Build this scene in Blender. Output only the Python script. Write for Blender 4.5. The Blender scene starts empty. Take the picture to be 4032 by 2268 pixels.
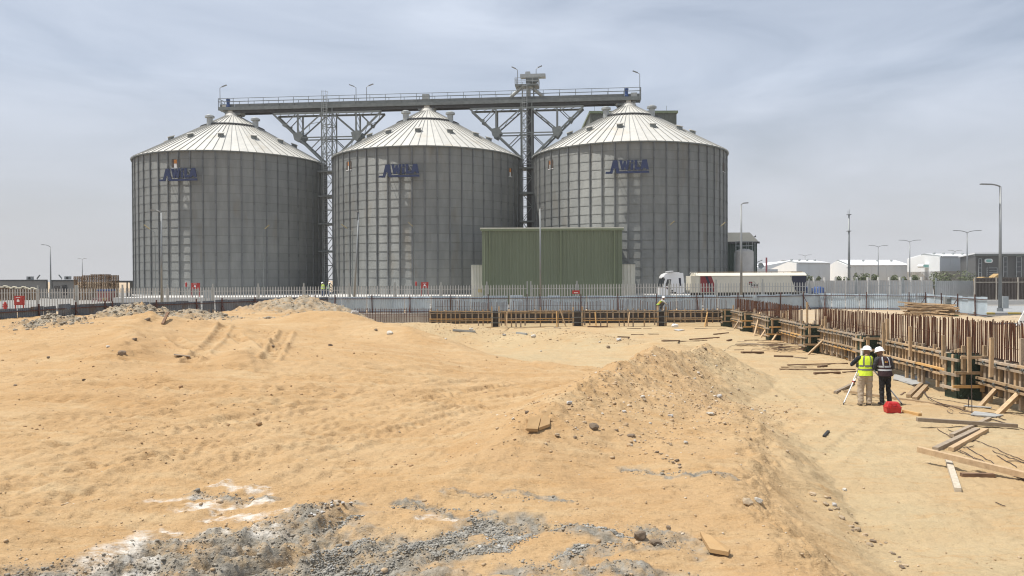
import bpy, math, random
import numpy as np
from mathutils import Vector, Matrix, Euler, noise as mnoise

random.seed(11)
rng = np.random.default_rng(11)
S = bpy.context.scene
C = S.collection
R_ = math.radians

# ------------------------------------------------------------------ camera, sky, sun, exposure
CAMZ = 2.9                       # metres above the yard level (z = 0)
F = 3030.0                       # focal length in pixels of a 4032 px wide frame
PITCH, ROLL = math.atan(34 / F), -0.0046
cam = bpy.data.objects.new('camera', bpy.data.cameras.new('camera'))
C.objects.link(cam)
cam.data.sensor_width = 36.0
cam.data.lens = 36.0 * F / 4032
cam.data.clip_start, cam.data.clip_end = 0.1, 9000
CM = Matrix.Rotation(math.pi / 2 - PITCH, 4, 'X') @ Matrix.Rotation(ROLL, 4, 'Z')
cam.matrix_world = Matrix.Translation((0, 0, CAMZ)) @ CM
S.camera = cam

SUN_EL, SUN_AZ = R_(66), R_(-94)          # azimuth from +y towards +x
SD = Vector((math.sin(SUN_AZ) * math.cos(SUN_EL), math.cos(SUN_AZ) * math.cos(SUN_EL), math.sin(SUN_EL)))
W = bpy.data.worlds.new('World')
S.world = W
W.use_nodes = True
nt = W.node_tree
nt.nodes.clear()
def wn(t, **k):
    n = nt.nodes.new(t)
    for a, b in k.items():
        setattr(n, a, b)
    return n
wo = wn('ShaderNodeOutputWorld')
bg = wn('ShaderNodeBackground')
bg.inputs['Strength'].default_value = 0.097
sky = wn('ShaderNodeTexSky', sky_type='NISHITA', sun_disc=False)
sky.sun_elevation, sky.sun_rotation = SUN_EL, SUN_AZ
sky.air_density, sky.dust_density, sky.ozone_density = 1.0, 3.0, 1.0
tc = wn('ShaderNodeTexCoord')
mp = wn('ShaderNodeMapping')
mp.inputs['Rotation'].default_value = (0, R_(14), R_(-18))
mp.inputs['Scale'].default_value = (1.1, 1.1, 4.5)
mp.inputs['Location'].default_value = (2.1, -0.4, 1.1)
n1 = wn('ShaderNodeTexNoise')
n1.inputs['Scale'].default_value = 2.4
n1.inputs['Detail'].default_value = 7
n1.inputs['Roughness'].default_value = 0.52
n1.inputs['Distortion'].default_value = 0.5
rp = wn('ShaderNodeValToRGB')
rp.color_ramp.elements[0].position, rp.color_ramp.elements[0].color = 0.33, (0.45, 0.45, 0.45, 1)
rp.color_ramp.elements[1].position, rp.color_ramp.elements[1].color = 0.68, (1.0, 1.0, 1.0, 1)
sx = wn('ShaderNodeSeparateXYZ')
hz = wn('ShaderNodeMapRange')              # dust thickens towards the horizon all round
hz.inputs['From Min'].default_value, hz.inputs['From Max'].default_value = 0.0, 0.24
hz.inputs['To Min'].default_value, hz.inputs['To Max'].default_value = 0.92, 0.0
mx = wn('ShaderNodeMix', data_type='RGBA')
VEIL = mx.inputs[7]
VEIL.default_value = (6.8, 7.55, 8.85, 1)
L = nt.links.new
L(tc.outputs['Generated'], mp.inputs['Vector'])
L(mp.outputs[0], n1.inputs['Vector'])
L(n1.outputs['Fac'], rp.inputs['Fac'])
L(tc.outputs['Generated'], sx.inputs[0])
L(sx.outputs['Z'], hz.inputs['Value'])
L(rp.outputs['Color'], mx.inputs[0])
L(sky.outputs[0], mx.inputs[6])
mx2 = wn('ShaderNodeMix', data_type='RGBA')
mx2.inputs[7].default_value = (6.35, 6.4, 6.6, 1)
L(hz.outputs[0], mx2.inputs[0])
L(mx.outputs[2], mx2.inputs[6])
L(mx2.outputs[2], bg.inputs['Color'])
L(bg.outputs[0], wo.inputs[0])

sun = bpy.data.objects.new('sun', bpy.data.lights.new('sun', 'SUN'))
C.objects.link(sun)
sun.data.energy, sun.data.angle, sun.data.color = 5.0, R_(0.55), (1.0, 0.955, 0.89)
sun.rotation_euler = (-SD).to_track_quat('-Z', 'Y').to_euler()
sun.location = SD * 60
S.view_settings.view_transform = 'Standard'
S.view_settings.look = 'None'
S.view_settings.exposure, S.view_settings.gamma = 0.04, 1.0
S.render.film_transparent = False
S.cycles.use_denoising = True
S.cycles.filter_width = 1.15
S.cycles.sample_clamp_indirect = 6.0
S.cycles.max_bounces = 6
S.cycles.diffuse_bounces = 3

# ------------------------------------------------------------------ helpers
def ray(px, py):
    v = CM.to_3x3() @ Vector(((px - 2016) / F, -(py - 1134) / F, -1.0))
    return v
def P(px, py, d):                       # image position + real distance along y -> world point
    v = ray(px, py)
    return Vector((v.x / v.y * d, d, CAMZ + v.z / v.y * d))
def G(px, py, z=0.0):                   # image position on a level plane
    v = ray(px, py)
    t = (z - CAMZ) / v.z
    return Vector((v.x * t, v.y * t, z))

def tag(o, label=None, cat=None, group=None, kind=None):
    if label: o['label'] = label
    if cat: o['category'] = cat
    if group: o['group'] = group
    if kind: o['kind'] = kind
    return o
def empty(name, loc=(0, 0, 0), rz=0.0, label=None, cat=None, group=None):
    o = bpy.data.objects.new(name, None)
    C.objects.link(o)
    o.empty_display_size = 0.2
    o.location = loc
    o.rotation_euler = (0, 0, rz)
    return tag(o, label, cat, group)
def inst(name, me, parent=None, loc=(0, 0, 0), rot=(0, 0, 0), scale=None, mat=None):
    o = bpy.data.objects.new(name, me)
    C.objects.link(o)
    o.location, o.rotation_euler = loc, rot
    if scale is not None: o.scale = scale
    if parent is not None: o.parent = parent
    return o
def copy_tree(o, parent=None):
    c = o.copy()
    C.objects.link(c)
    if parent is not None: c.parent = parent
    for ch in o.children:
        copy_tree(ch, c)
    return c

class MB:
    def __init__(s):
        s.v, s.f, s.m, s.cur = [], [], [], 0
    def add(s, vs, fs):
        b = len(s.v)
        s.v += [tuple(v) for v in vs]
        s.f += [tuple(i + b for i in f) for f in fs]
        s.m += [s.cur] * len(fs)
        return s
    BF = [(0, 3, 2, 1), (4, 5, 6, 7), (0, 1, 5, 4), (1, 2, 6, 5), (2, 3, 7, 6), (3, 0, 4, 7)]
    def box(s, x0, x1, y0, y1, z0, z1):
        return s.add([(x0, y0, z0), (x1, y0, z0), (x1, y1, z0), (x0, y1, z0), (x0, y0, z1), (x1, y0, z1), (x1, y1, z1), (x0, y1, z1)], MB.BF)
    def bar(s, p, q, w, h=None, up=(0, 0, 1)):
        p, q = Vector(p), Vector(q)
        h = w if h is None else h
        d = (q - p).normalized()
        u = Vector(up)
        if abs(d.dot(u)) > 0.98: u = Vector((0, 1, 0))
        a = d.cross(u).normalized() * (w / 2)
        b = a.cross(d).normalized() * (h / 2)
        return s.add([p - a - b, p + a - b, p + a + b, p - a + b, q - a - b, q + a - b, q + a + b, q - a + b], MB.BF)
    def tube(s, p, q, r0, r1=None, n=8):
        p, q = Vector(p), Vector(q)
        r1 = r0 if r1 is None else r1
        d = (q - p).normalized()
        u = Vector((0, 0, 1)) if abs(d.z) < 0.9 else Vector((1, 0, 0))
        a = d.cross(u).normalized()
        b = a.cross(d)
        vs = []
        for c, r in ((p, r0), (q, r1)):
            for i in range(n):
                t = 2 * math.pi * i / n
                vs.append(c + a * (r * math.cos(t)) + b * (r * math.sin(t)))
        fs = [(i, (i + 1) % n, n + (i + 1) % n, n + i) for i in range(n)]
        fs += [tuple(range(n - 1, -1, -1)), tuple(range(n, 2 * n))]
        return s.add(vs, fs)
    def path(s, pts, r, n=6):
        for a, b in zip(pts[:-1], pts[1:]):
            s.tube(a, b, r, r, n)
        return s
    def lathe(s, prof, n=24, c=(0, 0), a0=0.0, a1=2 * math.pi):
        full = abs(a1 - a0 - 2 * math.pi) < 1e-6
        m = n if full else n + 1
        vs = []
        for (r, z) in prof:
            for i in range(m):
                t = a0 + (a1 - a0) * i / n
                vs.append((c[0] + r * math.cos(t), c[1] + r * math.sin(t), z))
        fs = []
        for j in range(len(prof) - 1):
            for i in range(n):
                k = (i + 1) % m
                fs.append((j * m + i, j * m + k, (j + 1) * m + k, (j + 1) * m + i))
        return s.add(vs, fs)
    def prism(s, poly, fn, t0, t1):      # poly of 2d points, fn(u, v, t) -> 3d
        n = len(poly)
        vs = [fn(u, v, t0) for u, v in poly] + [fn(u, v, t1) for u, v in poly]
        fs = [tuple(range(n - 1, -1, -1)), tuple(range(n, 2 * n))]
        fs += [(i, (i + 1) % n, n + (i + 1) % n, n + i) for i in range(n)]
        return s.add(vs, fs)
    def mesh(s, name, mats=None, smooth=False):
        me = bpy.data.meshes.new(name)
        me.from_pydata(s.v, [], s.f)
        if mats is not None:
            for m in (mats if isinstance(mats, (list, tuple)) else [mats]):
                me.materials.append(m)
        if len(set(s.m)) > 1:
            me.polygons.foreach_set('material_index', s.m)
        if smooth:
            me.polygons.foreach_set('use_smooth', [True] * len(me.polygons))
        fix_normals(me)
        me.update()
        return me
    def obj(s, name, mats, parent=None, smooth=False):
        """world-coordinate mesh; with a parent it keeps its world place"""
        o = bpy.data.objects.new(name, s.mesh(name, mats, smooth))
        C.objects.link(o)
        if parent is not None:
            o.parent = parent
            M = Matrix.Identity(4)
            p = parent
            chain = []
            while p is not None:
                chain.append(p)
                p = p.parent
            for p in reversed(chain):
                M = M @ p.matrix_parent_inverse @ Matrix.LocRotScale(p.location, p.rotation_euler, p.scale)
            o.matrix_parent_inverse = M.inverted()
        return o
    def thing(s, name, mats, label, cat, group=None, smooth=False):
        """world-coordinate mesh that is a thing on its own; origin moved to its base"""
        a = np.array(s.v)
        c = ((a[:, 0].min() + a[:, 0].max()) / 2, (a[:, 1].min() + a[:, 1].max()) / 2, a[:, 2].min())
        s.v = [(x - c[0], y - c[1], z - c[2]) for x, y, z in s.v]
        o = bpy.data.objects.new(name, s.mesh(name, mats, smooth))
        C.objects.link(o)
        o.location = c
        return tag(o, label, cat, group)
import bmesh
def fix_normals(me):
    bm = bmesh.new()
    bm.from_mesh(me)
    bmesh.ops.recalc_face_normals(bm, faces=bm.faces)
    bm.to_mesh(me)
    bm.free()

# ------------------------------------------------------------------ materials
MATS = {}
def mat(name, c1, c2=None, scale=3.0, rough=0.7, metal=0.0, bump=0.0, bscale=30.0, stretch=(1, 1, 1), rnd=0.0, spec=0.5, c3=None, s3=0.6, lo3=0.58, hi3=0.72, coord='P', detail=5.0):
    m = bpy.data.materials.new(name)
    MATS[name] = m
    m.use_nodes = True
    t = m.node_tree
    b = t.nodes['Principled BSDF']
    b.inputs['Roughness'].default_value = rough
    b.inputs['Metallic'].default_value = metal
    b.inputs['Specular IOR Level'].default_value = spec
    c1 = tuple(c1) + (1,)
    if c2 is None and not rnd and not bump and c3 is None:
        c2 = tuple(min(1, x * 0.86) for x in c1[:3])
    c2 = c1 if c2 is None else tuple(c2)[:3] + (1,)
    if coord == 'P':
        g = t.nodes.new('ShaderNodeNewGeometry')
        src = g.outputs['Position']
    else:
        g = t.nodes.new('ShaderNodeTexCoord')
        src = g.outputs['Object']
    mpn = t.nodes.new('ShaderNodeMapping')
    mpn.inputs['Scale'].default_value = stretch
    t.links.new(src, mpn.inputs['Vector'])
    nz = t.nodes.new('ShaderNodeTexNoise')
    nz.inputs['Scale'].default_value = scale
    nz.inputs['Detail'].default_value = detail
    nz.inputs['Roughness'].default_value = 0.62
    t.links.new(mpn.outputs[0], nz.inputs['Vector'])
    r = t.nodes.new('ShaderNodeValToRGB')
    r.color_ramp.elements[0].position, r.color_ramp.elements[0].color = 0.34, c1
    r.color_ramp.elements[1].position, r.color_ramp.elements[1].color = 0.66, c2
    t.links.new(nz.outputs['Fac'], r.inputs['Fac'])
    col = r.outputs['Color']
    if c3 is not None:
        n3 = t.nodes.new('ShaderNodeTexNoise')
        n3.inputs['Scale'].default_value = s3
        n3.inputs['Detail'].default_value = 6
        t.links.new(mpn.outputs[0], n3.inputs['Vector'])
        r3 = t.nodes.new('ShaderNodeMapRange')
        r3.inputs['From Min'].default_value, r3.inputs['From Max'].default_value = lo3, hi3
        t.links.new(n3.outputs['Fac'], r3.inputs['Value'])
        x = t.nodes.new('ShaderNodeMix')
        x.data_type = 'RGBA'
        t.links.new(r3.outputs[0], x.inputs[0])
        t.links.new(col, x.inputs[6])
        x.inputs[7].default_value = tuple(c3) + (1,)
        col = x.outputs[2]
    if rnd:
        oi = t.nodes.new('ShaderNodeObjectInfo')
        mr = t.nodes.new('ShaderNodeMapRange')
        mr.inputs['To Min'].default_value, mr.inputs['To Max'].default_value = 1 - rnd, 1 + rnd
        t.links.new(oi.outputs['Random'], mr.inputs['Value'])
        hs = t.nodes.new('ShaderNodeHueSaturation')
        t.links.new(mr.outputs[0], hs.inputs['Value'])
        t.links.new(col, hs.inputs['Color'])
        col = hs.outputs['Color']
    t.links.new(col, b.inputs['Base Color'])
    if bump:
        nb = t.nodes.new('ShaderNodeTexNoise')
        nb.inputs['Scale'].default_value = bscale
        nb.inputs['Detail'].default_value = 4
        t.links.new(mpn.outputs[0], nb.inputs['Vector'])
        bp = t.nodes.new('ShaderNodeBump')
        bp.inputs['Strength'].default_value = bump
        bp.inputs['Distance'].default_value = 0.02
        t.links.new(nb.outputs['Fac'], bp.inputs['Height'])
        t.links.new(bp.outputs[0], b.inputs['Normal'])
    return m

def corrugate(m, axis, pitch, depth, strength=1.0, sharp=False):
    """adds a wave relief along a world axis (0, 1, 2) to a material: fine sheet profile"""
    t = m.node_tree
    b = t.nodes['Principled BSDF']
    g = t.nodes.new('ShaderNodeNewGeometry')
    s = t.nodes.new('ShaderNodeSeparateXYZ')
    t.links.new(g.outputs['Position'], s.inputs[0])
    a = t.nodes.new('ShaderNodeMath'); a.operation = 'MULTIPLY'
    a.inputs[1].default_value = 2 * math.pi / pitch
    t.links.new(s.outputs[axis], a.inputs[0])
    w = t.nodes.new('ShaderNodeMath'); w.operation = 'SINE'
    t.links.new(a.outputs[0], w.inputs[0])
    bp = t.nodes.new('ShaderNodeBump')
    bp.inputs['Strength'].default_value = strength
    bp.inputs['Distance'].default_value = depth
    t.links.new(w.outputs[0], bp.inputs['Height'])
    t.links.new(bp.outputs[0], b.inputs['Normal'])

galv = mat('galvanised_sheet', (0.20, 0.208, 0.20), (0.255, 0.262, 0.248), scale=0.9, rough=0.58, metal=0.42, stretch=(1, 1, 0.25), rnd=0.065, c3=(0.19, 0.165, 0.125), s3=0.5, lo3=0.60, hi3=0.86)
corrugate(galv, 2, 0.1016, 0.013, 0.8)
def ring_seams(m, z0, pitch, w, f):
    """dark bolted overlap along every ring of sheets"""
    t = m.node_tree
    b = t.nodes['Principled BSDF']
    src = b.inputs['Base Color'].links[0].from_socket
    g = t.nodes.new('ShaderNodeNewGeometry')
    s = t.nodes.new('ShaderNodeSeparateXYZ')
    t.links.new(g.outputs['Position'], s.inputs[0])
    def mth(op, x, y):
        n = t.nodes.new('ShaderNodeMath')
        n.operation = op
        t.links.new(x, n.inputs[0])
        n.inputs[1].default_value = y
        return n.outputs[0]
    k = mth('LESS_THAN', mth('FRACT', mth('DIVIDE', mth('SUBTRACT', s.outputs[2], z0), pitch), 0.0), w)
    x = t.nodes.new('ShaderNodeMix')
    x.data_type = 'RGBA'
    x.blend_type = 'MULTIPLY'
    t.links.new(mth('MULTIPLY', k, 1.0), x.inputs[0])
    t.links.new(src, x.inputs[6])
    x.inputs[7].default_value = (f, f, f, 1)
    t.links.new(x.outputs[2], b.inputs['Base Color'])
ring_seams(galv, 0.95, (20.05 - 0.95) / 17, 0.07, 0.80)
galv_stiff = mat('galvanised_stiffener', (0.135, 0.145, 0.148), (0.175, 0.183, 0.183), scale=1.5, rough=0.5, metal=0.3, stretch=(1, 1, 0.4), rnd=0.06)
galv_dark = mat('stiffener_sleeve', (0.13, 0.138, 0.138), (0.16, 0.165, 0.165), scale=2, rough=0.5, metal=0.6)
galv_roof = mat('roof_sheet', (0.50, 0.49, 0.445), (0.58, 0.565, 0.51), scale=0.7, rough=0.5, metal=0.0, rnd=0.05, c3=(0.47, 0.42, 0.33), s3=0.4, lo3=0.56, hi3=0.8)
roof_rib = mat('roof_rib_metal', (0.33, 0.33, 0.31), (0.40, 0.395, 0.37), scale=2, rough=0.5, metal=0.4)
steel = mat('painted_grey_steel', (0.13, 0.145, 0.14), (0.18, 0.195, 0.19), scale=2.0, rough=0.55, metal=0.2, rnd=0.08)
steel_l = mat('light_grey_steel', (0.30, 0.32, 0.32), (0.38, 0.40, 0.39), scale=2.0, rough=0.5, metal=0.3, rnd=0.06)
steel_k = mat('dark_steel', (0.03, 0.032, 0.033), (0.05, 0.05, 0.05), scale=2.0, rough=0.6)
lamp_grey = mat('lamp_grey', (0.20, 0.215, 0.22), (0.25, 0.26, 0.26), scale=1.0, rough=0.45, metal=0.4)
signblue = mat('sign_blue', (0.011, 0.022, 0.075), (0.015, 0.028, 0.09), scale=2, rough=0.4)
white = mat('white_paint', (0.76, 0.76, 0.74), (0.70, 0.70, 0.68), scale=1.2, rough=0.4)
orange = mat('orange_paint', (0.62, 0.24, 0.05), (0.5, 0.19, 0.04), scale=3)
brown = mat('brown_paint', (0.06, 0.045, 0.035), (0.09, 0.065, 0.05), scale=3)
red = mat('red_paint', (0.42, 0.03, 0.02), (0.34, 0.025, 0.02), scale=2, rough=0.5)
green = mat('green_cladding', (0.140, 0.165, 0.100), (0.160, 0.186, 0.115), scale=0.5, rough=0.6, stretch=(1, 1, 0.3), rnd=0.04)
green_t = mat('green_trim', (0.15, 0.18, 0.10), (0.17, 0.20, 0.115), scale=1.0, rough=0.5)
green_d = mat('dark_green_cladding', (0.022, 0.045, 0.032), (0.03, 0.055, 0.04), scale=1, rough=0.6)
cream = mat('cream_cladding', (0.62, 0.60, 0.51), (0.56, 0.54, 0.46), scale=0.8, rough=0.55)
conc = mat('concrete', (0.40, 0.385, 0.36), (0.50, 0.48, 0.45), scale=0.8, rough=0.9, bump=0.2, bscale=8)
conc_l = mat('pale_concrete', (0.60, 0.585, 0.55), (0.52, 0.51, 0.48), scale=0.6, rough=0.9)
wood = mat('sawn_timber', (0.36, 0.25, 0.145), (0.47, 0.34, 0.20), scale=9, rough=0.85, rnd=0.22, bump=0.3, bscale=60, stretch=(1, 1, 0.5))
wood_y = mat('yellow_timber', (0.50, 0.29, 0.10), (0.58, 0.36, 0.145), scale=6, rough=0.8, rnd=0.12)
wood_g = mat('weathered_timber', (0.30, 0.235, 0.17), (0.40, 0.325, 0.24), scale=8, rough=0.9, rnd=0.25, bump=0.3, bscale=60)
wood_d = mat('dark_timber', (0.13, 0.075, 0.045), (0.20, 0.12, 0.07), scale=6, rough=0.9, rnd=0.2)
ply = mat('film_faced_plywood', (0.040, 0.033, 0.028), (0.075, 0.062, 0.05), scale=2.5, rough=0.7, rnd=0.2)
greenbox = mat('green_embossed_panel', (0.020, 0.042, 0.028), (0.03, 0.058, 0.038), scale=3, rough=0.6)
rust = mat('rusty_rebar', (0.125, 0.045, 0.018), (0.075, 0.032, 0.017), scale=12, rough=0.9, rnd=0.35)
rust_d = mat('dark_wire', (0.09, 0.055, 0.045), (0.05, 0.04, 0.036), scale=12, rough=0.9)
maroon = mat('maroon_frame', (0.085, 0.03, 0.022), (0.06, 0.025, 0.02), scale=3, rough=0.7)
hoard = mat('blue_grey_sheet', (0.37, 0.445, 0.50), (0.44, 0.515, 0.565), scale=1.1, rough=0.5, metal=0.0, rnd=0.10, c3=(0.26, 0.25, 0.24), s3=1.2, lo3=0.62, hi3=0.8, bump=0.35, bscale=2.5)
pale_m = mat('galvanised_pale', (0.40, 0.41, 0.40), (0.48, 0.485, 0.475), scale=1.0, rough=0.55, metal=0.35, rnd=0.06)
asph = mat('asphalt', (0.055, 0.056, 0.058), (0.075, 0.075, 0.076), scale=0.9, rough=0.9, c3=(0.17, 0.14, 0.10), s3=0.22, lo3=0.5, hi3=0.75)
yard = mat('yard_concrete', (0.23, 0.22, 0.20), (0.29, 0.28, 0.255), scale=0.25, rough=0.95)
yellow = mat('kerb_yellow', (0.62, 0.45, 0.09), (0.5, 0.37, 0.08), scale=3)
black = mat('black_paint', (0.015, 0.015, 0.016), (0.025, 0.025, 0.025), scale=3)
glass = mat('dark_glass', (0.02, 0.025, 0.03), (0.03, 0.035, 0.04), scale=1, rough=0.08, spec=0.8)
tyre = mat('tyre_rubber', (0.02, 0.02, 0.02), (0.03, 0.03, 0.028), scale=4, rough=0.9)
truckw = mat('truck_white', (0.80, 0.80, 0.80), (0.74, 0.74, 0.74), scale=0.7, rough=0.25, spec=0.6)
trailer_c = mat('trailer_cream', (0.68, 0.64, 0.53), (0.62, 0.58, 0.48), scale=0.7, rough=0.4)
truck_red = mat('trailer_red', (0.24, 0.02, 0.025), (0.2, 0.018, 0.022), scale=1, rough=0.4)
navy = mat('trailer_navy', (0.012, 0.015, 0.035), (0.018, 0.02, 0.045), scale=1, rough=0.4)
blue = mat('blue_plastic', (0.02, 0.06, 0.19), (0.025, 0.07, 0.22), scale=1, rough=0.5)
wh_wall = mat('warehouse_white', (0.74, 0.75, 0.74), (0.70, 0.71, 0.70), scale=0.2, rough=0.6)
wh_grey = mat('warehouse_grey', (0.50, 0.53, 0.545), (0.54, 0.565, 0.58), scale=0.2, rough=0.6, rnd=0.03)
wh_roof = mat('warehouse_roof', (0.80, 0.81, 0.81), (0.74, 0.75, 0.75), scale=0.15, rough=0.4)
tanwall = mat('tan_wall', (0.40, 0.36, 0.30), (0.45, 0.41, 0.345), scale=0.3, rough=0.9)
greybld = mat('dark_grey_cladding', (0.075, 0.075, 0.072), (0.09, 0.09, 0.086), scale=0.4, rough=0.6)
cabin = mat('grey_cabin', (0.19, 0.18, 0.165), (0.23, 0.22, 0.20), scale=0.3, rough=0.7)
brownf = mat('brown_fence_metal', (0.095, 0.078, 0.066), (0.12, 0.10, 0.085), scale=0.8, rough=0.6, rnd=0.12)
sack = mat('pale_sack', (0.66, 0.61, 0.47), (0.56, 0.51, 0.39), scale=3, rough=0.9, rnd=0.1)
leaf = mat('shrub_leaf', (0.10, 0.125, 0.06), (0.16, 0.18, 0.095), scale=3, rough=0.8, rnd=0.1)
bark = mat('shrub_bark', (0.10, 0.08, 0.06), scale=3)
teal = mat('teal_logo', (0.20, 0.42, 0.38), (0.25, 0.46, 0.42), scale=1)
stone_m = mat('stone', (0.37, 0.28, 0.18), (0.47, 0.37, 0.25), scale=9, rough=0.95, rnd=0.3, bump=0.5, bscale=25, coord='O')
stone_w = mat('pale_stone', (0.60, 0.57, 0.50), (0.50, 0.46, 0.39), scale=9, rough=0.95, rnd=0.15, bump=0.5, bscale=25, coord='O')
stone_d = mat('dark_clod', (0.17, 0.125, 0.085), (0.26, 0.20, 0.14), scale=12, rough=1.0, rnd=0.2, bump=0.6, bscale=30, coord='O')
peb_g = mat('grey_pebbles', (0.185, 0.172, 0.145), (0.36, 0.34, 0.295), scale=14, rough=0.95, c3=(0.52, 0.51, 0.48), s3=11, lo3=0.62, hi3=0.70)
peb_s = mat('sand_pebbles', (0.34, 0.235, 0.13), (0.47, 0.35, 0.22), scale=5, rough=0.95, c3=(0.62, 0.57, 0.48), s3=4, lo3=0.58, hi3=0.68)
card = mat('cardboard', (0.36, 0.225, 0.10), (0.42, 0.275, 0.13), scale=5, rough=0.9)
grey_ply = mat('grey_board', (0.31, 0.31, 0.30), (0.38, 0.38, 0.36), scale=2, rough=0.8)
hoard_shade = mat('shade_toned_sheet', (0.105, 0.125, 0.15), (0.15, 0.172, 0.198), scale=1.3, rough=0.55, metal=0.0, rnd=0.18, c3=(0.12, 0.085, 0.06), s3=1.0, lo3=0.56, hi3=0.75, bump=0.35, bscale=2.5)  # hoarding sheet with the left runs' shade put into its colour, plus rusty patches
block_grey = mat('olive_grey_cladding', (0.085, 0.092, 0.072), (0.10, 0.108, 0.086), scale=0.5, rough=0.6, rnd=0.04)
crumb = mat('soil_crumbs', (0.21, 0.185, 0.145), (0.34, 0.305, 0.25), scale=9, rough=1.0)
clodm = mat('sand_clods', (0.27, 0.165, 0.085), (0.40, 0.265, 0.14), scale=4, rough=1.0)
loader_m = mat('faded_loader_yellow', (0.42, 0.28, 0.11), (0.36, 0.24, 0.10), scale=2)
pallet_m = mat('warm_pallet_wood', (0.20, 0.115, 0.055), (0.30, 0.185, 0.095), scale=5, rough=0.9, rnd=0.22)

# ------------------------------------------------------------------ ground: one sheet to the horizon
def _hash(ix, iy, seed):
    h = (ix.astype(np.int64) * 374761393 + iy.astype(np.int64) * 668265263 + seed * 1442695040888963407 % (2 ** 31)) & 0xFFFFFFFF
    h = ((h ^ (h >> 13)) * 1274126177) & 0xFFFFFFFF
    return ((h ^ (h >> 16)) & 0xFFFFFF) / float(0xFFFFFF)
def vnoise(x, y, seed=0):
    ix, iy = np.floor(x), np.floor(y)
    fx, fy = x - ix, y - iy
    u, v = fx * fx * fx * (fx * (fx * 6 - 15) + 10), fy * fy * fy * (fy * (fy * 6 - 15) + 10)
    a, b = _hash(ix, iy, seed), _hash(ix + 1, iy, seed)
    c, d = _hash(ix, iy + 1, seed), _hash(ix + 1, iy + 1, seed)
    return (a + (b - a) * u) * (1 - v) + (c + (d - c) * u) * v - 0.5
def fbm(x, y, oct=4, seed=0, gain=0.5):
    t, a = 0, 1.0
    for o in range(oct):
        t = t + a * vnoise(x * 2 ** o + 17.3 * o, y * 2 ** o - 9.1 * o, seed + o)
        a *= gain
    return t
def sst(a, b, x):
    t = np.clip((x - a) / (b - a), 0, 1)
    return t * t * (3 - 2 * t)
def seg(x, y, a, b):
    """distance to a segment and position along it"""
    dx, dy = b[0] - a[0], b[1] - a[1]
    l2 = dx * dx + dy * dy + 1e-9
    t = np.clip(((x - a[0]) * dx + (y - a[1]) * dy) / l2, 0, 1)
    return np.hypot(x - a[0] - t * dx, y - a[1] - t * dy), t
PIT = -0.9
def XW(y):                                   # inner face of the right-hand formwork wall
    return 14.7 + (y - 24.1) * 0.0753
YB = 61.5                                    # back formwork wall
EDGE_Y = [4, 9.5, 13.4, 19.7, 25, 30, 34, 40, 50, 62]
EDGE_X = [3.2, 4.1, 5.0, 6.0, 5.6, 4.0, -1.5, -5.5, -8.0, -11]
RIDGE = [((-0.4, 12.4), 0.15), ((0.5, 14.0), 0.42), ((2.4, 18.9), 0.72), ((4.9, 24.2), 1.0), ((7.5, 29.6), 1.12)]
def mound(x, y, cx, cy, rx, ry, h, rot=0.0, p=2.0):
    c, s = math.cos(rot), math.sin(rot)
    u, v = ((x - cx) * c + (y - cy) * s) / rx, (-(x - cx) * s + (y - cy) * c) / ry
    r = np.sqrt(u * u + v * v)
    return h * np.clip(1 - r, 0, 1) ** 1.2 * (1 + 0.35 * np.clip(1 - r, 0, 1)) / 1.35 if p == 1 else h * np.exp(-(r ** 2) * 1.6)
def tracks(x, y, pts, half, depth, tread, seed):
    z = np.zeros_like(x)
    s0 = 0.0
    for a, b in zip(pts[:-1], pts[1:]):
        d, t = seg(x, y, a, b)
        ln = math.hypot(b[0] - a[0], b[1] - a[1])
        nx, ny = -(b[1] - a[1]) / ln, (b[0] - a[0]) / ln
        off = (x - a[0]) * nx + (y - a[1]) * ny
        inside = ((t > 0.0) & (t < 1.0))
        s = s0 + t * ln
        for sg in (-1, 1):
            u = (off - sg * half)
            band = np.exp(-(u / 0.23) ** 4)
            lip = np.exp(-((np.abs(u) - 0.30) / 0.09) ** 2)
            tr = np.sin((s + sg * np.abs(u) * 0.9) * 2 * math.pi / tread)
            z = z + inside * (band * (-0.7 * depth + 0.5 * depth * tr) + lip * depth * 0.7)
        s0 += ln
    return z * (0.6 + 0.8 * (fbm(x * 0.5, y * 0.5, 2, seed) + 0.5))
GREY = [((-150, 2215), (500, 2165), 0.22), ((560, 2130), (1000, 2060), 0.30), ((1000, 2050), (1250, 2000), 0.25), ((750, 1930), (1000, 1945), 0.20), ((1650, 1960), (1900, 1985), 0.14), ((2050, 2180), (2500, 2200), 0.25), ((-150, 2262), (700, 2190), 0.66), ((600, 2225), (1250, 2070), 0.66), ((1000, 2262), (1500, 2205), 0.85), ((1500, 2190), (1800, 2085), 0.36),
        ((1560, 1960), (1760, 1985), 0.13), ((1900, 2020), (2250, 2050), 0.26), ((2480, 2050), (2720, 2110), 0.22), ((2560, 2235), (2800, 2262), 0.35), ((2450, 1825), (2860, 1850), 0.13),
        ((1810, 1922), (2230, 1942), 0.09), ((1300, 2130), (1600, 2120), 0.40), ((1150, 2010), (1330, 1970), 0.15), ((2300, 2130), (2500, 2100), 0.18)]
WHITE = [((330, 2165), (560, 2100), 0.24), ((640, 1960), (760, 1930), .12), ((900, 2010), (1080, 2005), .1), ((1010, 2040), (1140, 2050), .12), ((150, 2255), (350, 2235), .12), ((60, 2215), (300, 2190), 0.12), ((880, 1885), (1000, 1900), 0.13), ((760, 1985), (860, 1965), 0.10), ((900, 1975), (1010, 1955), 0.09),
         ((560, 2140), (430, 2190), 0.12), ((1690, 2005), (1880, 1990), 0.07), ((1080, 2040), (1120, 2060), 0.08), ((700, 2065), (900, 2060), 0.06), ((1250, 1975), (1330, 1960), 0.07), ((0, 2250), (150, 2240), 0.1)]
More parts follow.
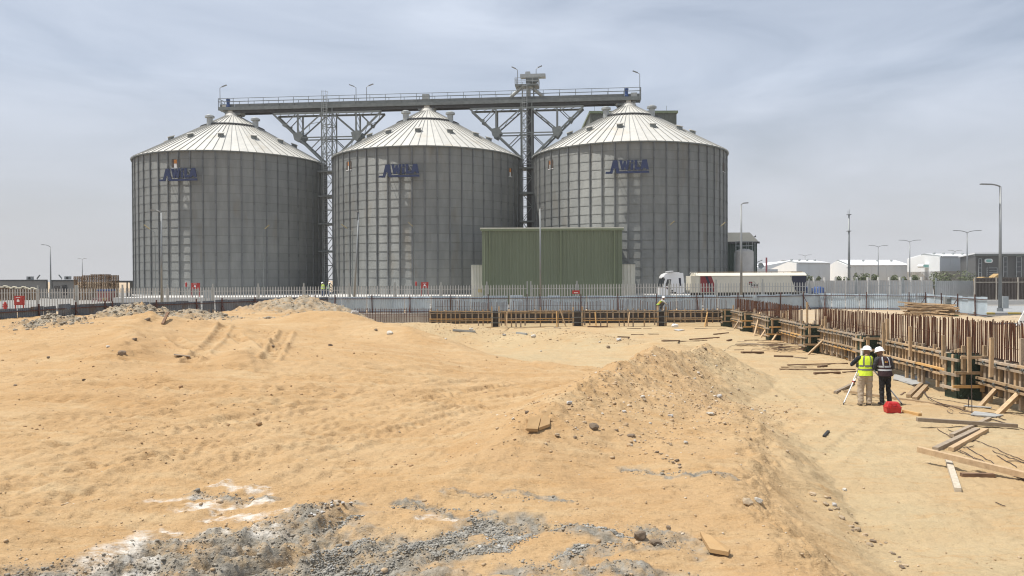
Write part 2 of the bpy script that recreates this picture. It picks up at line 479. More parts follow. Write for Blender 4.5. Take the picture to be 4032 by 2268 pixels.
GREY = [(G(*a).xy, G(*b).xy, r) for a, b, r in GREY]
WHITE = [(G(*a).xy, G(*b).xy, r) for a, b, r in WHITE]
RUTS = [(G(300, 2262).xy, G(1120, 2080).xy, 0.15), (G(560, 2264).xy, G(1300, 2090).xy, 0.14), (G(-60, 2250).xy, G(700, 2150).xy, 0.09), (G(1150, 2062).xy, G(1360, 1988).xy, 0.06), (G(860, 2266).xy, G(1430, 2120).xy, 0.10), (G(80, 2266).xy, G(900, 2105).xy, 0.10)]
RUBBLE = [(-19.3, 38.5, 2.0, 1.6, 0.70), (-19.0, 31.5, 1.5, 1.0, 0.24), (-16.2, 38.5, 3.0, 1.4, 0.45), (-13.0, 49.0, 5.0, 3.4, 1.25), (-10.6, 40.8, 2.0, 1.3, 0.45)]

def gp(px, py, z=0.0):
    p = G(px, py, z)
    return (p.x, p.y)
SWEEP = [(-15, 3), (-6.7, 10.0), (-4.1, 17.5), (-0.1, 23.0), (7, 29)]
BERMS = [(gp(420, 1425, .5), gp(560, 1300, .9), .30, .8), (gp(120, 1360, .7), gp(520, 1400, .55), .22, .7), (gp(1040, 1330, .75), gp(930, 1425, .4), .26, .7), (gp(1040, 1425, .4), gp(1650, 1440, .0), .18, .8), (gp(250, 1560, .15), gp(460, 1545, .2), .13, .4), (gp(0, 1290, .9), gp(600, 1290, .95), .25, .9),
         (gp(650, 1290, .95), gp(1000, 1300, .9), .22, .8), (gp(1450, 1535, .0), gp(1640, 1520, .0), .12, .5), (gp(100, 1930, 0), gp(420, 1840, 0), .07, .35)]
def masks(x, y):
    wx, wy = x + 0.5 * fbm(x * 1.6, y * 1.6, 4, 60), y + 0.5 * fbm(x * 1.6, y * 1.6, 4, 70)
    g = np.zeros_like(x)
    for a, b, r in GREY:
        d, _ = seg(wx, wy, a, b)
        g = np.maximum(g, 1 - sst(0.45 * r, 1.35 * r, d))
    w = np.zeros_like(x)
    for a, b, r in WHITE:
        d, _ = seg(wx, wy, a, b)
        w = np.maximum(w, 1 - sst(0.3 * r, 1.5 * r, d))
    far = np.zeros_like(x)
    for (cx, cy, rx, ry, h) in RUBBLE:
        far = np.maximum(far, sst(0.15, 0.55, mound(wx, wy, cx, cy, rx * 1.05, ry * 1.1, 1.0)))
    return g, w, far

def terrain(x, y, fine=True):
    xe = np.interp(y, EDGE_Y, EDGE_X) + 0.9 * fbm(x * 0.25, y * 0.25, 3, 5) + 0.35 * fbm(x * 1.3, y * 1.3, 2, 8)
    wd = np.interp(y, [8, 20, 30, 40], [0.95, 1.25, 2.2, 3.6])
    inpit = 0.35 * sst(-wd, wd * 0.9, x - xe) + 0.65 * np.clip((x - xe + wd) / (1.9 * wd), 0, 1)
    # left-hand fill rises gently away from the camera and to the left
    left = -0.10 + 1.05 * sst(14, 35, y) * sst(1.0, -13.0, x + 0.15 * (y - 20)) - 0.30 * sst(14, 27, y) * sst(-7, 3, x)
    left = left * sst(62, 46, y) * (1 - 0.6 * sst(40, 58, y))
    z = left * (1 - inpit) + PIT * inpit
    pitm = inpit
    # ridge of spoil
    best, hh = np.full_like(x, 1e9), np.zeros_like(x)
    for (a, ha), (b, hb) in zip(RIDGE[:-1], RIDGE[1:]):
        d, t = seg(x, y, a, b)
        h = ha + (hb - ha) * t
        m = d < best
        best, hh = np.where(m, d, best), np.where(m, h, hh)
    wdt = 1.55 + 0.95 * hh + 0.4 * fbm(x * 0.5, y * 0.5, 3, 12)
    prof = np.clip(1 - best / wdt, 0, 1)
    prof = prof * (0.70 + 0.30 * prof)
    ridge = hh * prof * 1.2
    z = z + ridge
    # mounds on and beside the pit floor
    z = z + mound(x, y, -3.8, 45.5, 5.2, 2.6, 1.15, 0.05) + mound(x, y, 3.2, 43.0, 5.2, 2.0, 0.95, -0.25) + mound(x, y, 7.5, 39.0, 2.4, 1.4, 0.55, -0.3)
    z = z + mound(x, y, -8.6, 37.5, 3.4, 2.4, 0.85, 0.2) + mound(x, y, -4.4, 35.0, 4.6, 2.3, 0.75, -0.35)
    z = z + mound(x, y, -17, 31, 7.0, 2.2, 0.25, 0.1) + mound(x, y, -12.5, 33.5, 3.2, 1.5, 0.28)
    for (cx, cy, rx, ry, h) in RUBBLE:
        z = z + mound(x, y, cx, cy, rx, ry, h)
    for a, b_, h, w in BERMS:
        d, tt = seg(x + 0.5 * fbm(x * 0.6, y * 0.6, 2, 14), y + 0.5 * fbm(x * 0.6, y * 0.6, 2, 15), a, b_)
        z = z + h * np.exp(-(d / w) ** 2) * (0.75 + 0.8 * fbm(x * 0.9, y * 0.9, 3, 16))
    # trench of the right and back walls, then bank up to yard level outside
    xw = XW(y)
    dw = x - xw
    inside_y = sst(64.2, 62.6, y)
    z = np.where(dw > 0.0, z * (1 - sst(1.4, 2.6, dw)) + 0.0, z)
    z = z - 0.10 * np.exp(-((dw - 0.1) / 0.5) ** 2) * inside_y
    back = sst(62.3, 63.8, y)
    z = z * (1 - back)
    # big, medium and small unevenness
    near = sst(70, 55, y)
    z = z + near * (0.16 * fbm(x * 0.18, y * 0.18, 3, 1) + 0.07 * fbm(x * 0.7, y * 0.7, 3, 2))
    out = sst(75, 130, y)
    z = z * (1 - out) - 0.02 * out
    z = np.where((y < 3.0) | (np.abs(x) > 48), z * 0.3, z)
    if fine:
        g, w, far = masks(x, y)
        act = sst(66, 50, y) * sst(2, 5, y)
        rid = np.clip(ridge * 1.6, 0, 1)
        # wind-dragged, scraped surface: streaks that run roughly along x
        st = fbm(x * 1.1 + 0.4 * y, y * 4.6 - 0.9 * x, 4, 20)
        z = z + act * (1 - pitm * 0.6) * 0.050 * st * (1 - rid)
        st2 = fbm(x * 3.0, y * 11.0 - 2.2 * x, 3, 90)
        z = z + act * 0.032 * st2 * (1 - rid) * (1 - 0.5 * pitm)
        best2, off2, s2, acc = np.full_like(x, 1e9), np.zeros_like(x), np.zeros_like(x), 0.0
        for a, b_ in zip(SWEEP[:-1], SWEEP[1:]):
            d, tt = seg(x, y, a, b_)
            ln = math.hypot(b_[0] - a[0], b_[1] - a[1])
            o_ = ((x - a[0]) * -(b_[1] - a[1]) + (y - a[1]) * (b_[0] - a[0])) / ln
            m = d < best2
            best2, off2, s2 = np.where(m, d, best2), np.where(m, o_, off2), np.where(m, acc + tt * ln, s2)
            acc += ln
        sw = act * sst(7.0, 3.5, best2) * (1 - rid) * (1 - 0.8 * pitm)
        z = z + sw * (0.075 * fbm(off2 * 2.6, s2 * 0.22, 4, 101, 0.55) + 0.03 * fbm(off2 * 9.0, s2 * 0.6, 2, 105))
        z = z + act * 0.030 * fbm(x * 4, y * 4, 4, 25) + act * sst(34, 20, y) * 0.018 * fbm(x * 13, y * 17, 2, 27)
        # clods on the spoil ridge and rubble
        cl = fbm(x * 2.6, y * 2.6, 4, 30, 0.6)
        z = z + act * rid * (0.11 * cl + 0.055 * fbm(x * 9, y * 9, 3, 33, 0.6))
        # rills down the flank
        z = z + act * rid * 0.06 * fbm((x * 0.45 + y * 0.9) * 3.2, (x - y) * 0.35, 3, 35)
        fb = sst(0.1, 0.5, far)
        z = z + fb * (0.30 * fbm(x * 1.9, y * 1.9, 4, 40, 0.65))
        # churned grey ground in front
        z = z + g * (0.085 * fbm(x * 5, y * 5, 4, 45, 0.62) + 0.035 * fbm(x * 16, y * 16, 2, 47))
        for a, b, h in RUTS:
            d, t = seg(x + 0.12 * fbm(x * 2, y * 2, 2, 50), y + 0.12 * fbm(x * 2, y * 2, 2, 51), a, b)
            e = np.sin(np.clip(t, 0.02, 0.98) * math.pi) ** 0.4
            z = z + e * h * (np.exp(-(d / 0.11) ** 2) - 0.9 * np.exp(-((d - 0.24) / 0.10) ** 2)) * (0.7 + 0.9 * fbm(x * 6, y * 6, 3, 52))
        # crusty lip along the edge of the bank
        dl = x - xe + wd * 0.55
        nearm = sst(22, 18, y) * sst(6, 9, y)
        z = z + nearm * np.exp(-(dl / 0.35) ** 2) * (0.15 * fbm(x * 3.5, y * 3.5, 4, 55, 0.65) + 0.02)
        # wheel tracks
        for pts, half, dep, tread, sd in TRACKS:
            z = z + act * tracks(x, y, pts, half, dep, tread, sd)
        # small heap of clods near the picture's middle foreground
        z = z + 0.09 * np.exp(-((x + 2.35) ** 2 / 0.16 + (y - 9.75) ** 2 / 0.06)) * (1 + 1.6 * fbm(x * 9, y * 9, 3, 58))
    return z
TRACKS = [([gp(-100, 1450, .3), gp(700, 1480, .2), gp(1500, 1520, 0.0)], 1.0, 0.075, 0.5, 1), ([gp(-50, 1530, .2), gp(600, 1555, .1), gp(1200, 1560, 0)], 1.0, 0.075, 0.48, 2),
          ([gp(300, 1800), gp(1300, 1600), gp(2000, 1480, -.2)], 0.95, 0.05, 0.3, 3), ([gp(900, 1790), gp(1500, 1690), gp(1900, 1600, -.1)], 0.3, 0.04, 0.26, 4),
          ([gp(-50, 1985), gp(400, 1880), gp(900, 1770)], 0.5, 0.04, 0.28, 5), ([gp(980, 1400, .45), gp(800, 1330, .7)], 1.1, 0.10, 0.55, 6), ([gp(900, 1420, .4), gp(1010, 1300, .8)], 1.2, 0.10, 0.5, 7),
          ([gp(1600, 1590, -.1), gp(2300, 1510, -.3)], 0.9, 0.04, 0.3, 8), ([gp(2900, 1930, -.9), gp(3330, 1640, -.9), gp(3100, 1480, -.9)], 0.8, 0.028, 0.34, 9), ([gp(-50, 1690), gp(700, 1640, .05), gp(1350, 1560, -.05)], 0.95, 0.05, 0.3, 10), ([gp(-50, 1850), gp(500, 1760), gp(1250, 1640, 0)], 0.95, 0.045, 0.3, 11)]

def grid_axis(lo, hi, step_lo, step_hi, far_lo, far_hi, grow=1.35):
    a = [lo]
    while a[-1] < hi:
        t = (a[-1] - lo) / (hi - lo)
        a.append(a[-1] + step_lo + (step_hi - step_lo) * t)
    s, e, left = step_hi, a[-1], []
    while e < far_hi:
        s *= grow
        e += s
        a.append(e)
    s, e = step_lo, lo
    while e > far_lo:
        s *= grow
        e -= s
        left.append(e)
    return np.array(left[::-1] + a)
ys = grid_axis(6.5, 66.0, 0.026, 0.20, -80, 4500)
u = np.linspace(-1, 1, 820)
ext = [1.0]
while ext[-1] < 60:
    ext.append(ext[-1] * 1.28 + 0.02)
ext = np.array(ext[1:])
u = np.concatenate([-ext[::-1], u, ext])
hw = 3.6 + 0.70 * np.clip(ys, 4, 70)
X = u[None, :] * hw[:, None]
Y = np.repeat(ys[:, None], len(u), 1)
Z = terrain(X, Y)
ny, nx = X.shape
me = bpy.data.meshes.new('ground')
me.vertices.add(nx * ny)
me.vertices.foreach_set('co', np.stack([X, Y, Z], -1).astype(np.float32).ravel())
i = np.arange((ny - 1) * (nx - 1))
r, c = i // (nx - 1), i % (nx - 1)
q = np.stack([r * nx + c, r * nx + c + 1, (r + 1) * nx + c + 1, (r + 1) * nx + c], -1).astype(np.int32)
me.loops.add(q.size)
me.loops.foreach_set('vertex_index', q.ravel())
me.polygons.add(len(q))
me.polygons.foreach_set('loop_start', np.arange(0, q.size, 4, dtype=np.int32))
me.polygons.foreach_set('loop_total', np.full(len(q), 4, dtype=np.int32))
me.polygons.foreach_set('use_smooth', np.ones(len(q), dtype=bool))
me.update()
mg, mw, mf = masks(X, Y)
pit = sst(-1.5, 1.5, X - np.interp(Y, EDGE_Y, EDGE_X)) * (Y < 66)
outer = np.maximum(sst(1.2, 3.0, X - XW(Y)) * (Y > 0), sst(62.5, 64.5, Y))
for nm, arr in (('grey', mg), ('white', mw), ('rubble', mf), ('pit', pit), ('outer', outer)):
    at = me.attributes.new(nm, 'FLOAT', 'POINT')
    at.data.foreach_set('value', arr.astype(np.float32).ravel())
ground = bpy.data.objects.new('ground', me)
C.objects.link(ground)
tag(ground, 'orange sandy ground of the excavated building site', None, None, 'structure')
def ground_z(x, y):                            # height of the sheet itself, read from its grid
    x, y = np.asarray(x, float), np.asarray(y, float)
    j = np.clip(np.searchsorted(ys, y) - 1, 0, ny - 2)
    f = np.clip((y - ys[j]) / (ys[j + 1] - ys[j]), 0, 1)
    def row(jj):
        uu = np.clip(x / hw[jj], u[0], u[-1])
        k = np.clip(np.searchsorted(u, uu) - 1, 0, nx - 2)
        g = np.clip((uu - u[k]) / (u[k + 1] - u[k]), 0, 1)
        return Z[jj, k] * (1 - g) + Z[jj, k + 1] * g
    return row(j) * (1 - f) + row(j + 1) * f
def HZ(x, y):
    return float(ground_z(x, y))

gm = bpy.data.materials.new('sandy_ground')
gm.use_nodes = True
t = gm.node_tree
b = t.nodes['Principled BSDF']
b.inputs['Roughness'].default_value = 0.97
b.inputs['Specular IOR Level'].default_value = 0.15
geo = t.nodes.new('ShaderNodeNewGeometry')
def gnoise(scale, detail=6, rough=0.6, stretch=None):
    n = t.nodes.new('ShaderNodeTexNoise')
    n.inputs['Scale'].default_value, n.inputs['Detail'].default_value, n.inputs['Roughness'].default_value = scale, detail, rough
    if stretch:
        m = t.nodes.new('ShaderNodeMapping')
        m.inputs['Scale'].default_value = stretch
        m.inputs['Rotation'].default_value = (0, 0, R_(-9))
        t.links.new(geo.outputs['Position'], m.inputs['Vector'])
        t.links.new(m.outputs[0], n.inputs['Vector'])
    else:
        t.links.new(geo.outputs['Position'], n.inputs['Vector'])
    return n.outputs['Fac']
def gramp(f, lo, hi):
    m = t.nodes.new('ShaderNodeMapRange')
    m.inputs['From Min'].default_value, m.inputs['From Max'].default_value = lo, hi
    t.links.new(f, m.inputs['Value'])
    return m.outputs[0]
def gmix(f, a, bb):
    m = t.nodes.new('ShaderNodeMix')
    m.data_type = 'RGBA'
    if hasattr(f, 'node'): t.links.new(f, m.inputs[0])
    else: m.inputs[0].default_value = f
    for s, i in ((a, 6), (bb, 7)):
        if hasattr(s, 'node'): t.links.new(s, m.inputs[i])
        else: m.inputs[i].default_value = tuple(s) + (1,)
    return m.outputs[2]
def gattr(nm):
    a = t.nodes.new('ShaderNodeAttribute')
    a.attribute_name = nm
    return a.outputs['Fac']
def gmul(a, bb):
    m = t.nodes.new('ShaderNodeMath')
    m.operation = 'MULTIPLY'
    for s, i in ((a, 0), (bb, 1)):
        if hasattr(s, 'node'): t.links.new(s, m.inputs[i])
        else: m.inputs[i].default_value = s
    return m.outputs[0]
SAND = (0.485, 0.285, 0.124)
col = gmix(gramp(gnoise(0.35, 6), 0.36, 0.66), (0.475, 0.328, 0.178), (0.440, 0.285, 0.140))
col = gmix(gmul(gramp(gnoise(0.13, 4), 0.46, 0.62), 0.6), col, (0.40, 0.248, 0.118))
col = gmix(gmul(gattr('pit'), gramp(gnoise(0.25, 5), 0.2, 0.6)), col, (0.44, 0.345, 0.205))
col = gmix(gmul(gramp(gnoise(0.9, 8, 0.65, (0.35, 1.6, 1)), 0.50, 0.72), 0.7), col, (0.53, 0.405, 0.24))
col = gmix(gmul(gramp(gnoise(2.4, 8, 0.7, (0.4, 1.5, 1)), 0.52, 0.74), 0.65), col, (0.44, 0.258, 0.108))
col = gmix(gmul(gramp(gnoise(28, 4, 0.7), 0.56, 0.74), 0.5), col, (0.30, 0.175, 0.085))
col = gmix(gmul(gramp(gnoise(45, 3, 0.6), 0.60, 0.74), 0.5), col, (0.66, 0.50, 0.31))
col = gmix(gmul(gattr('outer'), gramp(gnoise(0.5, 6), 0.1, 0.6)), col, (0.46, 0.365, 0.25))
gcol = gmix(gramp(gnoise(7, 7, 0.7), 0.38, 0.64), (0.18, 0.16, 0.125), (0.345, 0.32, 0.27))
gcol = gmix(gmul(gramp(gnoise(3.0, 5), 0.52, 0.68), 0.8), gcol, (0.47, 0.33, 0.175))
col = gmix(gmul(gattr('grey'), gramp(gnoise(2.2, 7, 0.7), 0.30, 0.52)), col, gcol)
col = gmix(gmul(gattr('rubble'), gramp(gnoise(1.5, 7, 0.7), 0.30, 0.55)), col, gmix(gramp(gnoise(5, 5), 0.4, 0.6), (0.25, 0.20, 0.135), (0.37, 0.325, 0.25)))
col = gmix(gmul(gattr('white'), gramp(gnoise(6, 8, 0.75, (0.6, 1.4, 1)), 0.42, 0.60)), col, (0.66, 0.62, 0.55))
t.links.new(col, b.inputs['Base Color'])
bp = t.nodes.new('ShaderNodeBump')
bp.inputs['Strength'].default_value, bp.inputs['Distance'].default_value = 0.7, 0.03
t.links.new(gnoise(22, 6, 0.65), bp.inputs['Height'])
bp2 = t.nodes.new('ShaderNodeBump')
bp2.inputs['Strength'].default_value, bp2.inputs['Distance'].default_value = 0.8, 0.09
t.links.new(gnoise(5.0, 6, 0.65, (0.45, 1.7, 1)), bp2.inputs['Height'])
t.links.new(bp.outputs[0], bp2.inputs['Normal'])
t.links.new(bp2.outputs[0], b.inputs['Normal'])
me.materials.append(gm)

# yard, road and slab sheets laid on the ground
def sheet(name, pts, z, m, label):
    o = MB().add([(x, y, z) for x, y in pts], [tuple(range(len(pts)))]).obj(name, m)
    return tag(o, label, None, None, 'structure')
sheet('pavement', [(-190, 76), (120, 76), (120, 190), (-190, 190)], 0.05, yard, 'pale concrete yard in front of the silos')
sheet('road', [(29.2, 46.8), (34.7, 55.6), (37.6, 68.6), (24, 74.6), (-60, 74.6), (-60, 75.8), (130, 75.8), (130, 46.8)], 0.03, asph, 'dark asphalt road outside the sheet metal hoarding')
slab = MB().box(-47, 33, 90.5, 131, 0.0, 0.95).obj('slab', conc_l)
tag(slab, 'raised concrete slab that carries the three silos', None, None, 'structure')

# ------------------------------------------------------------------ silos
SR, EAVE, PLINTH, PEAKR, RINGR = 13.4, 20.05, 0.95, 1.15, 4.3
SLOPE = (27.7 - EAVE) / (SR + 0.25)
def roof_z(r):
    return EAVE + (SR + 0.25 - r) * SLOPE
SILOS = [(-41.4, 114.7), (-12.1, 112.0), (16.6, 109.4)]
NB, NRING = 52, 17
RH = (EAVE - PLINTH) / NRING
def arc_mesh(name, r, a, z0, z1, n, m, lip=0.012):
    mb = MB()
    vs = []
    for k in range(n + 1):
        t = -a / 2 + a * k / n
        cx, sy = math.cos(t), math.sin(t)
        vs += [(r * cx, r * sy, z0), ((r + lip + 0.03) * cx, (r + lip + 0.03) * sy, z0), ((r + lip) * cx, (r + lip) * sy, z1), (r * cx, r * sy, z1)]
    fs = []
    for k in range(n):
        b0, b1 = 4 * k, 4 * k + 4
        for j in range(4):
            j2 = (j + 1) % 4
            fs.append((b0 + j, b1 + j, b1 + j2, b0 + j2))
    fs += [(0, 1, 2, 3), (4 * n + 3, 4 * n + 2, 4 * n + 1, 4 * n)]
    mb.add(vs, fs)
    return mb.mesh(name, m)
bay = 2 * math.pi / NB
sheet_me = arc_mesh('wall_sheet', SR, 2 * bay + 0.002, 0.0, RH + 0.03, 8, galv)
back_mb = MB().lathe([(SR - 0.06, PLINTH), (SR - 0.06, EAVE)], 104)
stiff = MB()                                  # hat profile, 17 rings tall, drawn along +x
prof = [(0.0, -0.12), (0.045, -0.12), (0.045, -0.065), (0.15, -0.055), (0.15, 0.055), (0.045, 0.065), (0.045, 0.12), (0.0, 0.12)]
stiff.prism([(a, b) for a, b in prof], lambda a, b, z: (SR + 0.012 + a, b, z), PLINTH, EAVE - 0.05)
stiff_me = stiff.mesh('stiffener', galv_stiff)
sl = MB()
for z in (EAVE - 1.25, EAVE - 2.4, EAVE - 4.7, EAVE - 7.0, EAVE - 9.3, EAVE - 11.6, EAVE - 13.9, EAVE - 16.2):
    sl.prism([(0.02, -0.075), (0.158, -0.065), (0.158, 0.065), (0.02, 0.075)], lambda a, b, zz: (SR + 0.012 + a, b, zz), z, z + 0.42)
sleeve_me = sl.mesh('sleeve', galv_dark)
NP = 78
pa = 2 * math.pi / NP
def sector(name, r0, r1, a, m, dz=0.0, th=0.03, n=2):
    mb = MB()
    vs = []
    for (r, zo) in ((r0, -th), (r1, -th), (r0, 0), (r1, 0)):
        for k in range(n + 1):
            t = -a / 2 + a * k / n
            vs.append((r * math.cos(t), r * math.sin(t), roof_z(r) + dz + zo))
    w = n + 1
    fs = []
    for k in range(n):
        fs += [(k, w + k, w + k + 1, k + 1), (2 * w + k, 2 * w + k + 1, 3 * w + k + 1, 3 * w + k), (w + k, 3 * w + k, 3 * w + k + 1, w + k + 1), (k, k + 1, 2 * w + k + 1, 2 * w + k)]
    fs += [(0, 2 * w, 3 * w, w), (w - 1, 2 * w - 1, 4 * w - 1, 3 * w - 1)]
    return mb.add(vs, fs).mesh(name, m)
panel_lo = sector('roof_panel', RINGR - 0.1, SR + 0.32, pa * 0.985, galv_roof, 0.06)
panel_hi = sector('roof_panel', PEAKR, RINGR + 0.12, pa * 2 * 0.985, galv_roof, 0.16)
rb = MB()
rb.bar((RINGR, 0, roof_z(RINGR) + 0.10), (SR + 0.36, 0, roof_z(SR + 0.36) + 0.10), 0.06, 0.11)
rib_lo = rb.mesh('rib', roof_rib)
rb = MB()
rb.bar((PEAKR, 0, roof_z(PEAKR) + 0.20), (RINGR + 0.15, 0, roof_z(RINGR + 0.15) + 0.20), 0.06, 0.10)
rib_hi = rb.mesh('rib', roof_rib)
def silo(cx, cy, label, jit):
    t = empty('grain_silo', (cx, cy, PLINTH - 0.02), 0, label, 'silo', 'grain silos in a row')
    off = Vector((0, 0, -(PLINTH - 0.02)))
    def part(nm, me, par=t, rz=0.0, smooth=False):
        o = inst(nm, me, par, off if par is t else (0, 0, 0), (0, 0, rz))
        return o
    bk = part('wall', silo.back)
    bk['kind'] = 'stuff'
    face = math.atan2(-cy, -cx)               # towards the camera
    for k in range(NRING):
        z = PLINTH + k * RH
        for j in range(-8, 8):
            a = math.floor(face / bay) * bay + (j * 2 + (k % 2)) * bay + jit
            o = inst('wall_sheet', sheet_me, t, (0, 0, off.z + z), (0, 0, a))
    for j in range(NB):
        a = math.floor(face / bay) * bay + j * bay + jit + bay * 0.5
        s = inst('stiffener', stiff_me, t, off, (0, 0, a))
        if math.cos(a - face) > -0.1:
            inst('sleeve', sleeve_me, s)['kind'] = 'stuff'
    inst('plinth_ring', silo.plinth, t, off)
    inst('eave_ring', silo.eave, t, off)
    rf = part('roof', silo.roof)
    for j in range(NP):
        inst('roof_panel', panel_lo, rf, (0, 0, 0), (0, 0, j * pa + jit))
        inst('rib', rib_lo, rf, (0, 0, 0), (0, 0, (j + 0.5) * pa + jit))
    for j in range(NP // 2):
        inst('roof_panel', panel_hi, rf, (0, 0, 0), (0, 0, j * 2 * pa + jit))
        inst('rib', rib_hi, rf, (0, 0, 0), (0, 0, (j + 0.5) * 2 * pa + jit))
    inst('flashing_ring', silo.flash, rf)
    inst('collar', silo.collar, rf)
    for j in range(13):
        a = face + R_(-10) + j * 2 * math.pi / 13 + jit * 2
        inst('roof_vent', silo.vent, rf, (0, 0, 0), (0, 0, a))
    for j in range(4):
        a = face + R_(45 + 90 * j) + jit
        inst('exhaust', silo.exh, rf, (0, 0, 0), (0, 0, a))
    return t
silo.back = back_mb.mesh('wall', galv, True)
silo.plinth = MB().lathe([(SR - 0.1, PLINTH + 0.10), (SR + 0.25, PLINTH + 0.10), (SR + 0.25, PLINTH - 0.1)], 104).mesh('plinth_ring', conc_l)
silo.eave = MB().lathe([(SR + 0.02, EAVE - 0.12), (SR + 0.30, EAVE - 0.12), (SR + 0.30, EAVE - 0.02), (SR + 0.02, EAVE + 0.05)], 104).mesh('eave_ring', steel)
silo.roof = MB().lathe([(SR + 0.2, roof_z(SR + 0.2) - 0.03), (PEAKR, roof_z(PEAKR) - 0.03)], 104).mesh('roof', galv_roof)
silo.flash = MB().lathe([(RINGR - 0.05, roof_z(RINGR) + 0.3), (RINGR + 0.28, roof_z(RINGR) + 0.16), (RINGR + 0.28, roof_z(RINGR) + 0.02), (RINGR - 0.05, roof_z(RINGR) + 0.05)], 78).mesh('flashing_ring', steel_k)
silo.collar = MB().lathe([(PEAKR + 0.15, roof_z(PEAKR) + 0.05), (PEAKR - 0.1, roof_z(PEAKR) + 0.55), (PEAKR - 0.1, roof_z(PEAKR) + 0.62), (0.9, roof_z(PEAKR) + 0.62), (0.9, 28.0), (0, 28.0)], 28).mesh('collar', galv_roof)
vt = MB()
rv = 9.0
zc = roof_z(rv)
def ngon(r, n=14):
    return [(r * math.cos(2 * math.pi * k / n), r * math.sin(2 * math.pi * k / n)) for k in range(n)]
vt.prism(ngon(0.40), lambda a, b, h: (rv - b, a, zc + 0.08 + b * SLOPE * 0.6 + h), -0.1, 0.42)
vt.cur = 1
vt.prism(ngon(0.50), lambda a, b, h: (rv - b, a, zc + 0.08 + b * SLOPE * 0.6 + h), 0.42, 0.52)
silo.vent = vt.mesh('roof_vent', [steel, galv_roof])
ex = MB()
re_ = RINGR + 0.1
ex.lathe([(0.42, roof_z(re_) - 0.1), (0.42, roof_z(re_) + 1.15), (0.0, roof_z(re_) + 1.15)], 16, (re_, 0))
ex.lathe([(0.44, roof_z(re_) + 1.0), (0.66, roof_z(re_) + 1.05), (0.66, roof_z(re_) + 1.3), (0.35, roof_z(re_) + 1.48), (0, roof_z(re_) + 1.5)], 16, (re_, 0))
silo.exh = ex.mesh('exhaust', steel_l)
lbl = ['corrugated steel grain silo with orange emblem right above its blue letters', 'middle corrugated steel grain silo between the two lattice towers', 'corrugated steel grain silo beside the white truck, green block behind its roof']
for k, (cx, cy) in enumerate(SILOS):
    silo(cx, cy, lbl[k], 0.013 * k)

# ------------------------------------------------------------------ blue letter signs and emblems
def letter_polys():
    """outlines in metres: leading A whose left foot sweeps out, W, i, L, A"""
    out = []
    out.append(('letter_a', [[(0.00, -0.36), (0.46, -0.36), (0.60, 0.28), (0.84, 0.28), (0.94, -0.36), (1.36, -0.36), (1.06, 1.28), (0.52, 1.28), (0.16, -0.12), (0.02, -0.12)]]))
    out.append(('letter_w', [[(1.30, 1.28), (1.64, 1.28), (1.72, 0.66), (1.86, 1.16), (2.10, 1.16), (2.20, 0.66), (2.28, 1.28), (2.60, 1.28), (2.36, 0.05), (2.08, 0.05), (1.98, 0.46), (1.88, 0.05), (1.58, 0.05)]]))
    out.append(('letter_i', [[(2.66, 0.05), (3.00, 0.05), (3.02, 0.84), (2.70, 0.84)], [(2.74, 0.96), (3.04, 0.96), (3.04, 1.26), (2.74, 1.26)]]))
    out.append(('letter_l', [[(3.18, 0.05), (3.84, 0.05), (3.80, 0.38), (3.52, 0.38), (3.52, 1.28), (3.18, 1.28)]]))
    out.append(('letter_a', [[(3.90, 0.05), (4.20, 0.05), (4.26, 0.28), (4.50, 0.28), (4.56, 0.05), (4.92, 0.05), (4.68, 1.28), (4.14, 1.28), (3.92, 0.40)]]))
    return out
NAZ = R_(-8.5)                                # all three signs face this way
SN = Vector((math.sin(NAZ), -math.cos(NAZ), 0))
SU = Vector((math.cos(NAZ), math.sin(NAZ), 0))
for k, (cx, cy) in enumerate(SILOS):
    base = Vector((cx, cy, 0)) + SN * (SR + 0.18) + Vector((0, 0, 16.35))
    t = empty('letter_sign', base, 0, ['blue letter sign under the orange emblem on its silo', 'blue letter sign on the middle silo between the lattice towers', 'blue letter sign on the silo behind the white truck'][k], 'sign', 'blue letter signs on the silos')
    fn = lambda u, v, d, base=base: base + SU * (u - 2.45) + SN * d + Vector((0, 0, v))
    for nm, polys in letter_polys():
        mb = MB()
        for pl in polys:
            mb.prism(pl, fn, 0.34, 0.46)
        mb.obj(nm, signblue, t)
    MB().prism([(0.98, -0.36), (4.98, -0.36), (4.92, -0.10), (1.02, -0.10)], fn, 0.335, 0.465).obj('base_bar', signblue, t)
    MB().prism([(-0.42, -0.36), (0.02, -0.36), (0.10, -0.12), (-0.36, -0.12)], fn, 0.335, 0.465).obj('base_bar', signblue, t)
    fr = MB()
    for (a, b) in (((1.1, 1.12), (4.5, 1.10)), ((1.0, -0.2), (4.7, -0.22)), ((1.40, 0.0), (1.46, 0.6)), ((3.62, 1.0), (3.95, 0.5)), ((0.62, -0.34), (0.74, 0.2)), ((1.7, -0.1), (1.6, 0.1)), ((2.9, -0.1), (2.8, 0.1)), ((3.5, -0.1), (3.6, 0.1)), ((4.7, -0.1), (4.8, 0.1))):
        fr.bar(fn(a[0], a[1], 0.26), fn(b[0], b[1], 0.26), 0.055, 0.055, SN)
    for (a, b) in ((0.6, 0.9), (1.6, 1.1), (2.62, 1.1), (3.6, 1.1), (4.5, 0.9), (0.6, -0.2), (2.0, -0.2), (3.5, -0.2), (4.6, -0.2)):
        fr.bar(fn(a, b, -0.5), fn(a, b, 0.28), 0.05, 0.05)
    fr.obj('support_frame', steel_l, t)
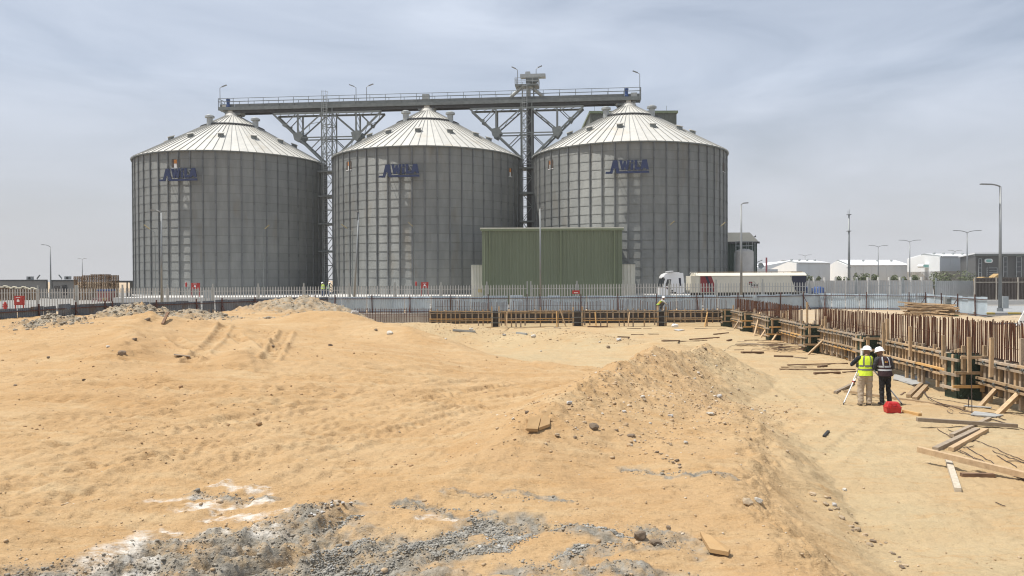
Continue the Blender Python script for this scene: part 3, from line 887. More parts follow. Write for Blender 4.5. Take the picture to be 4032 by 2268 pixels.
def emblem(k, deg, z, label):
    cx, cy = SILOS[k]
    a = R_(deg)
    n = Vector((math.sin(a), -math.cos(a), 0))
    us = Vector((math.cos(a), math.sin(a), 0))
    base = Vector((cx, cy, 0)) + n * (SR + 0.02) + Vector((0, 0, z))
    t = empty('wall_emblem', base, 0, label, 'emblem', 'orange and brown emblems on the silo walls')
    fn = lambda u, v, d: base + us * u + n * d + Vector((0, 0, v))
    MB().prism([(-0.60, -0.62), (0.60, -0.62), (0.60, -0.54), (-0.60, -0.54)], fn, 0.0, 0.05).obj('base_line', white, t)
    MB().prism([(-0.2, -0.53), (0.2, -0.53), (0.2, 0.0), (-0.2, 0.0)], fn, 0.0, 0.045).obj('white_field', white, t)
    MB().prism([(-0.21, 0.01), (0.21, 0.01), (0.21, 0.52), (-0.21, 0.52)], fn, 0.0, 0.05).obj('orange_field', orange, t)
    for s in (-1, 1):
        MB().prism([(s * 0.40 - 0.16, -0.53), (s * 0.40 + 0.16, -0.53), (s * 0.40 + 0.16, 0.46), (s * 0.40 + 0.07, 0.62), (s * 0.40 - 0.07, 0.62), (s * 0.40 - 0.16, 0.46)], fn, 0.0, 0.05).obj('brown_column', brown, t)
emblem(0, -12.3, 18.35, 'orange and brown emblem directly above blue letters on a silo')
emblem(1, -45.0, 18.1, 'faint orange emblem left of the letters on the middle silo')
emblem(1, 62.5, 17.6, 'dark orange emblem on the shaded flank of the middle silo')
emblem(2, -58.0, 18.1, 'faint orange emblem beside the tower on the silo behind the truck')
emblem(2, 61.0, 17.7, 'thin dark emblem at the far edge of the silo behind the truck')

# ------------------------------------------------------------------ conveyor bridge
BD = Vector((1, -0.0914, 0)).normalized()
BN = Vector((-BD.y, BD.x, 0)) * -1            # towards the camera
BA = Vector((-43.1, 114.84, 0))
BL = (Vector((18.3, 109.23, 0)) - BA).length
def B(s, n, z):
    return BA + BD * s + BN * n + Vector((0, 0, z))
br = empty('conveyor_bridge', B(BL / 2, 0, 27.9), 0, 'long grey conveyor bridge with railings spanning the tops of the silos', 'conveyor')
def bbox(mb, s0, s1, n0, n1, z0, z1):
    mb.add([B(s0, n0, z0), B(s1, n0, z0), B(s1, n1, z0), B(s0, n1, z0), B(s0, n0, z1), B(s1, n0, z1), B(s1, n1, z1), B(s0, n1, z1)], MB.BF)
    return mb
bbox(MB(), 0, BL, -1.0, 1.0, 28.05, 28.18).obj('deck', steel, br)
bbox(MB(), 3.5, BL - 3.5, -0.45, 0.45, 28.18, 29.0).obj('conveyor_trough', steel, br)
nseg = 27
for k in range(nseg):
    s0, s1 = BL * k / nseg, BL * (k + 1) / nseg
    m = MB()
    bbox(m, s0 + 0.015, s1 - 0.015, 1.0, 1.06, 28.0, 28.5)
    m.obj('toe_panel', steel, br)
    m = MB()
    bbox(m, s0 + 0.03, s1 - 0.03, 0.5, 0.56, 28.55, 29.0)
    m.obj('trough_panel', steel, br)
    for n in (1.03, -1.03):
        MB().bar(B(s0, n, 28.1), B(s0, n, 29.75), 0.06).obj('rail_post', steel, br)
for n in (1.03, -1.03):
    MB().bar(B(0, n, 29.75), B(BL, n, 29.75), 0.06).obj('top_rail', steel, br)
    MB().bar(B(0, n, 29.3), B(BL, n, 29.3), 0.045).obj('mid_rail', steel, br)
for s in (0, BL):
    e = MB()
    e.bar(B(s, -1.03, 29.75), B(s, 1.03, 29.75), 0.06).bar(B(s, -1.03, 29.3), B(s, 1.03, 29.3), 0.045)
    for n in (-1.03, 0, 1.03):
        e.bar(B(s, n, 28.0), B(s, n, 29.75), 0.06)
    e.obj('end_rail', steel, br)
for n in (0.75, -0.75):
    bbox(MB(), 1.8, BL - 1.2, n - 0.06, n + 0.06, 27.62, 28.05).obj('girder', steel_k, br)
for s in (2.1, 31.0, BL - 2.2):
    m = MB()
    m.prism([(s - 1.5, 28.0), (s + 1.5, 28.0), (s + 1.05, 27.35), (s - 1.05, 27.35)], lambda u, v, n: B(u, n, v), -0.8, 0.8)
    m.obj('discharge_hopper', steel, br)
for s in (1.35, BL - 2.0):
    m = MB()
    p = B(s, 0.7, 28.2)
    m.lathe([(0.0, p.z), (0.30, p.z), (0.32, p.z + 0.5), (0.22, p.z + 0.62), (0.24, p.z + 1.25), (0.3, p.z + 1.3), (0.3, p.z + 1.5), (0, p.z + 1.55)], 14, (p.x, p.y))
    m.obj('drive_motor', blue, br)
bbox(MB(), BL - 1.4, BL - 0.5, 0.2, 0.8, 28.3, 29.1).obj('control_box', steel_l, br)
bbox(MB(), 30.4, 31.4, -0.2, 0.5, 28.98, 29.75).obj('control_box', steel_l, br)
bbox(MB(), 0.35, 0.95, 0.2, 0.6, 28.3, 28.9).obj('control_box', cream, br)

# ------------------------------------------------------------------ lattice towers with V trusses
def tower(px, label, elevator):
    cx = px
    cy = 110.9 - 0.0914 * cx
    c = Vector((cx, cy, 0))
    t = empty('lattice_tower', c + Vector((0, 0, 0.95)), 0, label, 'tower', 'lattice towers between the silos')
    def T(u, n, z):
        return c + BD * u + BN * n + Vector((0, 0, z))
    hw, hd = 0.78, 1.05
    for u in (-hw, hw):
        for n in (-hd, hd):
            MB().bar(T(u, n, 0.95), T(u, n, 28.0), 0.16).obj('leg', steel, t)
    st = 2.05
    z = 0.95
    k = 0
    while z + st < 27.9:
        m = MB()
        for n in (-hd, hd):
            m.bar(T(-hw, n, z), T(hw, n, z), 0.09)
            a, b2 = (-hw, hw) if k % 2 else (hw, -hw)
            m.bar(T(a, n, z), T(b2, n, z + st), 0.08)
            if z > 19: m.bar(T(b2, n, z), T(a, n, z + st), 0.06)
        for u in (-hw, hw):
            m.bar(T(u, -hd, z), T(u, hd, z), 0.09)
            m.bar(T(u, -hd, z), T(u, hd, z + st), 0.07)
        m.obj('bracing', steel, t)
        z += st
        k += 1
    zt, zm, za = 27.3, 23.75, 20.2
    tw, mw = 8.1, 4.35
    for n in (-hd, hd):
        MB().bar(T(-tw, n, zt), T(tw, n, zt), 0.2, 0.26).obj('top_chord', steel, t)
        MB().bar(T(-mw, n, zm), T(mw, n, zm), 0.14, 0.16).obj('mid_chord', steel, t)
        for s in (-1, 1):
            MB().bar(T(s * tw, n, zt), T(s * 0.7, n, za), 0.20, 0.25).obj('inclined_strut', steel, t)
            MB().bar(T(s * mw, n, zm + 0.3), T(s * mw, n, zt), 0.22).obj('vertical_post', steel, t)
            m = MB()
            m.bar(T(s * hw, n, zt - 0.1), T(s * mw, n, zm + 0.4), 0.14, 0.18)
            m.bar(T(s * 6.3, n, 25.6), T(s * 4.6, n, zt), 0.11)
            m.bar(T(s * hw, n, zm - 0.1), T(s * 2.55, n, 21.95), 0.12)
            m.obj('diagonal', steel, t)
            MB().prism([(s * mw - 0.75, zm + 0.62), (s * mw + 0.45, zm + 0.85), (s * mw + 0.75, zm + 0.25), (s * mw + 0.1, zm - 0.7), (s * mw - 0.5, zm - 0.35)], lambda u, v, d: T(u, d, v), n - 0.13, n + 0.13).obj('gusset_plate', steel, t)
            MB().prism([(s * 6.3 - 0.3, 25.9), (s * 6.3 + 0.35, 25.7), (s * 6.3 + 0.1, 25.25), (s * 6.3 - 0.35, 25.5)], lambda u, v, d: T(u, d, v), n - 0.125, n + 0.125).obj('gusset_plate', steel, t)
    m = MB()
    for i in range(13):                       # lacing between the front and back planes
        u0, u1 = -tw + i * tw / 6.5, -tw + (i + 1) * tw / 6.5
        m.bar(T(u0, -hd, zt - 0.1), T(min(u1, tw), hd, zt - 0.1), 0.06)
    for s in (-1, 1):
        for i in range(7):
            f0, f1 = i / 7, (i + 1) / 7
            a = T(s * (tw + (0.7 - tw) * f0), -hd if i % 2 else hd, zt + (za - zt) * f0)
            b2 = T(s * (tw + (0.7 - tw) * f1), hd if i % 2 else -hd, zt + (za - zt) * f1)
            m.bar(a, b2, 0.07)
        for i in range(3):
            z0, z1 = zm + 0.3 + i * 1.05, zm + 0.3 + (i + 1) * 1.05
            m.bar(T(s * mw, -hd, z0), T(s * mw, hd, z1), 0.06)
        for i in range(4):
            f0, f1 = i / 4, (i + 1) / 4
            m.bar(T(s * (hw + (mw - hw) * f0), -hd if i % 2 else hd, zt - 0.1 + (zm + 0.5 - zt) * f0), T(s * (hw + (mw - hw) * f1), hd if i % 2 else -hd, zt - 0.1 + (zm + 0.5 - zt) * f1), 0.06)
    m.obj('lacing', steel, t)
    for z in (18.6, 15.0, 11.0, 7.0):         # landings
        pl = MB().prism([(-1.3, -1.3), (1.3, -1.3), (1.3, 1.6), (-1.3, 1.6)], lambda u, n, zz: T(u, n, zz), z, z + 0.22)
        pl.obj('landing', steel, t)
    m = MB()
    for z in (19.2, 19.7, 20.2):
        m.bar(T(-1.3, 1.6, z), T(1.3, 1.6, z), 0.05)
    for u in (-1.3, -0.4, 0.5, 1.3):
        m.bar(T(u, 1.6, 18.8), T(u, 1.6, 20.2), 0.05)
    m.obj('landing_rail', steel, t)
    lad = MB()
    for u in (-0.25, 0.25):
        lad.bar(T(u - 0.2, hd + 0.2, 1.0), T(u - 0.2, hd + 0.2, 29.9), 0.05)
    z = 1.2
    while z < 29.8:
        lad.bar(T(-0.45, hd + 0.2, z), T(0.05, hd + 0.2, z), 0.035)
        z += 0.33
    lad.obj('ladder', steel_l, t)
    cg = MB()
    z = 20.6
    while z < 30.4:
        pts = [T(-0.2 + 0.42 * math.cos(a), hd + 0.2 + 0.75 * math.sin(a), z) for a in np.linspace(math.pi, 0, 7)]
        for a, b2 in zip(pts[:-1], pts[1:]):
            cg.bar(a, b2, 0.04)
        z += 1.2
    for a in np.linspace(math.pi, 0, 5):
        cg.bar(T(-0.2 + 0.42 * math.cos(a), hd + 0.2 + 0.75 * math.sin(a), 20.6), T(-0.2 + 0.42 * math.cos(a), hd + 0.2 + 0.75 * math.sin(a), 30.4), 0.03)
    cg.obj('safety_cage', steel_l, t)
    if elevator:
        MB().prism([(-0.42, -0.55), (0.62, -0.55), (0.62, 0.35), (-0.42, 0.35)], lambda u, n, zz: T(u + 0.35, n, zz), 0.95, 27.9).obj('elevator_casing', steel_k, t)
        MB().prism([(-0.3, -0.4), (0.3, -0.4), (0.3, 0.4), (-0.3, 0.4)], lambda u, n, zz: T(u + 0.25, n, zz), 27.9, 31.8).obj('elevator_casing', steel_l, t)
        MB().prism([(-1.6, -1.2), (1.75, -1.2), (1.75, 1.3), (-1.6, 1.3)], lambda u, n, zz: T(u, n, zz), 30.4, 30.62).obj('head_platform', steel, t)
        MB().prism([(-0.1, 31.0), (1.3, 31.0), (1.75, 31.5), (1.75, 31.74), (-0.1, 31.74)], lambda u, v, n: T(u, n, v), -0.5, 0.5).obj('elevator_head', steel, t)
        MB().prism([(-0.9, 31.75), (2.7, 31.75), (2.7, 32.2), (-0.9, 32.2)], lambda u, v, n: T(u, n, v), -0.6, 0.6).obj('head_canopy', steel_l, t)
        MB().prism([(-0.25, 32.2), (0.6, 32.2), (0.5, 32.6), (-0.15, 32.6)], lambda u, v, n: T(u, n, v), -0.35, 0.35).obj('head_cap', steel_l, t)
        m = MB()
        for zz in (31.05, 31.5):
            for n in (-1.2, 1.3):
                m.bar(T(-1.6, n, zz), T(1.75, n, zz), 0.05)
            for u in (-1.6, 1.75):
                m.bar(T(u, -1.2, zz), T(u, 1.3, zz), 0.05)
        for u in (-1.6, -0.7, 0.9, 1.75):
            for n in (-1.2, 1.3):
                m.bar(T(u, n, 30.6), T(u, n, 31.5), 0.05)
        for u in (-1.5, 1.6):
            m.bar(T(u, 0, 30.6), T(u, 0, 31.76), 0.09)
        m.obj('platform_rail', steel_l, t)
        for s in (-1, 1):
            MB().tube(T(s * 0.35, 0.5, 30.6), T(s * 2.3, 0.4, 29.0), 0.26, 0.26, 12).obj('spout', steel_l, t)
        m = MB()
        for u in (-0.62, 1.0):
            m.bar(T(u, -0.5, 28.0), T(u, -0.5, 30.4), 0.12).bar(T(u, 0.7, 28.0), T(u, 0.7, 30.4), 0.12)
        m.obj('head_leg', steel, t)
tower(-26.75, 'lattice tower with V truss and caged ladder, no elevator head', False)
tower(2.25, 'lattice tower carrying the bucket elevator head above the conveyor', True)

# ------------------------------------------------------------------ lamps on the conveyor
def floodlight_post(base, h, side, label, arm=0.75):
    t = empty('floodlight_post', base, 0, label, 'floodlight', 'floodlight posts on the conveyor bridge')
    b0 = Vector(base)
    MB().tube(b0, b0 + Vector((0, 0, h)), 0.055, 0.045, 8).obj('pole', lamp_grey, t)
    MB().tube(b0 + Vector((0, 0, h)), b0 + Vector((side * arm * 0.6, 0, h + 0.28)), 0.04, 0.04, 6).obj('arm', lamp_grey, t)
    MB().bar(b0 + Vector((side * arm * 0.4, 0, h + 0.20)), b0 + Vector((side * (arm + 0.25), 0, h + 0.46)), 0.28, 0.10).obj('lamp_head', lamp_grey, t)
floodlight_post(B(0.25, 1.0, 28.2), 3.1, 1, 'floodlight post on the conveyor end over the silo beside the pallets')
floodlight_post(B(20.2, -0.95, 28.2), 3.1, -1, 'floodlight post on the conveyor, head turned towards the plain tower')
floodlight_post(B(21.8, -0.95, 28.2), 3.15, 1, 'floodlight post on the conveyor, head turned towards the elevator tower')
floodlight_post(B(BL - 0.15, 1.0, 28.2), 3.4, -1, 'floodlight post on the conveyor end above the green block')
tp = Vector((2.25, 110.7, 0))
floodlight_post((tp.x - 1.3, tp.y, 30.6), 2.3, -1, 'floodlight post on the elevator head, turned to the middle silo', 0.6)
floodlight_post((tp.x + 1.35, tp.y, 32.2), 0.85, 1, 'floodlight post on the elevator canopy, turned to the green block', 0.6)

# ------------------------------------------------------------------ buildings round the silos
def cladding_front(t, x0, x1, y, z0, z1, n, m, nm='cladding_panel', ny=-1, th=0.05, trough=0.05):
    """row of upright profiled panels facing the camera"""
    w = (x1 - x0) / n
    a = MB()
    a.prism([(0.0, 0.0), (w * 0.62, 0.0), (w * 0.72, trough), (w * 0.90, trough), (w, 0.0), (w, -th), (0, -th)], lambda u, v, z: (u, ny * v, z), z0, z1)
    me = a.mesh(nm, m)
    L = t.location
    for k in range(n):
        inst(nm, me, t, (x0 + k * w - L.x, y - L.y, -L.z))
def roofed_hall(name, label, x0, x1, y0, y1, h, m, trim, roofm, npan, ridge=0.0, cat='building'):
    t = empty(name, ((x0 + x1) / 2, y0, 0), 0, label, cat)
    MB().box(x0 + 0.06, x1 - 0.06, y0 + 0.06, y1, 0, h).obj('wall', m, t)
    cladding_front(t, x0, x1, y0, 0.0, h, npan, m)
    MB().box(x0 - 0.15, x1 + 0.15, y0 - 0.22, y0 + 0.06, h - 0.12, h + 0.12).obj('gutter', trim, t)
    MB().prism([(y0 - 0.12, h + 0.121), (y1, h + 0.121), (y1, h + 0.16 + ridge), ((y0 + y1) / 2, h + 0.2 + ridge * 1.5), (y0 - 0.12, h + 0.26)], lambda y, z, x: (x, y, z), x0 - 0.2, x1 + 0.2).obj('roof', roofm, t)
    return t
gb = roofed_hall('green_shed', 'green ribbed metal shed standing before the silos', P(1898, 1000, 88).x, P(2450, 1000, 88).x, 88, 97, 8.55, green, green_t, cream, 41)
gx0, gx1 = P(1898, 1000, 88).x, P(2450, 1000, 88).x
for x in (gx0 + 0.9, gx0 + 9.0, gx1 - 0.9):
    MB().box(x - 0.07, x + 0.07, 87.80, 87.92, 0.2, 8.5).obj('downpipe', green_t, gb)
for x0, x1, lb in ((P(1858, 1100, 91).x, gx0 + 0.3, 'pale corrugated annex on the pallet side of the green shed'), (gx1 - 0.3, P(2492, 1100, 91).x, 'pale corrugated annex on the truck side of the green shed')):
    t = empty('shed_annex', ((x0 + x1) / 2, 89.3, 0), 0, lb, 'annex', 'annexes of the green shed')
    MB().box(x0 + .04, x1 - .04, 89.36, 95, 0, 4.55).obj('wall', cream, t)
    cladding_front(t, x0, x1, 89.3, 0, 4.6, 5, cream)
    MB().box(x0 - 0.05, x1 + 0.05, 89.2, 95.1, 4.601, 4.7).obj('roof', steel, t)
# tall green block behind the right-hand silo
x0, x1 = P(2324, 480, 132).x, P(2664, 480, 132).x
t = empty('green_block', ((x0 + x1) / 2, 132, 0), 0, 'tall dull olive metal block rising behind a silo roof', 'building')
MB().box(x0 + .06, x1 - .06, 132.06, 146, 0, 31.2).obj('wall', block_grey, t)
cladding_front(t, x0, x1, 132, 0, 31.2, 24, block_grey)
MB().box(x0 - .2, x1 + .2, 131.7, 146, 31.2, 31.6).obj('roof_trim', green_t, t)
for x in (x0 + 0.8, x1 - 1.6):
    MB().tube((x, 132.5, 31.5), (x, 132.5, 32.6), 0.03).obj('lightning_rod', steel, t)
# dark green building and steel tank right of the silos
x0, x1 = P(2855, 1000, 118).x, P(2981, 1000, 118).x
t = empty('dark_green_hall', ((x0 + x1) / 2, 118, 0), 0, 'dark green hall with pale sloping roof behind the round tank', 'building')
MB().box(x0 + .06, x1 - .06, 118.06, 140, 3.0, 8.4).obj('wall', green_d, t)
MB().box(x0 + .08, x1 - .08, 118.09, 139.9, 0, 2.999).obj('lower_wall', tanwall, t)
cladding_front(t, x0, x1, 118, 3.0, 8.4, 12, green_d)
MB().prism([(x0 - .2, 8.4), (x1 + .25, 8.4), (x1 - 1.2, 9.9), (x0 - .2, 9.9)], lambda x, z, y: (x, y, z) if True else None, 117.7, 140.2).obj('roof', cream, t)
MB().box(x0 - .2, x1 + .27, 117.55, 117.69, 8.2, 8.5).obj('fascia', steel_k, t)
tx, ty, tr = P(2930, 1000, 104).x, 104, P(2966, 1000, 104).x - P(2930, 1000, 104).x
t = empty('steel_tank', (tx, ty, 0.05), 0, 'round grey steel tank with railed top beside the dark green hall', 'tank')
tz = P(2930, 985, 104).z
MB().lathe([(tr, 0.05), (tr, tz - 0.3), (tr * 0.96, tz - 0.1), (tr * 0.5, tz + 0.12), (0, tz + 0.2)], 32, (tx, ty)).obj('shell', conc, t, True)
m = MB()
for zz in (0.6, 1.15):
    pts = [(tx + tr * 0.95 * math.cos(a), ty + tr * 0.95 * math.sin(a), tz + zz) for a in np.linspace(0, 2 * math.pi, 17)]
    m.path(pts, 0.03, 5)
for a in np.linspace(0, 2 * math.pi, 9)[:-1]:
    m.tube((tx + tr * 0.95 * math.cos(a), ty + tr * 0.95 * math.sin(a), tz - 0.1), (tx + tr * 0.95 * math.cos(a), ty + tr * 0.95 * math.sin(a), tz + 1.15), 0.03, 0.03, 5)
m.obj('top_railing', steel_l, t)
m = MB()
for x in (-0.2, 0.2):
    m.tube((tx + tr + 0.25, ty + x, 0.1), (tx + tr + 0.25, ty + x, tz + 1.0), 0.025, 0.025, 5)
m.obj('ladder', steel_l, t)
MB().path([(tx - tr - 0.12, ty - 0.4, tz - 0.4), (tx - tr - 0.12, ty - 0.4, 0.9), (tx - tr + 0.1, ty - 0.6, 0.5), (tx - tr + 0.5, ty - 0.8, 0.5)], 0.07, 8).obj('outlet_pipe', steel_l, t)
# satellite dish on a bracket and a red pole near the warehouse
t = empty('satellite_dish', P(2994, 1052, 117.5), 0, 'pale satellite dish on a bracket at the dark green hall', 'satellite dish')
c = P(2994, 1048, 117.3)
MB().lathe([(0.0, 0.0), (0.25, 0.04), (0.45, 0.13), (0.5, 0.17)], 18).obj('dish', steel_l, None)
d = bpy.data.objects[-1] if False else [o for o in C.objects if o.name.startswith('dish')][-1]
d.parent = t
d.location = (0, 0, 0.15)
d.rotation_euler = (R_(80), 0, R_(15))
e0 = P(2978, 1045, 117.9)
MB().bar(e0, c, 0.06).obj('bracket', steel, t)
MB().bar(P(2978, 1034, 117.9), P(3002, 1024, 117.3), 0.09).obj('strut', steel, t)
t = empty('red_pole', P(3018, 1100, 150) * 1.0, 0, 'slim dull red pole rising behind the low white annex', 'pole')
t.location.z = 0
p = P(3018, 1100, 150)
MB().tube((p.x, p.y, 0), (p.x, p.y, P(3018, 1014, 150).z), 0.20, 0.17, 8).obj('shaft', mat('dull_red', (0.25, 0.06, 0.07), (0.2, 0.05, 0.06)), t)

# white warehouses far right
def warehouse(label, gx0, gx1, sx1, d, dg, y_eave, y_ridge, side_back, lower=False, windows=(), seams=6):
    """near corner at gx1; lit gable runs back to gx0, long flank runs on to sx1 (pixels at real distances)"""
    Bv = P(gx1, 1080, d); Bv.z = 0
    A = P(gx0, 1080, d + dg); A.z = 0
    E = P(sx1, 1080, d + side_back); E.z = 0
    fd = E - Bv
    Mv = A.lerp(Bv, .5)
    ze = P(gx1, y_eave, d).z
    zr = P((gx0 + gx1) / 2, y_ridge, Mv.y).z
    t = empty('warehouse', Bv, 0, label, 'warehouse', 'warehouses beyond the yard wall')
    up = Vector((0, 0, 1))
    MB().add([A, Bv, Bv + up * ze, Mv + up * zr, A + up * ze, A + fd, Bv + fd, Bv + fd + up * ze, Mv + fd + up * zr, A + fd + up * ze],
             [(0, 1, 2, 3, 4), (9, 8, 7, 6, 5), (0, 4, 9, 5), (1, 6, 7, 2), (0, 5, 6, 1), (2, 7, 8, 3), (3, 8, 9, 4)]).obj('wall', wh_wall, t)
    n = seams
    nrm = Vector((fd.y, -fd.x, 0)).normalized()
    if nrm.y > 0: nrm = -nrm
    gd = (A - Bv).normalized()
    gn = Vector((gd.y, -gd.x, 0))
    if gn.y > 0: gn = -gn
    zl = P(gx1, 1068, d).z if lower else 0.0
    def skin_(p, q_, z0, z1, o, nm, m_):
        return MB().add([p + up * z0, q_ + up * z0, q_ + up * z1, p + up * z1, p + o + up * z0, q_ + o + up * z0, q_ + o + up * z1, p + o + up * z1], MB.BF).obj(nm, m_, t)
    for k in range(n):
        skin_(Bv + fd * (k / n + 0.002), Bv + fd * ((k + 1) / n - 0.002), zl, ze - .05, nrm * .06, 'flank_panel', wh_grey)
    if lower:
        skin_(Bv, Bv + fd, 0, zl, nrm * .1, 'base_wall', tanwall)
        skin_(Bv, A, 0, zl, gn * .1, 'base_wall', tanwall)
    s = gn * .35
    for c_, o in ((Bv, nrm * .3), (A, -nrm * .3)):
        MB().add([c_ + s + up * (ze + 0.02) + o, c_ + fd + up * (ze + 0.02) + o, Mv + fd + up * (zr + 0.12), Mv + s + up * (zr + 0.12), c_ + s + up * (ze + 0.22) + o, c_ + fd + up * (ze + 0.22) + o, Mv + fd + up * (zr + 0.34), Mv + s + up * (zr + 0.34)], MB.BF).obj('roof', wh_roof, t)
    m = MB()
    m.bar(A + s * 1.1 + up * (ze + .1), Mv + s * 1.1 + up * (zr + .2), .12, .3).bar(Mv + s * 1.1 + up * (zr + .2), Bv + s * 1.1 + up * (ze + .1), .12, .3)
    m.obj('verge_trim', steel_l, t)
    for (f_, z_, w_, h_) in windows:
        p = Bv + (A - Bv) * f_
        skin_(p - gd * w_ / 2, p + gd * w_ / 2, z_ - h_ / 2, z_ + h_ / 2, gn * .1, 'louvre', tanwall)
    for k in range(4):
        v = Mv.lerp(Bv, 0.35) + fd * ((k + 0.6) / 4.2) + up * (ze + (zr - ze) * 0.65)
        MB().lathe([(.28, v.z + .1), (.28, v.z + .45), (.38, v.z + .5), (.3, v.z + .75), (0, v.z + .8)], 10, (v.x, v.y)).obj('roof_ventilator', steel_l, t)
    return t
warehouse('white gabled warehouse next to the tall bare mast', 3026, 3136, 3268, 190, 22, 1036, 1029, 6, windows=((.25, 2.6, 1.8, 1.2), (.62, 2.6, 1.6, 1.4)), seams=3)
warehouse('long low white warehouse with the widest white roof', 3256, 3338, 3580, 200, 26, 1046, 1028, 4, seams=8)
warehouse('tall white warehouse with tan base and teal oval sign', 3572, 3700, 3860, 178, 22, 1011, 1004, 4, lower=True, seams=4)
m = MB()
for (px, wd) in ((3190, 3.4), (3560, 3.0)):
    pass
c = P(3636, 1048, 186.5)
sg = empty('oval_sign', c, 0, 'teal and white oval sign on the tan-based warehouse gable', 'sign')
def oval(cx, cz, w, h, n=12):
    r = h / 2
    pts = [(cx + w / 2 - r + r * math.cos(a), cz + r * math.sin(a)) for a in np.linspace(-math.pi / 2, math.pi / 2, n)]
    pts += [(cx - w / 2 + r + r * math.cos(a), cz + r * math.sin(a)) for a in np.linspace(math.pi / 2, 1.5 * math.pi, n)]
    return pts
MB().prism(oval(c.x, c.z, 2.0, 0.85), lambda u, v, y: (u, y, v), 184.9, 187.5).obj('board', white, sg)
MB().prism(oval(c.x - 0.1, c.z, 1.5, 0.6), lambda u, v, y: (u, y, v), 184.84, 184.899).obj('teal_field', teal, sg)
# low white annex near the dark green hall
x0, x1 = P(2976, 1080, 160).x, P(3062, 1080, 160).x
t = empty('low_annex', ((x0 + x1) / 2, 160, 0), 0, 'low white annex with grey shutter beside the red pole', 'building')
za = P(3000, 1060, 160).z
MB().box(x0, x1, 160.05, 175, 0, za).obj('wall', wh_wall, t)
xs0, xs1 = P(3024, 1080, 160).x, x1
MB().box(xs0, xs1, 159.9, 160.04, P(3040, 1074, 160).z, za - 0.02).obj('shutter_panel', wh_grey, t)
MB().box(xs0 + .1, xs1 - .1, 159.93, 160.045, 0.1, P(3040, 1074, 160).z - 0.02).obj('opening', steel_k, t)
MB().prism([(x0 - .1, za + .001), (x0 + 3.0, za + .001), (x0 + 7.2, za + 1.7), (x0 - .1, za + 0.35)], lambda u, v, y: (u, y, v), 160, 174).obj('roof', wh_roof, t)
# dark grey building at the right edge
d = 150
x0, x1 = P(3842, 1050, d).x, P(4240, 1050, d).x
ztop = P(3900, 1000, d).z
t = empty('grey_office', ((x0 + x1) / 2, d, 0), 0, 'dark grey office block with tall narrow windows and oval sign', 'building')
k_ = (d + 25) / d
MB().prism([(x0, d + .05), (x1, d + .05), (x1 * k_, d + 25), (x0 * k_ - 3.5, d + 25)], lambda u_, v_, z_: (u_, v_, z_), 0, ztop).obj('wall', greybld, t)
MB().prism([(x0 - .5, d - .5), (x1 + .2, d - .5), (x1 * k_, d + 25), (x0 * k_ - 4, d + 25)], lambda u_, v_, z_: (u_, v_, z_), ztop + .001, ztop + .25).obj('roof', wh_roof, t)
MB().box(x0 - .4, x1 + .2, d - .4, d + .049, ztop - 0.35, ztop).obj('fascia', steel, t)
for (a, b2, y0, y1) in ((3853, 3864, 1020, 1090), (3950, 3964, 1012, 1090), (4001, 4020, 1012, 1090), (3885, 3925, 1056, 1090), (4060, 4080, 1012, 1090)):
    wx0, wx1 = P(a, 1050, d).x, P(b2, 1050, d).x
    w = MB().box(wx0, wx1, d - .06, d + .04, P(a, y1, d).z, P(a, y0, d).z).obj('window', glass, t)
    fr = MB()
    zz0, zz1 = P(a, y1, d).z, P(a, y0, d).z
    for x in (wx0, wx1):
        fr.box(x - .05, x + .05, d - .12, d + .03, zz0, zz1)
    for k in range(1, 4):
        z = zz0 + (zz1 - zz0) * k / 4
        fr.box(wx0 + .051, wx1 - .051, d - .1, d + .03, z - .03, z + .03)
    fr.box(wx0 - .05, wx1 + .05, d - .12, d + .03, zz1 + .001, zz1 + .1)
    fr.obj('window_frame', steel_l, w)
c = P(3890, 1027, d)
MB().prism(oval(c.x, c.z, 1.55, 0.8), lambda u, v, y: (u, y, v), d - .3, d + .04).obj('oval_sign', white, t)
MB().prism(oval(c.x, c.z, 1.05, 0.52), lambda u, v, y: (u, y, v), d - .34, d - .3).obj('sign_field', teal, t)
MB().box(P(3996, 1050, d).x, P(4040, 1050, d).x, d - .2, d + .04, P(4000, 1007, d).z, P(4000, 1002, d).z).obj('name_strip', teal, t)
# yellow loader behind the brown fence
c = P(3895, 1085, 110)
t = empty('yellow_loader', (c.x, 110, 0.0), 0, 'yellow loader half hidden behind the brown slatted fence', 'loader')
MB().prism([(-1.1, 1.7), (-0.9, 2.7), (-0.2, 2.95), (0.1, 2.9), (0.3, 2.9), (0.6, 2.6), (0.6, 1.7)], lambda u, v, y: (c.x + u - 0.4, y, v), 110, 111.6).obj('bonnet', loader_m, t)
MB().prism([(0.6, 1.8), (1.2, 2.9), (1.7, 3.25), (1.95, 3.4), (1.8, 1.8)], lambda u, v, y: (c.x + u - 0.4, y, v), 110.1, 111.5).obj('arm', loader_m, t)
MB().tube((c.x + 0.2, 110.5, 2.0), (c.x + 0.2, 110.5, 4.6), 0.06).obj('exhaust_stack', steel_k, t)
for x in (-0.7, 1.2):
    MB().tube((c.x + x, 109.9, 0.9), (c.x + x, 110.5, 0.9), 0.85, 0.85, 20).obj('wheel', tyre, t)

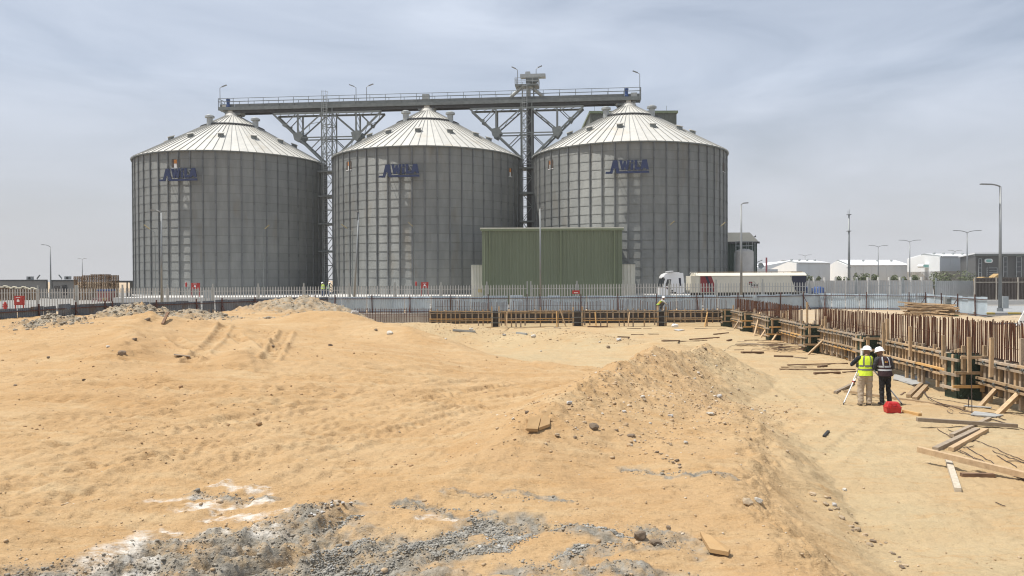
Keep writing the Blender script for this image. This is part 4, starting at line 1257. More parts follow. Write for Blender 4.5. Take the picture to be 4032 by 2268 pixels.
# left background: cabins, pallets, sacks
def site_cabin(px0, px1, d, ytop, label, wins=(), door=None):
    x0, x1 = P(px0, 1120, d).x, P(px1, 1120, d).x
    zt = P((px0 + px1) / 2, ytop, d).z
    t = empty('site_cabin', ((x0 + x1) / 2, d, 0.05), 0, label, 'cabin', 'flat-roofed grey cabins')
    k_ = (d + 7) / d
    MB().prism([(x0, d + .05), (x1, d + .05), (x1 * k_, d + 7), (x0 * k_, d + 7)], lambda u_, v_, z_: (u_, v_, z_), .05, zt).obj('wall', cabin, t)
    MB().prism([(x0 - .12, d - .1), (x1 + .12, d - .1), (x1 * k_ + .1, d + 7.1), (x0 * k_ - .1, d + 7.1)], lambda u_, v_, z_: (u_, v_, z_), zt + .001, zt + .22).obj('roof_edge', steel_k, t)
    for x in (x0, x1):
        MB().box(x - .1, x + .1, d - .06, d + .1, 0.05, zt - .001).obj('corner_post', steel_k, t)
    for (a, b2, y0, y1) in wins:
        MB().box(P(a, 1120, d).x, P(b2, 1120, d).x, d - .02, d + .04, P(a, y1, d).z, P(a, y0, d).z).obj('window', glass, t)
    return t, x0, x1, zt
t, x0, x1, zt = site_cabin(-260, 185, 130, 1107, 'long dark grey cabin behind the stacked sacks')
t2, y0_, y1_, zt2 = site_cabin(203, 300, 128, 1107, 'light grey cabin with two dark windows beside the pallets', wins=((213, 235, 1126, 1146), (244, 264, 1122, 1162)))
for (px, lab) in ((113, 'air-cooler box on the roof of the long dark cabin'), (262, 'air-cooler box on the roof of the windowed cabin')):
    c = P(px, 1104, 131)
    a = empty('air_cooler', (c.x, 131.5, c.z), 0, lab, 'air cooler', 'air coolers on the cabin roofs')
    a.location.z = zt + 0.22
    z = zt + 0.22
    MB().box(c.x - .38, c.x + .38, 131, 131.8, z, z + .55).obj('casing', steel_l, a)
    MB().box(c.x - .05, c.x + .3, 130.95, 130.999, z + .08, z + .47).obj('grille', steel_k, a)
for (px, sgn, lab) in ((143, 1, 'tilted roof lamp on the long dark cabin'), (238, -1, 'tilted roof lamp on the windowed cabin')):
    c = P(px, 1104, 129)
    a = empty('roof_lamp', (c.x, 129.3, zt + .22), 0, lab, 'lamp', 'lamps on the cabin roofs')
    MB().tube((c.x, 129.3, zt + .2), (c.x, 129.3, zt + .45), .03).obj('stem', steel, a)
    MB().bar((c.x - .05 * sgn, 129.3, zt + .4), (c.x + .42 * sgn, 129.3, zt + 1.0), .22, .12).obj('lamp_head', steel, a)
pal = MB()
for k in range(5):
    pal.box(-0.6, 0.6, -0.5 + k * 0.22, -0.5 + k * 0.22 + 0.12, 0.115, 0.14)
for k in range(3):
    pal.box(-0.6, 0.6, -0.5 + k * 0.44, -0.5 + k * 0.44 + 0.11, 0.0, 0.022)
for x in (-0.6, -0.07, 0.46):
    for y in (-0.5, -0.06, 0.39):
        pal.box(x, x + 0.14, y, y + 0.11, 0.023, 0.114)
pallet_me = pal.mesh('pallet', pallet_m)
def pallet_column(px, d, n, jx=0.0):
    x = P(px, 1120, d).x
    for k in range(n):
        o = inst('pallet', pallet_me, None, (x + random.uniform(-.03, .03), d + random.uniform(-.04, .04), 0.05 + k * 0.145), (0, 0, random.uniform(-.03, .03) + jx))
        tag(o, 'brown wooden pallet in the tall stacks beside the windowed cabin', 'pallet', 'stacked brown pallets')
for i, (px, n) in enumerate(((313, 25), (346, 26), (380, 27), (414, 27), (447, 26))):
    pallet_column(px, 117 - 0.2 * (i % 2), n, 0.0)
for i, px in enumerate((-10, 26, 62, 98, 134)):
    x = P(px, 1120, 119).x
    for k in range(13 - i // 2):
        o = inst('pallet', pallet_me, None, (x, 119, 0.05 + k * 0.145), (0, 0, random.uniform(-.03, .03)))
        tag(o, 'wooden pallet in the low stacks under the pale sacks', 'pallet', 'pallets under the sacks')
    zt3 = 0.05 + (13 - i // 2) * 0.145
    for k in range(3):
        s = MB()
        n, mm = 10, 6
        vs, fs = [], []
        L_, W_, H_ = 0.46, 0.30, 0.10
        for a in range(mm + 1):
            ph = -math.pi / 2 + math.pi * a / mm
            for b2 in range(n):
                th = 2 * math.pi * b2 / n
                cx, sy = math.cos(th), math.sin(th)
                f = (abs(cx) ** 4 + abs(sy) ** 4) ** -0.25
                vs.append((x + (k - 1) * 0.42 + L_ * 0.62 * f * cx * math.cos(ph) ** 0.5, 118.7 + W_ * f * sy * math.cos(ph) ** 0.5, zt3 + H_ + H_ * math.sin(ph) + 0.01 + (0.17 if k == 1 else 0)))
        for a in range(mm):
            for b2 in range(n):
                fs.append((a * n + b2, a * n + (b2 + 1) % n, (a + 1) * n + (b2 + 1) % n, (a + 1) * n + b2))
        s.add(vs, fs)
        s.thing('sack', sack, 'pale filled sack lying on the low pallet stacks', 'sack', 'pale sacks on pallets', True)
# red and blue bin and a safety barrier near the pallets
c = P(406, 1160, 108)
t = empty('waste_skip', (c.x, 108, 0.05), 0, 'dull red steel skip with blue lid before the pallets', 'skip')
MB().prism([(-0.85, 0.05), (0.85, 0.05), (0.98, 1.5), (-0.98, 1.5)], lambda u, v, y: (c.x + u, y, v), 108, 109.6).obj('bin', mat('faded_red', (0.30, 0.10, 0.08), (0.25, 0.08, 0.07)), t)
MB().prism([(-1.0, 1.501), (1.0, 1.501), (0.95, 1.75), (-0.95, 1.75)], lambda u, v, y: (c.x + u, y, v), 107.95, 109.65).obj('lid', blue, t)
c = P(385, 1180, 90)
t = empty('safety_barrier', (c.x, 90, 0.05), 0, 'pink and yellow plastic barrier behind the palisade', 'barrier')
for k in range(6):
    MB().bar((c.x - 0.75 + k * 0.3, 90, 0.1), (c.x - 0.5 + k * 0.3, 90, 0.95), 0.10, 0.05).obj('slat', mat('barrier_pink', (0.45, 0.25, 0.24)) if k < 4 else yellow, t)
MB().bar((c.x - 0.8, 90, 0.12), (c.x + 0.85, 90, 0.12), 0.08).obj('foot_rail', steel_l, t)
MB().bar((c.x - 0.55, 90, 0.93), (c.x + 1.05, 90, 0.93), 0.08).obj('top_rail', steel_l, t)
# dark low roofs between pallets and silo
x0, x1 = P(468, 1120, 140).x, P(540, 1120, 140).x
zt4 = P(500, 1105, 140).z
t = empty('open_shed', ((x0 + x1) / 2, 140, 0.05), 0, 'low dark open shed between the pallets and a silo', 'shed')
MB().box(x0 - 1, x1 + 2, 139.5, 146, zt4 - .35, zt4).obj('roof', steel_k, t)
MB().box(x0 + 0.5, x1 + 2, 143, 143.2, 0.05, zt4 - .351).obj('back_wall', cabin, t)
for x in (x0 - .8, x0 + 1.6, x1):
    MB().box(x - .08, x + .08, 139.7, 139.9, 0.05, zt4 - .351).obj('post', steel_k, t)
# yellow and black kerb in the left yard
for k in range(14):
    c0 = G(120 + k * 13, 1172, 0.15)
    o = MB().box(c0.x - .25, c0.x + .25, 112, 112.3, 0.04, 0.24)
    o.thing('kerb_stone', yellow if k % 2 == 0 else conc, 'kerb stone of the painted row before the cabins', 'kerb stone', 'kerb stones before the cabins')

# ------------------------------------------------------------------ palisade fence
def PALZ(x):                                    # top of the pales
    return 2.9 - (0.68 + (x + 49) * (0.33 - 0.68) / 90)
PALY = lambda x: 74.4 - 0.02 * x
pl = MB()
pl.prism([(-0.045, 0), (0.045, 0), (0.045, 2.2), (0.0, 2.32), (-0.045, 2.2)], lambda u, v, d: (u, d, v), -0.012, 0.012)
pale_me = pl.mesh('pale', pale_m)
pp = MB().box(-0.065, 0.065, -0.05, 0.05, 0, 2.72)
ppost_me = pp.mesh('post', steel_l)
def palisade(x0, x1, label, pitch=0.262, panel=17):
    t = empty('palisade_fence', ((x0 + x1) / 2, PALY((x0 + x1) / 2), 0), 0, label, 'fence', 'grey palisade fences')
    n = int((x1 - x0) / pitch)
    L = t.location
    for k in range(n):
        x = x0 + (k + 0.5) * pitch
        zt = PALZ(x) - 2.32
        if k % panel == 0:
            inst('post', ppost_me, t, (x - L.x - pitch / 2, PALY(x) - L.y + 0.05, zt - 0.1))
        inst('pale', pale_me, t, (x - L.x, PALY(x) - L.y, zt + random.uniform(-.01, .01)), (0, 0, random.uniform(-.05, .05)))
    inst('post', ppost_me, t, (x1 - L.x, PALY(x1) - L.y + 0.05, PALZ(x1) - 2.42))
    for h in (0.35, 1.9):
        a, b2 = Vector((x0, PALY(x0) + 0.035, PALZ(x0) - 2.32 + h)), Vector((x1, PALY(x1) + 0.035, PALZ(x1) - 2.32 + h))
        MB().bar(a, b2, 0.045, 0.05).obj('rail', pale_m, t)
def xat(px):
    return P(px, 1120, 74.4).x
palisade(xat(-420), xat(276), 'palisade fence of grey pales beside the red fire cabinet and hydrant')
palisade(xat(284), xat(2076), 'palisade fence of grey pales running before the silos')
palisade(xat(2090), xat(3668), 'palisade fence of grey pales running before the white truck')
# close-set grey metal fence and concrete wall right of the truck
x0, x1 = P(3682, 1120, 82).x, P(3834, 1120, 82).x
t = empty('slat_fence', ((x0 + x1) / 2, 82, 0), 0, 'close-boarded pale grey metal fence beside the brown fence', 'fence')
n = 20
w = (x1 - x0) / n
z1 = P(3760, 1105, 82).z
sm = MB().prism([(0, 0), (w * 0.9, 0), (w * 0.9, 0.05), (0, 0.05)], lambda u, v, z: (u, v, z), 0, z1).mesh('slat', pale_m)
for k in range(n):
    inst('slat', sm, t, (x0 + k * w - t.location.x, 0, random.uniform(-.015, .015)))
MB().box(x0, x1, 82.06, 82.12, 0.3, 0.4).obj('rail', pale_m, t)
MB().box(x0, x1, 82.06, 82.12, z1 - 0.5, z1 - 0.4).obj('rail', pale_m, t)
x0, x1 = P(3120, 1120, 96).x, P(3672, 1120, 96).x
t = empty('boundary_wall', ((x0 + x1) / 2, 96, 0), 0, 'pale grey boundary wall with short posts behind the palisade', 'wall')
zw = P(3400, 1104, 96).z
n = 13
for k in range(n):
    a, b2 = x0 + (x1 - x0) * k / n, x0 + (x1 - x0) * (k + 1) / n
    MB().box(a + .07, b2 - .07, 96, 96.15, 0, zw).obj('wall_panel', conc, t)
    MB().box(a - .069, a + .069, 95.9, 96.25, 0, zw + 0.4).obj('post', conc_l, t)
# brown slatted fence far right
x0, x1 = P(3836, 1120, 80).x, P(4180, 1120, 80).x
t = empty('brown_fence', ((x0 + x1) / 2, 80, 0), 0, 'tall dark brown slatted metal fence along the road', 'fence')
n = int((x1 - x0) / 0.15)
z0, z1 = 0.55, P(3900, 1093, 80).z
bm_ = MB().box(-0.045, 0.045, -0.03, 0.03, 0, z1 - z0).mesh('slat', brownf)
for k in range(n):
    inst('slat', bm_, t, (x0 + (k + 0.5) * 0.15 - t.location.x, 0, z0))
MB().box(x0, x1, 80.05, 80.1, z0, z1 - 0.05).obj('backing_sheet', brownf, t)
k = x0
while k < x1:
    MB().box(k - .05, k + .05, 79.86, 79.96, 0.2, z1 + 0.02).obj('post', tanwall, t)
    k += 2.25
MB().box(x0, x1, 79.88, 79.95, z1 - 0.52, z1 - 0.44).obj('rail', tanwall, t)
MB().box(x0, x1 + 2, 79.7, 80.3, 0.0, 0.5).obj('base_wall', conc_l, t)
# road edge: gravel verge, kerb stones
sheet('verge', [(37.0, 59.6), (60, 59.6), (60, 79.6), (36, 79.6)], 0.045, mat('verge_gravel', (0.24, 0.25, 0.25), (0.34, 0.345, 0.34), scale=9, rough=0.95), 'grey gravel verge along the road')
for k in range(16):
    o = MB().box(36.2 + k * 1.0, 36.2 + k * 1.0 + 0.97, 59.2, 59.55, 0.0, 0.18)
    if k % 2 == 0:
        o.thing('kerb_stone', yellow, 'yellow painted kerb stone beside the asphalt road', 'kerb stone', 'yellow kerb stones by the road')
    else:
        o.thing('kerb_stone', conc, 'plain grey kerb stone beside the asphalt road', 'kerb stone', 'grey kerb stones by the road')
c = P(3950, 1200, 70)
t = MB().box(c.x, c.x + 0.5, 70, 70.4, 0.04, 1.15).thing('cable_cabinet', steel_l, 'small grey cable cabinet behind the tall street lamp', 'cabinet')

# ------------------------------------------------------------------ street lamps
def bezier_arm(p0, dirx, reach, rise):
    return [Vector((p0.x + dirx * reach * s, p0.y, p0.z + rise * (1 - (1 - s) ** 2.2))) for s in np.linspace(0, 1, 7)]
def street_lamp(base, top, label, arms, r=0.09, head=0.5, group='street lamps', lean=0.0, reach=1.4, rise=0.35, m=lamp_grey, yaw=0):
    t = empty('street_lamp', base, 0, label, 'street lamp', group)
    b0 = Vector(base)
    tp = Vector((b0.x + lean, b0.y, top))
    MB().tube(b0, tp, r, r * 0.55, 10).obj('pole', m, t, True)
    MB().tube(b0, b0 + Vector((0, 0, 0.35)), r * 1.7, r * 1.6, 10).obj('base_plate', m, t)
    for sgn in arms:
        pts = bezier_arm(tp, sgn * math.cos(yaw), reach, rise)
        pts = [Vector((p.x, p.y - math.sin(yaw) * abs(p.x - tp.x) / max(0.2, math.cos(yaw)), p.z)) for p in pts]
        MB().path(pts, r * 0.42, 6).obj('arm', m, t)
        e = pts[-1]
        dv = (pts[-1] - pts[-2]).normalized()
        MB().bar(e - dv * 0.1, e + dv * head, 0.26, 0.09).obj('lamp_head', m, t)
    return t
def lamp_at(px, py_top, d, label, arms, z0=0.0, **k):
    c = P(px, 1140, d)
    zt = P(px, py_top, d).z
    return street_lamp((c.x, d, z0), zt, label, arms, **k)
lamp_at(3938, 735, 64, 'tall grey street lamp standing on the gravel verge', (-1,), r=0.145, head=0.75, reach=0.9, rise=0.2)
lamp_at(2919, 806, 73, 'street lamp rising in front of the bulk trailer', (1,), r=0.13, head=0.35, reach=0.3, rise=0.15)
lamp_at(2128, 822, 73, 'street lamp rising in front of the green shed', (1,), r=0.10, head=0.3, reach=0.12, rise=0.1)
lamp_at(1392, 836, 73, 'leaning street lamp in front of the middle silo', (-1,), r=0.10, head=0.3, lean=0.55, reach=0.12, rise=0.1)
lamp_at(636, 838, 73, 'street lamp in front of the silo with the emblem above its letters', (-1,), r=0.115, head=0.5, reach=0.6, rise=0.25, lean=0.05)
lamp_at(200, 972, 125, 'curved single-arm street lamp between the two cabins', (-1,), r=0.14, reach=1.1, rise=0.35, head=0.3, group='far street lamps')
lamp_at(325, 1021, 230, 'twin-arm street lamp rising behind the pallet stacks', (-1, 1), r=0.16, reach=0.9, rise=0.25, head=0.35, group='far twin-arm street lamps')
for px, py, d, lb in ((3170, 1008, 240, 'twin-arm street lamp in front of the gabled warehouse by the mast'), (3458, 972, 190, 'twin-arm street lamp in front of the widest white roof'), (3582, 952, 165, 'twin-arm street lamp at the corner of the tan-based warehouse'),
                      (3760, 990, 230, 'shorter twin-arm street lamp over the grey flank of the tan-based warehouse'), (3808, 916, 130, 'tallest twin-arm street lamp next to the dark grey office')):
    lamp_at(px, py, d, lb, (-1, 1), r=0.15, reach=1.75 if d < 200 else 1.5, rise=0.35, head=0.6, group='far twin-arm street lamps')
c = P(3343, 1100, 140)
t = empty('mast', (c.x, 140, 0), 0, 'tall bare steel mast in front of the white warehouses', 'mast')
zt = P(3343, 842, 140).z
MB().tube((c.x, 140, 0), (c.x, 140, zt), 0.27, 0.12, 12).obj('shaft', lamp_grey, t, True)
for zf in (0.32, 0.78, 0.985):
    MB().box(c.x - .35, c.x + .3, 139.7, 140.3, zt * zf, zt * zf + .12).obj('bracket', steel, t)
MB().tube((c.x - .18, 140, zt), (c.x - .18, 140, zt + .6), .04).obj('spike', steel, t)
MB().tube((c.x + .1, 140, zt), (c.x + .12, 140, zt + .8), .03).obj('spike', steel, t)
# thin yard lamps in front of the silo walls
for (px, py, d, sgn, lb) in ((1038, 905, 96, 1, 'thin yard lamp against the silo with the emblem above its letters'), (1633, 895, 96, -1, 'thin yard lamp against the middle silo, above the red cabinet'), (2632, 890, 94, 1, 'thin yard lamp behind the truck cab'), (2832, 895, 94, 1, 'thin yard lamp behind the front of the trailer'), (612, 915, 96, -1, 'thin yard lamp with long arm at the left flank of a silo'), (1388, 912, 96, -1, 'thin yard lamp with long arm beside the plain lattice tower')):
    c = P(px, 1100, d)
    zt = P(px, py, d).z
    t = empty('yard_lamp', (c.x, d, 0.95 if d > 95 else 0.05), 0, lb, 'lamp', 'yard lamps before the silos')
    MB().tube((c.x, d, 0.95 if d > 95 else 0.05), (c.x, d, zt), 0.05, 0.04, 8).obj('pole', steel, t)
    ln = 0.9 if px in (612, 1388) else 0.3
    MB().tube((c.x, d, zt), (c.x + sgn * ln, d, zt + 0.55 * ln + .1), 0.035, 0.03, 6).obj('arm', steel, t)
    MB().bar((c.x + sgn * ln * 0.7, d, zt + .45 * ln), (c.x + sgn * (ln + .45), d, zt + .55 * ln + .45), .2, .1).obj('lamp_head', mat('lamp_tan', (0.34, 0.28, 0.15)) if 'lamp_tan' not in MATS else MATS['lamp_tan'], t)

# ------------------------------------------------------------------ fire points, cabinets
def fire_cabinet(c, w, h, legs, label):
    t = empty('fire_cabinet', (c.x, c.y, c.z - h - legs), 0, label, 'fire cabinet', 'red fire hose cabinets')
    z0 = c.z - h
    b2 = MB().box(c.x - w / 2, c.x + w / 2, c.y, c.y + .3, z0, c.z).obj('box', red, t)
    MB().box(c.x - w / 2 + .05, c.x + w / 2 - .05, c.y - .03, c.y - .001, z0 + .05, c.z - .05).obj('door', red, t)
    MB().prism([(c.x - .12, z0 + h * .35), (c.x + .12, z0 + h * .35), (c.x + .12, z0 + h * .52), (c.x, z0 + h * .68), (c.x - .12, z0 + h * .52)], lambda u, v, y: (u, y, v), c.y - .04, c.y - .031).obj('white_symbol', white, t)
    MB().box(c.x - .2, c.x + .2, c.y - .04, c.y - .031, z0 + h * .8, z0 + h * .86).obj('white_lettering', white, t)
    for s in (-1, 1):
        MB().box(c.x + s * w * .46 - .03, c.x + s * w * .46 + .03, c.y + .1, c.y + .2, z0 - legs, z0 - .001).obj('leg', red, t)
    return t
fire_cabinet(P(72, 1165, 71), 0.8, 0.85, P(72, 1165, 71).z - 0.85 - 0.02, 'red fire hose cabinet on legs beside the red hydrant')
fire_cabinet(P(768, 1114, 92), 0.95, 0.75, P(768, 1114, 92).z - 0.75 - 0.96, 'red fire hose cabinet at the silo with the emblem above its letters')
fire_cabinet(P(1672, 1111, 92), 0.85, 0.7, P(1672, 1111, 92).z - 0.7 - 0.96, 'red fire hose cabinet at the foot of the middle silo')
c = P(20, 1188, 70)
t = empty('fire_hydrant', (c.x, c.y, 0.0), 0, 'red fire hydrant beside the cabinet on legs', 'hydrant')
zt = c.z
MB().lathe([(0.14, 0.0), (0.14, zt - .3), (0.19, zt - .28), (0.19, zt - .22), (0.12, zt - .2), (0.1, zt - .05), (0, zt)], 14, (c.x, c.y)).obj('barrel', red, t)
MB().tube((c.x - .2, c.y, zt - .42), (c.x + .2, c.y, zt - .42), .075, .075, 10).obj('nozzle', red, t)
for (px, py, d, lb) in ((735, 1123, 92, 'slim red extinguisher post at the silo with the emblem above its letters'), (1639, 1120, 92, 'slim red extinguisher post at the middle silo')):
    c = P(px, py, d)
    t = empty('extinguisher_post', (c.x, c.y, 0.95), 0, lb, 'extinguisher', 'extinguisher posts')
    MB().tube((c.x, c.y, 0.95), (c.x, c.y, c.z), .03).obj('post', steel, t)
    MB().lathe([(0.0, c.z - .2), (0.11, c.z - .18), (0.11, c.z + .25), (0.05, c.z + .34), (0.0, c.z + .36)], 12, (c.x, c.y - .12)).obj('cylinder', red, t)
c = P(2277, 1152, 71)
t = empty('red_sign', (c.x, 71, 0), 0, 'red board with white lettering on the palisade at the green shed', 'sign')
MB().box(c.x - .36, c.x + .36, 73.6, 73.64, c.z - .16, c.z + .17).obj('board', red, t)
MB().box(c.x - .2, c.x + .2, 73.585, 73.6, c.z - .09, c.z - .03).obj('lettering', white, t)
for s in (-.3, .3):
    MB().box(c.x + s - .02, c.x + s + .02, 73.641, 73.68, 0.03, c.z + .1).obj('post', steel, t)
c = P(816, 1142, 84)
t = empty('electric_cabinet', (c.x, 84, 0.05), 0, 'pale grey electric cabinet on thin legs behind the palisade', 'cabinet')
MB().box(c.x - .4, c.x + .4, 84, 84.4, c.z - .9, c.z).obj('box', steel_l, t)
for s in (-.3, .3):
    MB().box(c.x + s - .03, c.x + s + .03, 84.1, 84.2, 0.05, c.z - .901).obj('leg', steel_l, t)
c = P(1888, 1145, 88)
t = MB().box(c.x - .17, c.x + .17, 89.2, 89.26, c.z - .2, c.z + .2).thing('warning_plate', yellow, 'small yellow warning plate on the pale annex', 'sign')

# ------------------------------------------------------------------ truck and bulk trailer
D = 84.0
def tx(px): return P(px, 1120, D).x
def tz(py): return P(2800, py, D).z
x0, x1 = tx(2602), tx(2698)
t = empty('truck', ((x0 + x1) / 2, D, 0.05), 0, 'white tractor truck parked before the silo, facing the green shed', 'truck')
cw = 2.45
def side(poly, nm, m, y0, y1, par, sm=False):
    return MB().prism(poly, lambda u, v, y: (u, y, v), y0, y1).obj(nm, m, par, sm)
cabp = [(tx(2602), 0.95), (tx(2602), tz(1131)), (tx(2612), tz(1128)), (tx(2619), tz(1096)), (tx(2612), tz(1094)), (tx(2613), tz(1088)), (tx(2620), tz(1079)), (tx(2632), tz(1074)), (tx(2675), tz(1071)), (tx(2676), tz(1075)), (tx(2690), tz(1074)), (tx(2697), tz(1140)), (tx(2697), tz(1150)), (tx(2668), tz(1157)), (tx(2660), tz(1151)), (tx(2638), tz(1151)), (tx(2630), tz(1158)), (tx(2626), 0.95)]
cabo = side(cabp, 'cab', truckw, D, D + cw, t)
w = side([(tx(2619), tz(1127)), (tx(2627), tz(1099)), (tx(2643), tz(1099)), (tx(2640), tz(1121))], 'side_window', glass, D - .012, D + .1, t)
side([(tx(2672), tz(1094)), (tx(2681), tz(1094)), (tx(2682), tz(1125)), (tx(2675), tz(1125))], 'rear_side_window', navy, D - .01, D + .1, t)
side([(tx(2609), tz(1127)), (tx(2617), tz(1097)), (tx(2613), tz(1097)), (tx(2604), tz(1127))], 'windscreen', glass, D + .08, D + cw - .08, t)
dr = side([(tx(2617), tz(1129)), (tx(2647), tz(1126)), (tx(2647), tz(1149)), (tx(2640), tz(1149)), (tx(2628), tz(1156)), (tx(2616), tz(1156))], 'door', truckw, D - .02, D + .05, t)
side([(tx(2643), tz(1141)), (tx(2649), tz(1141)), (tx(2649), tz(1147)), (tx(2643), tz(1147))], 'handle', black, D - .05, D - .021, dr)
lg = MB()
lg.prism(oval(tx(2633), tz(1135), 0.42, 0.2), lambda u, v, y: (u, y, v), D - .03, D - .021)
lg.obj('door_logo', navy, dr)
MB().prism(oval(tx(2624), tz(1132), 0.22, 0.16), lambda u, v, y: (u, y, v), D - .03, D - .021).obj('door_logo', truck_red, dr)
MB().bar((tx(2628), D + .5, tz(1070)), (tx(2649), D + .5, tz(1067)), 1.6, .1).obj('sun_visor', truckw, t)
MB().prism([(tx(2602), tz(1101)), (tx(2607), tz(1091)), (tx(2611), tz(1091)), (tx(2609), tz(1101))], lambda u, v, y: (u, y, v), D - .35, D - .1).obj('mirror', black, t)
MB().bar((tx(2609), D - .2, tz(1093)), (tx(2615), D + .05, tz(1092)), .06).obj('mirror_arm', black, t)
MB().box(tx(2600), tx(2624), D + .02, D + cw - .02, 0.45, 0.949).obj('bumper', truckw, t)
MB().box(tx(2626), tx(2738), D + .7, D + 1.7, 0.65, 0.95).obj('chassis', steel_k, t)
def wheel(x, par, y=D, r=0.52):
    wh = MB().tube((x, y, r + .03), (x, y + .35, r + .03), r, r, 22).obj('wheel', tyre, par)
    MB().tube((x, y - .02, r + .03), (x, y + .1, r + .03), r * .55, r * .5, 14).obj('rim', steel_l, wh)
wheel(tx(2650), t)
wheel(tx(2738), t)
wheel(tx(2650), t, D + 2.05)
wheel(tx(2738), t, D + 2.05)
side([(tx(2634), tz(1153)), (tx(2638), tz(1149)), (tx(2662), tz(1149)), (tx(2668), tz(1156)), (tx(2664), tz(1156)), (tx(2660), tz(1152)), (tx(2640), tz(1152)), (tx(2637), tz(1156))], 'mudguard', black, D - .04, D + .4, t)
x0, x1 = tx(2720), tx(3176)
q = empty('bulk_trailer', ((x0 + x1) / 2, D, 0.05), 0, 'cream bulk trailer with red front chevron and dark rear coupled to the truck', 'trailer')
zb, ztp = tz(1152), tz(1086)
MB().prism([(x0 + .02, zb), (x1 - .02, zb), (x1 - .02, ztp), (x0 + .02, ztp)], lambda u, v, y: (u, y, v), D + .05, D + cw).obj('hull', trailer_c, q)
n = 7
for k in range(n):
    a, b2 = tx(2756) + (x1 - tx(2756)) * k / n, tx(2756) + (x1 - tx(2756)) * (k + 1) / n
    MB().box(a + .03, b2 - .03, D, D + .05, zb + .05, ztp - .04).obj('side_panel', trailer_c, q)
    MB().box(a - .028, a + .028, D - .02, D + .049, zb + .02, ztp - .02).obj('side_rib', trailer_c, q)
fx0, fx1 = x0, tx(2754)
MB().box(fx0, fx1, D + .0, D + .05, zb + .02, ztp).obj('front_panel', trailer_c, q)
ld = MB()
for x in (fx0 + .12, fx0 + .5):
    ld.bar((x, D - .06, zb + .1), (x, D - .06, ztp + .35), .04)
for k in range(7):
    ld.bar((fx0 + .12, D - .06, zb + .25 + k * .28), (fx0 + .5, D - .06, zb + .25 + k * .28), .03)
for x in (fx0 + .15, fx0 + .55):
    ld.path([Vector((x + .22 * math.cos(a) - .05, D - .06, ztp + .2 + .22 * math.sin(a))) for a in np.linspace(0, math.pi, 7)], .025, 5)
ld.obj('ladder', trailer_c, q)
side([(tx(2756), zb + .06), (tx(2825), zb + .06), (tx(2801), ztp - .05), (tx(2756), ztp - .05)], 'red_chevron', truck_red, D - .014, D - .001, q)
side([(tx(2799), zb + .06), (tx(2810), zb + .06), (tx(2785), ztp - .05), (tx(2776), ztp - .05)], 'blue_stripe', navy, D - .024, D - .015, q)
side([(tx(3134), zb + .06), (tx(3175), zb + .06), (tx(3175), ztp - .05), (tx(3112), ztp - .05)], 'dark_rear_panel', navy, D - .014, D - .001, q)
MB().prism([(D - .1, ztp + .001), (D + cw + .1, ztp + .001), (D + cw - .5, ztp + .32), (D + .5, ztp + .32)], lambda y, z, x: (x, y, z), x0 + .5, x1).obj('top_cover', trailer_c, q)
m = MB()
for y in (D + .55, D + cw - .55):
    m.bar((x0 + 1.0, y, ztp + .42), (x1 - .3, y, ztp + .40), .05)
for k in range(9):
    x = x0 + 1.2 + k * 1.3
    m.bar((x, D + .55, ztp + .3), (x, D + .55, ztp + .43), .04)
m.obj('top_rail', wood, q)
MB().box(tx(3122), tx(3170), D + .6, D + 1.6, ztp + .321, ztp + .45).obj('top_hatch', trailer_c, q)
# emblem on the trailer side: red and black blocks, ring, lettering bars
e = lambda px, py: (tx(px), tz(py))
def blk(x0_, y0_, x1_, y1_, m_):
    MB().prism([e(x0_, y1_), e(x1_, y1_), e(x1_, y0_), e(x0_, y0_)], lambda u, v, y: (u, y, v), D - .03, D - .021).obj('logo_mark', m_, q)
blk(2949, 1110, 2962, 1116, truck_red)
blk(2949, 1117, 2962, 1122, black)
blk(2964, 1121, 2984, 1124, black)
blk(2967, 1125, 2984, 1127, black)
blk(2967, 1128, 2985, 1133, mat('faded_pink', (0.42, 0.20, 0.17)))
MB().prism(oval(e(2961, 1128)[0], e(2961, 1128)[1], 0.27, 0.26), lambda u, v, y: (u, y, v), D - .03, D - .021).obj('logo_mark', navy, q)
MB().prism(oval(e(2961, 1128)[0], e(2961, 1128)[1], 0.1, 0.095), lambda u, v, y: (u, y, v), D - .036, D - .031).obj('logo_mark', white, q)
rg = MB()
cx_, cz_ = e(2967, 1116)
for k in range(9):
    a, b2 = R_(100 - k * 20), R_(100 - (k + 1) * 20)
    rg.bar((cx_ + .17 * math.cos(a), D - .025, cz_ + .17 * math.sin(a)), (cx_ + .17 * math.cos(b2), D - .025, cz_ + .17 * math.sin(b2)), .03, .012, (0, 1, 0))
rg.obj('logo_mark', steel, q)
MB().box(x0 + .4, x1, D + .6, D + 1.9, 0.75, zb - .001).obj('chassis', steel_k, q)
for x in (tx(3060), tx(3096), tx(3132)):
    for y in (D + .05, D + 2.0):
        wheel(x, q, y, .5)
# blue drums right of the trailer
for (px, w_, lb) in ((3181, .55, 'blue plastic tank right behind the trailer'), (3222, .85, 'larger blue plastic tank standing free of the trailer')):
    c = P(px, 1150, 86)
    t = empty('blue_tank', (c.x, 86, .05), 0, lb, 'tank', 'blue plastic tanks')
    zt = P(px, 1128, 86).z
    MB().lathe([(w_ * .75, .05), (w_ * .75, zt - .2), (w_ * .55, zt - .05), (w_ * .2, zt), (0, zt)], 18, (c.x, 86)).obj('shell', blue, t, True)
    for k in range(3):
        MB().lathe([(w_ * .752, .4 + k * .4), (w_ * .79, .45 + k * .4), (w_ * .752, .5 + k * .4)], 18, (c.x, 86)).obj('hoop', blue, t)

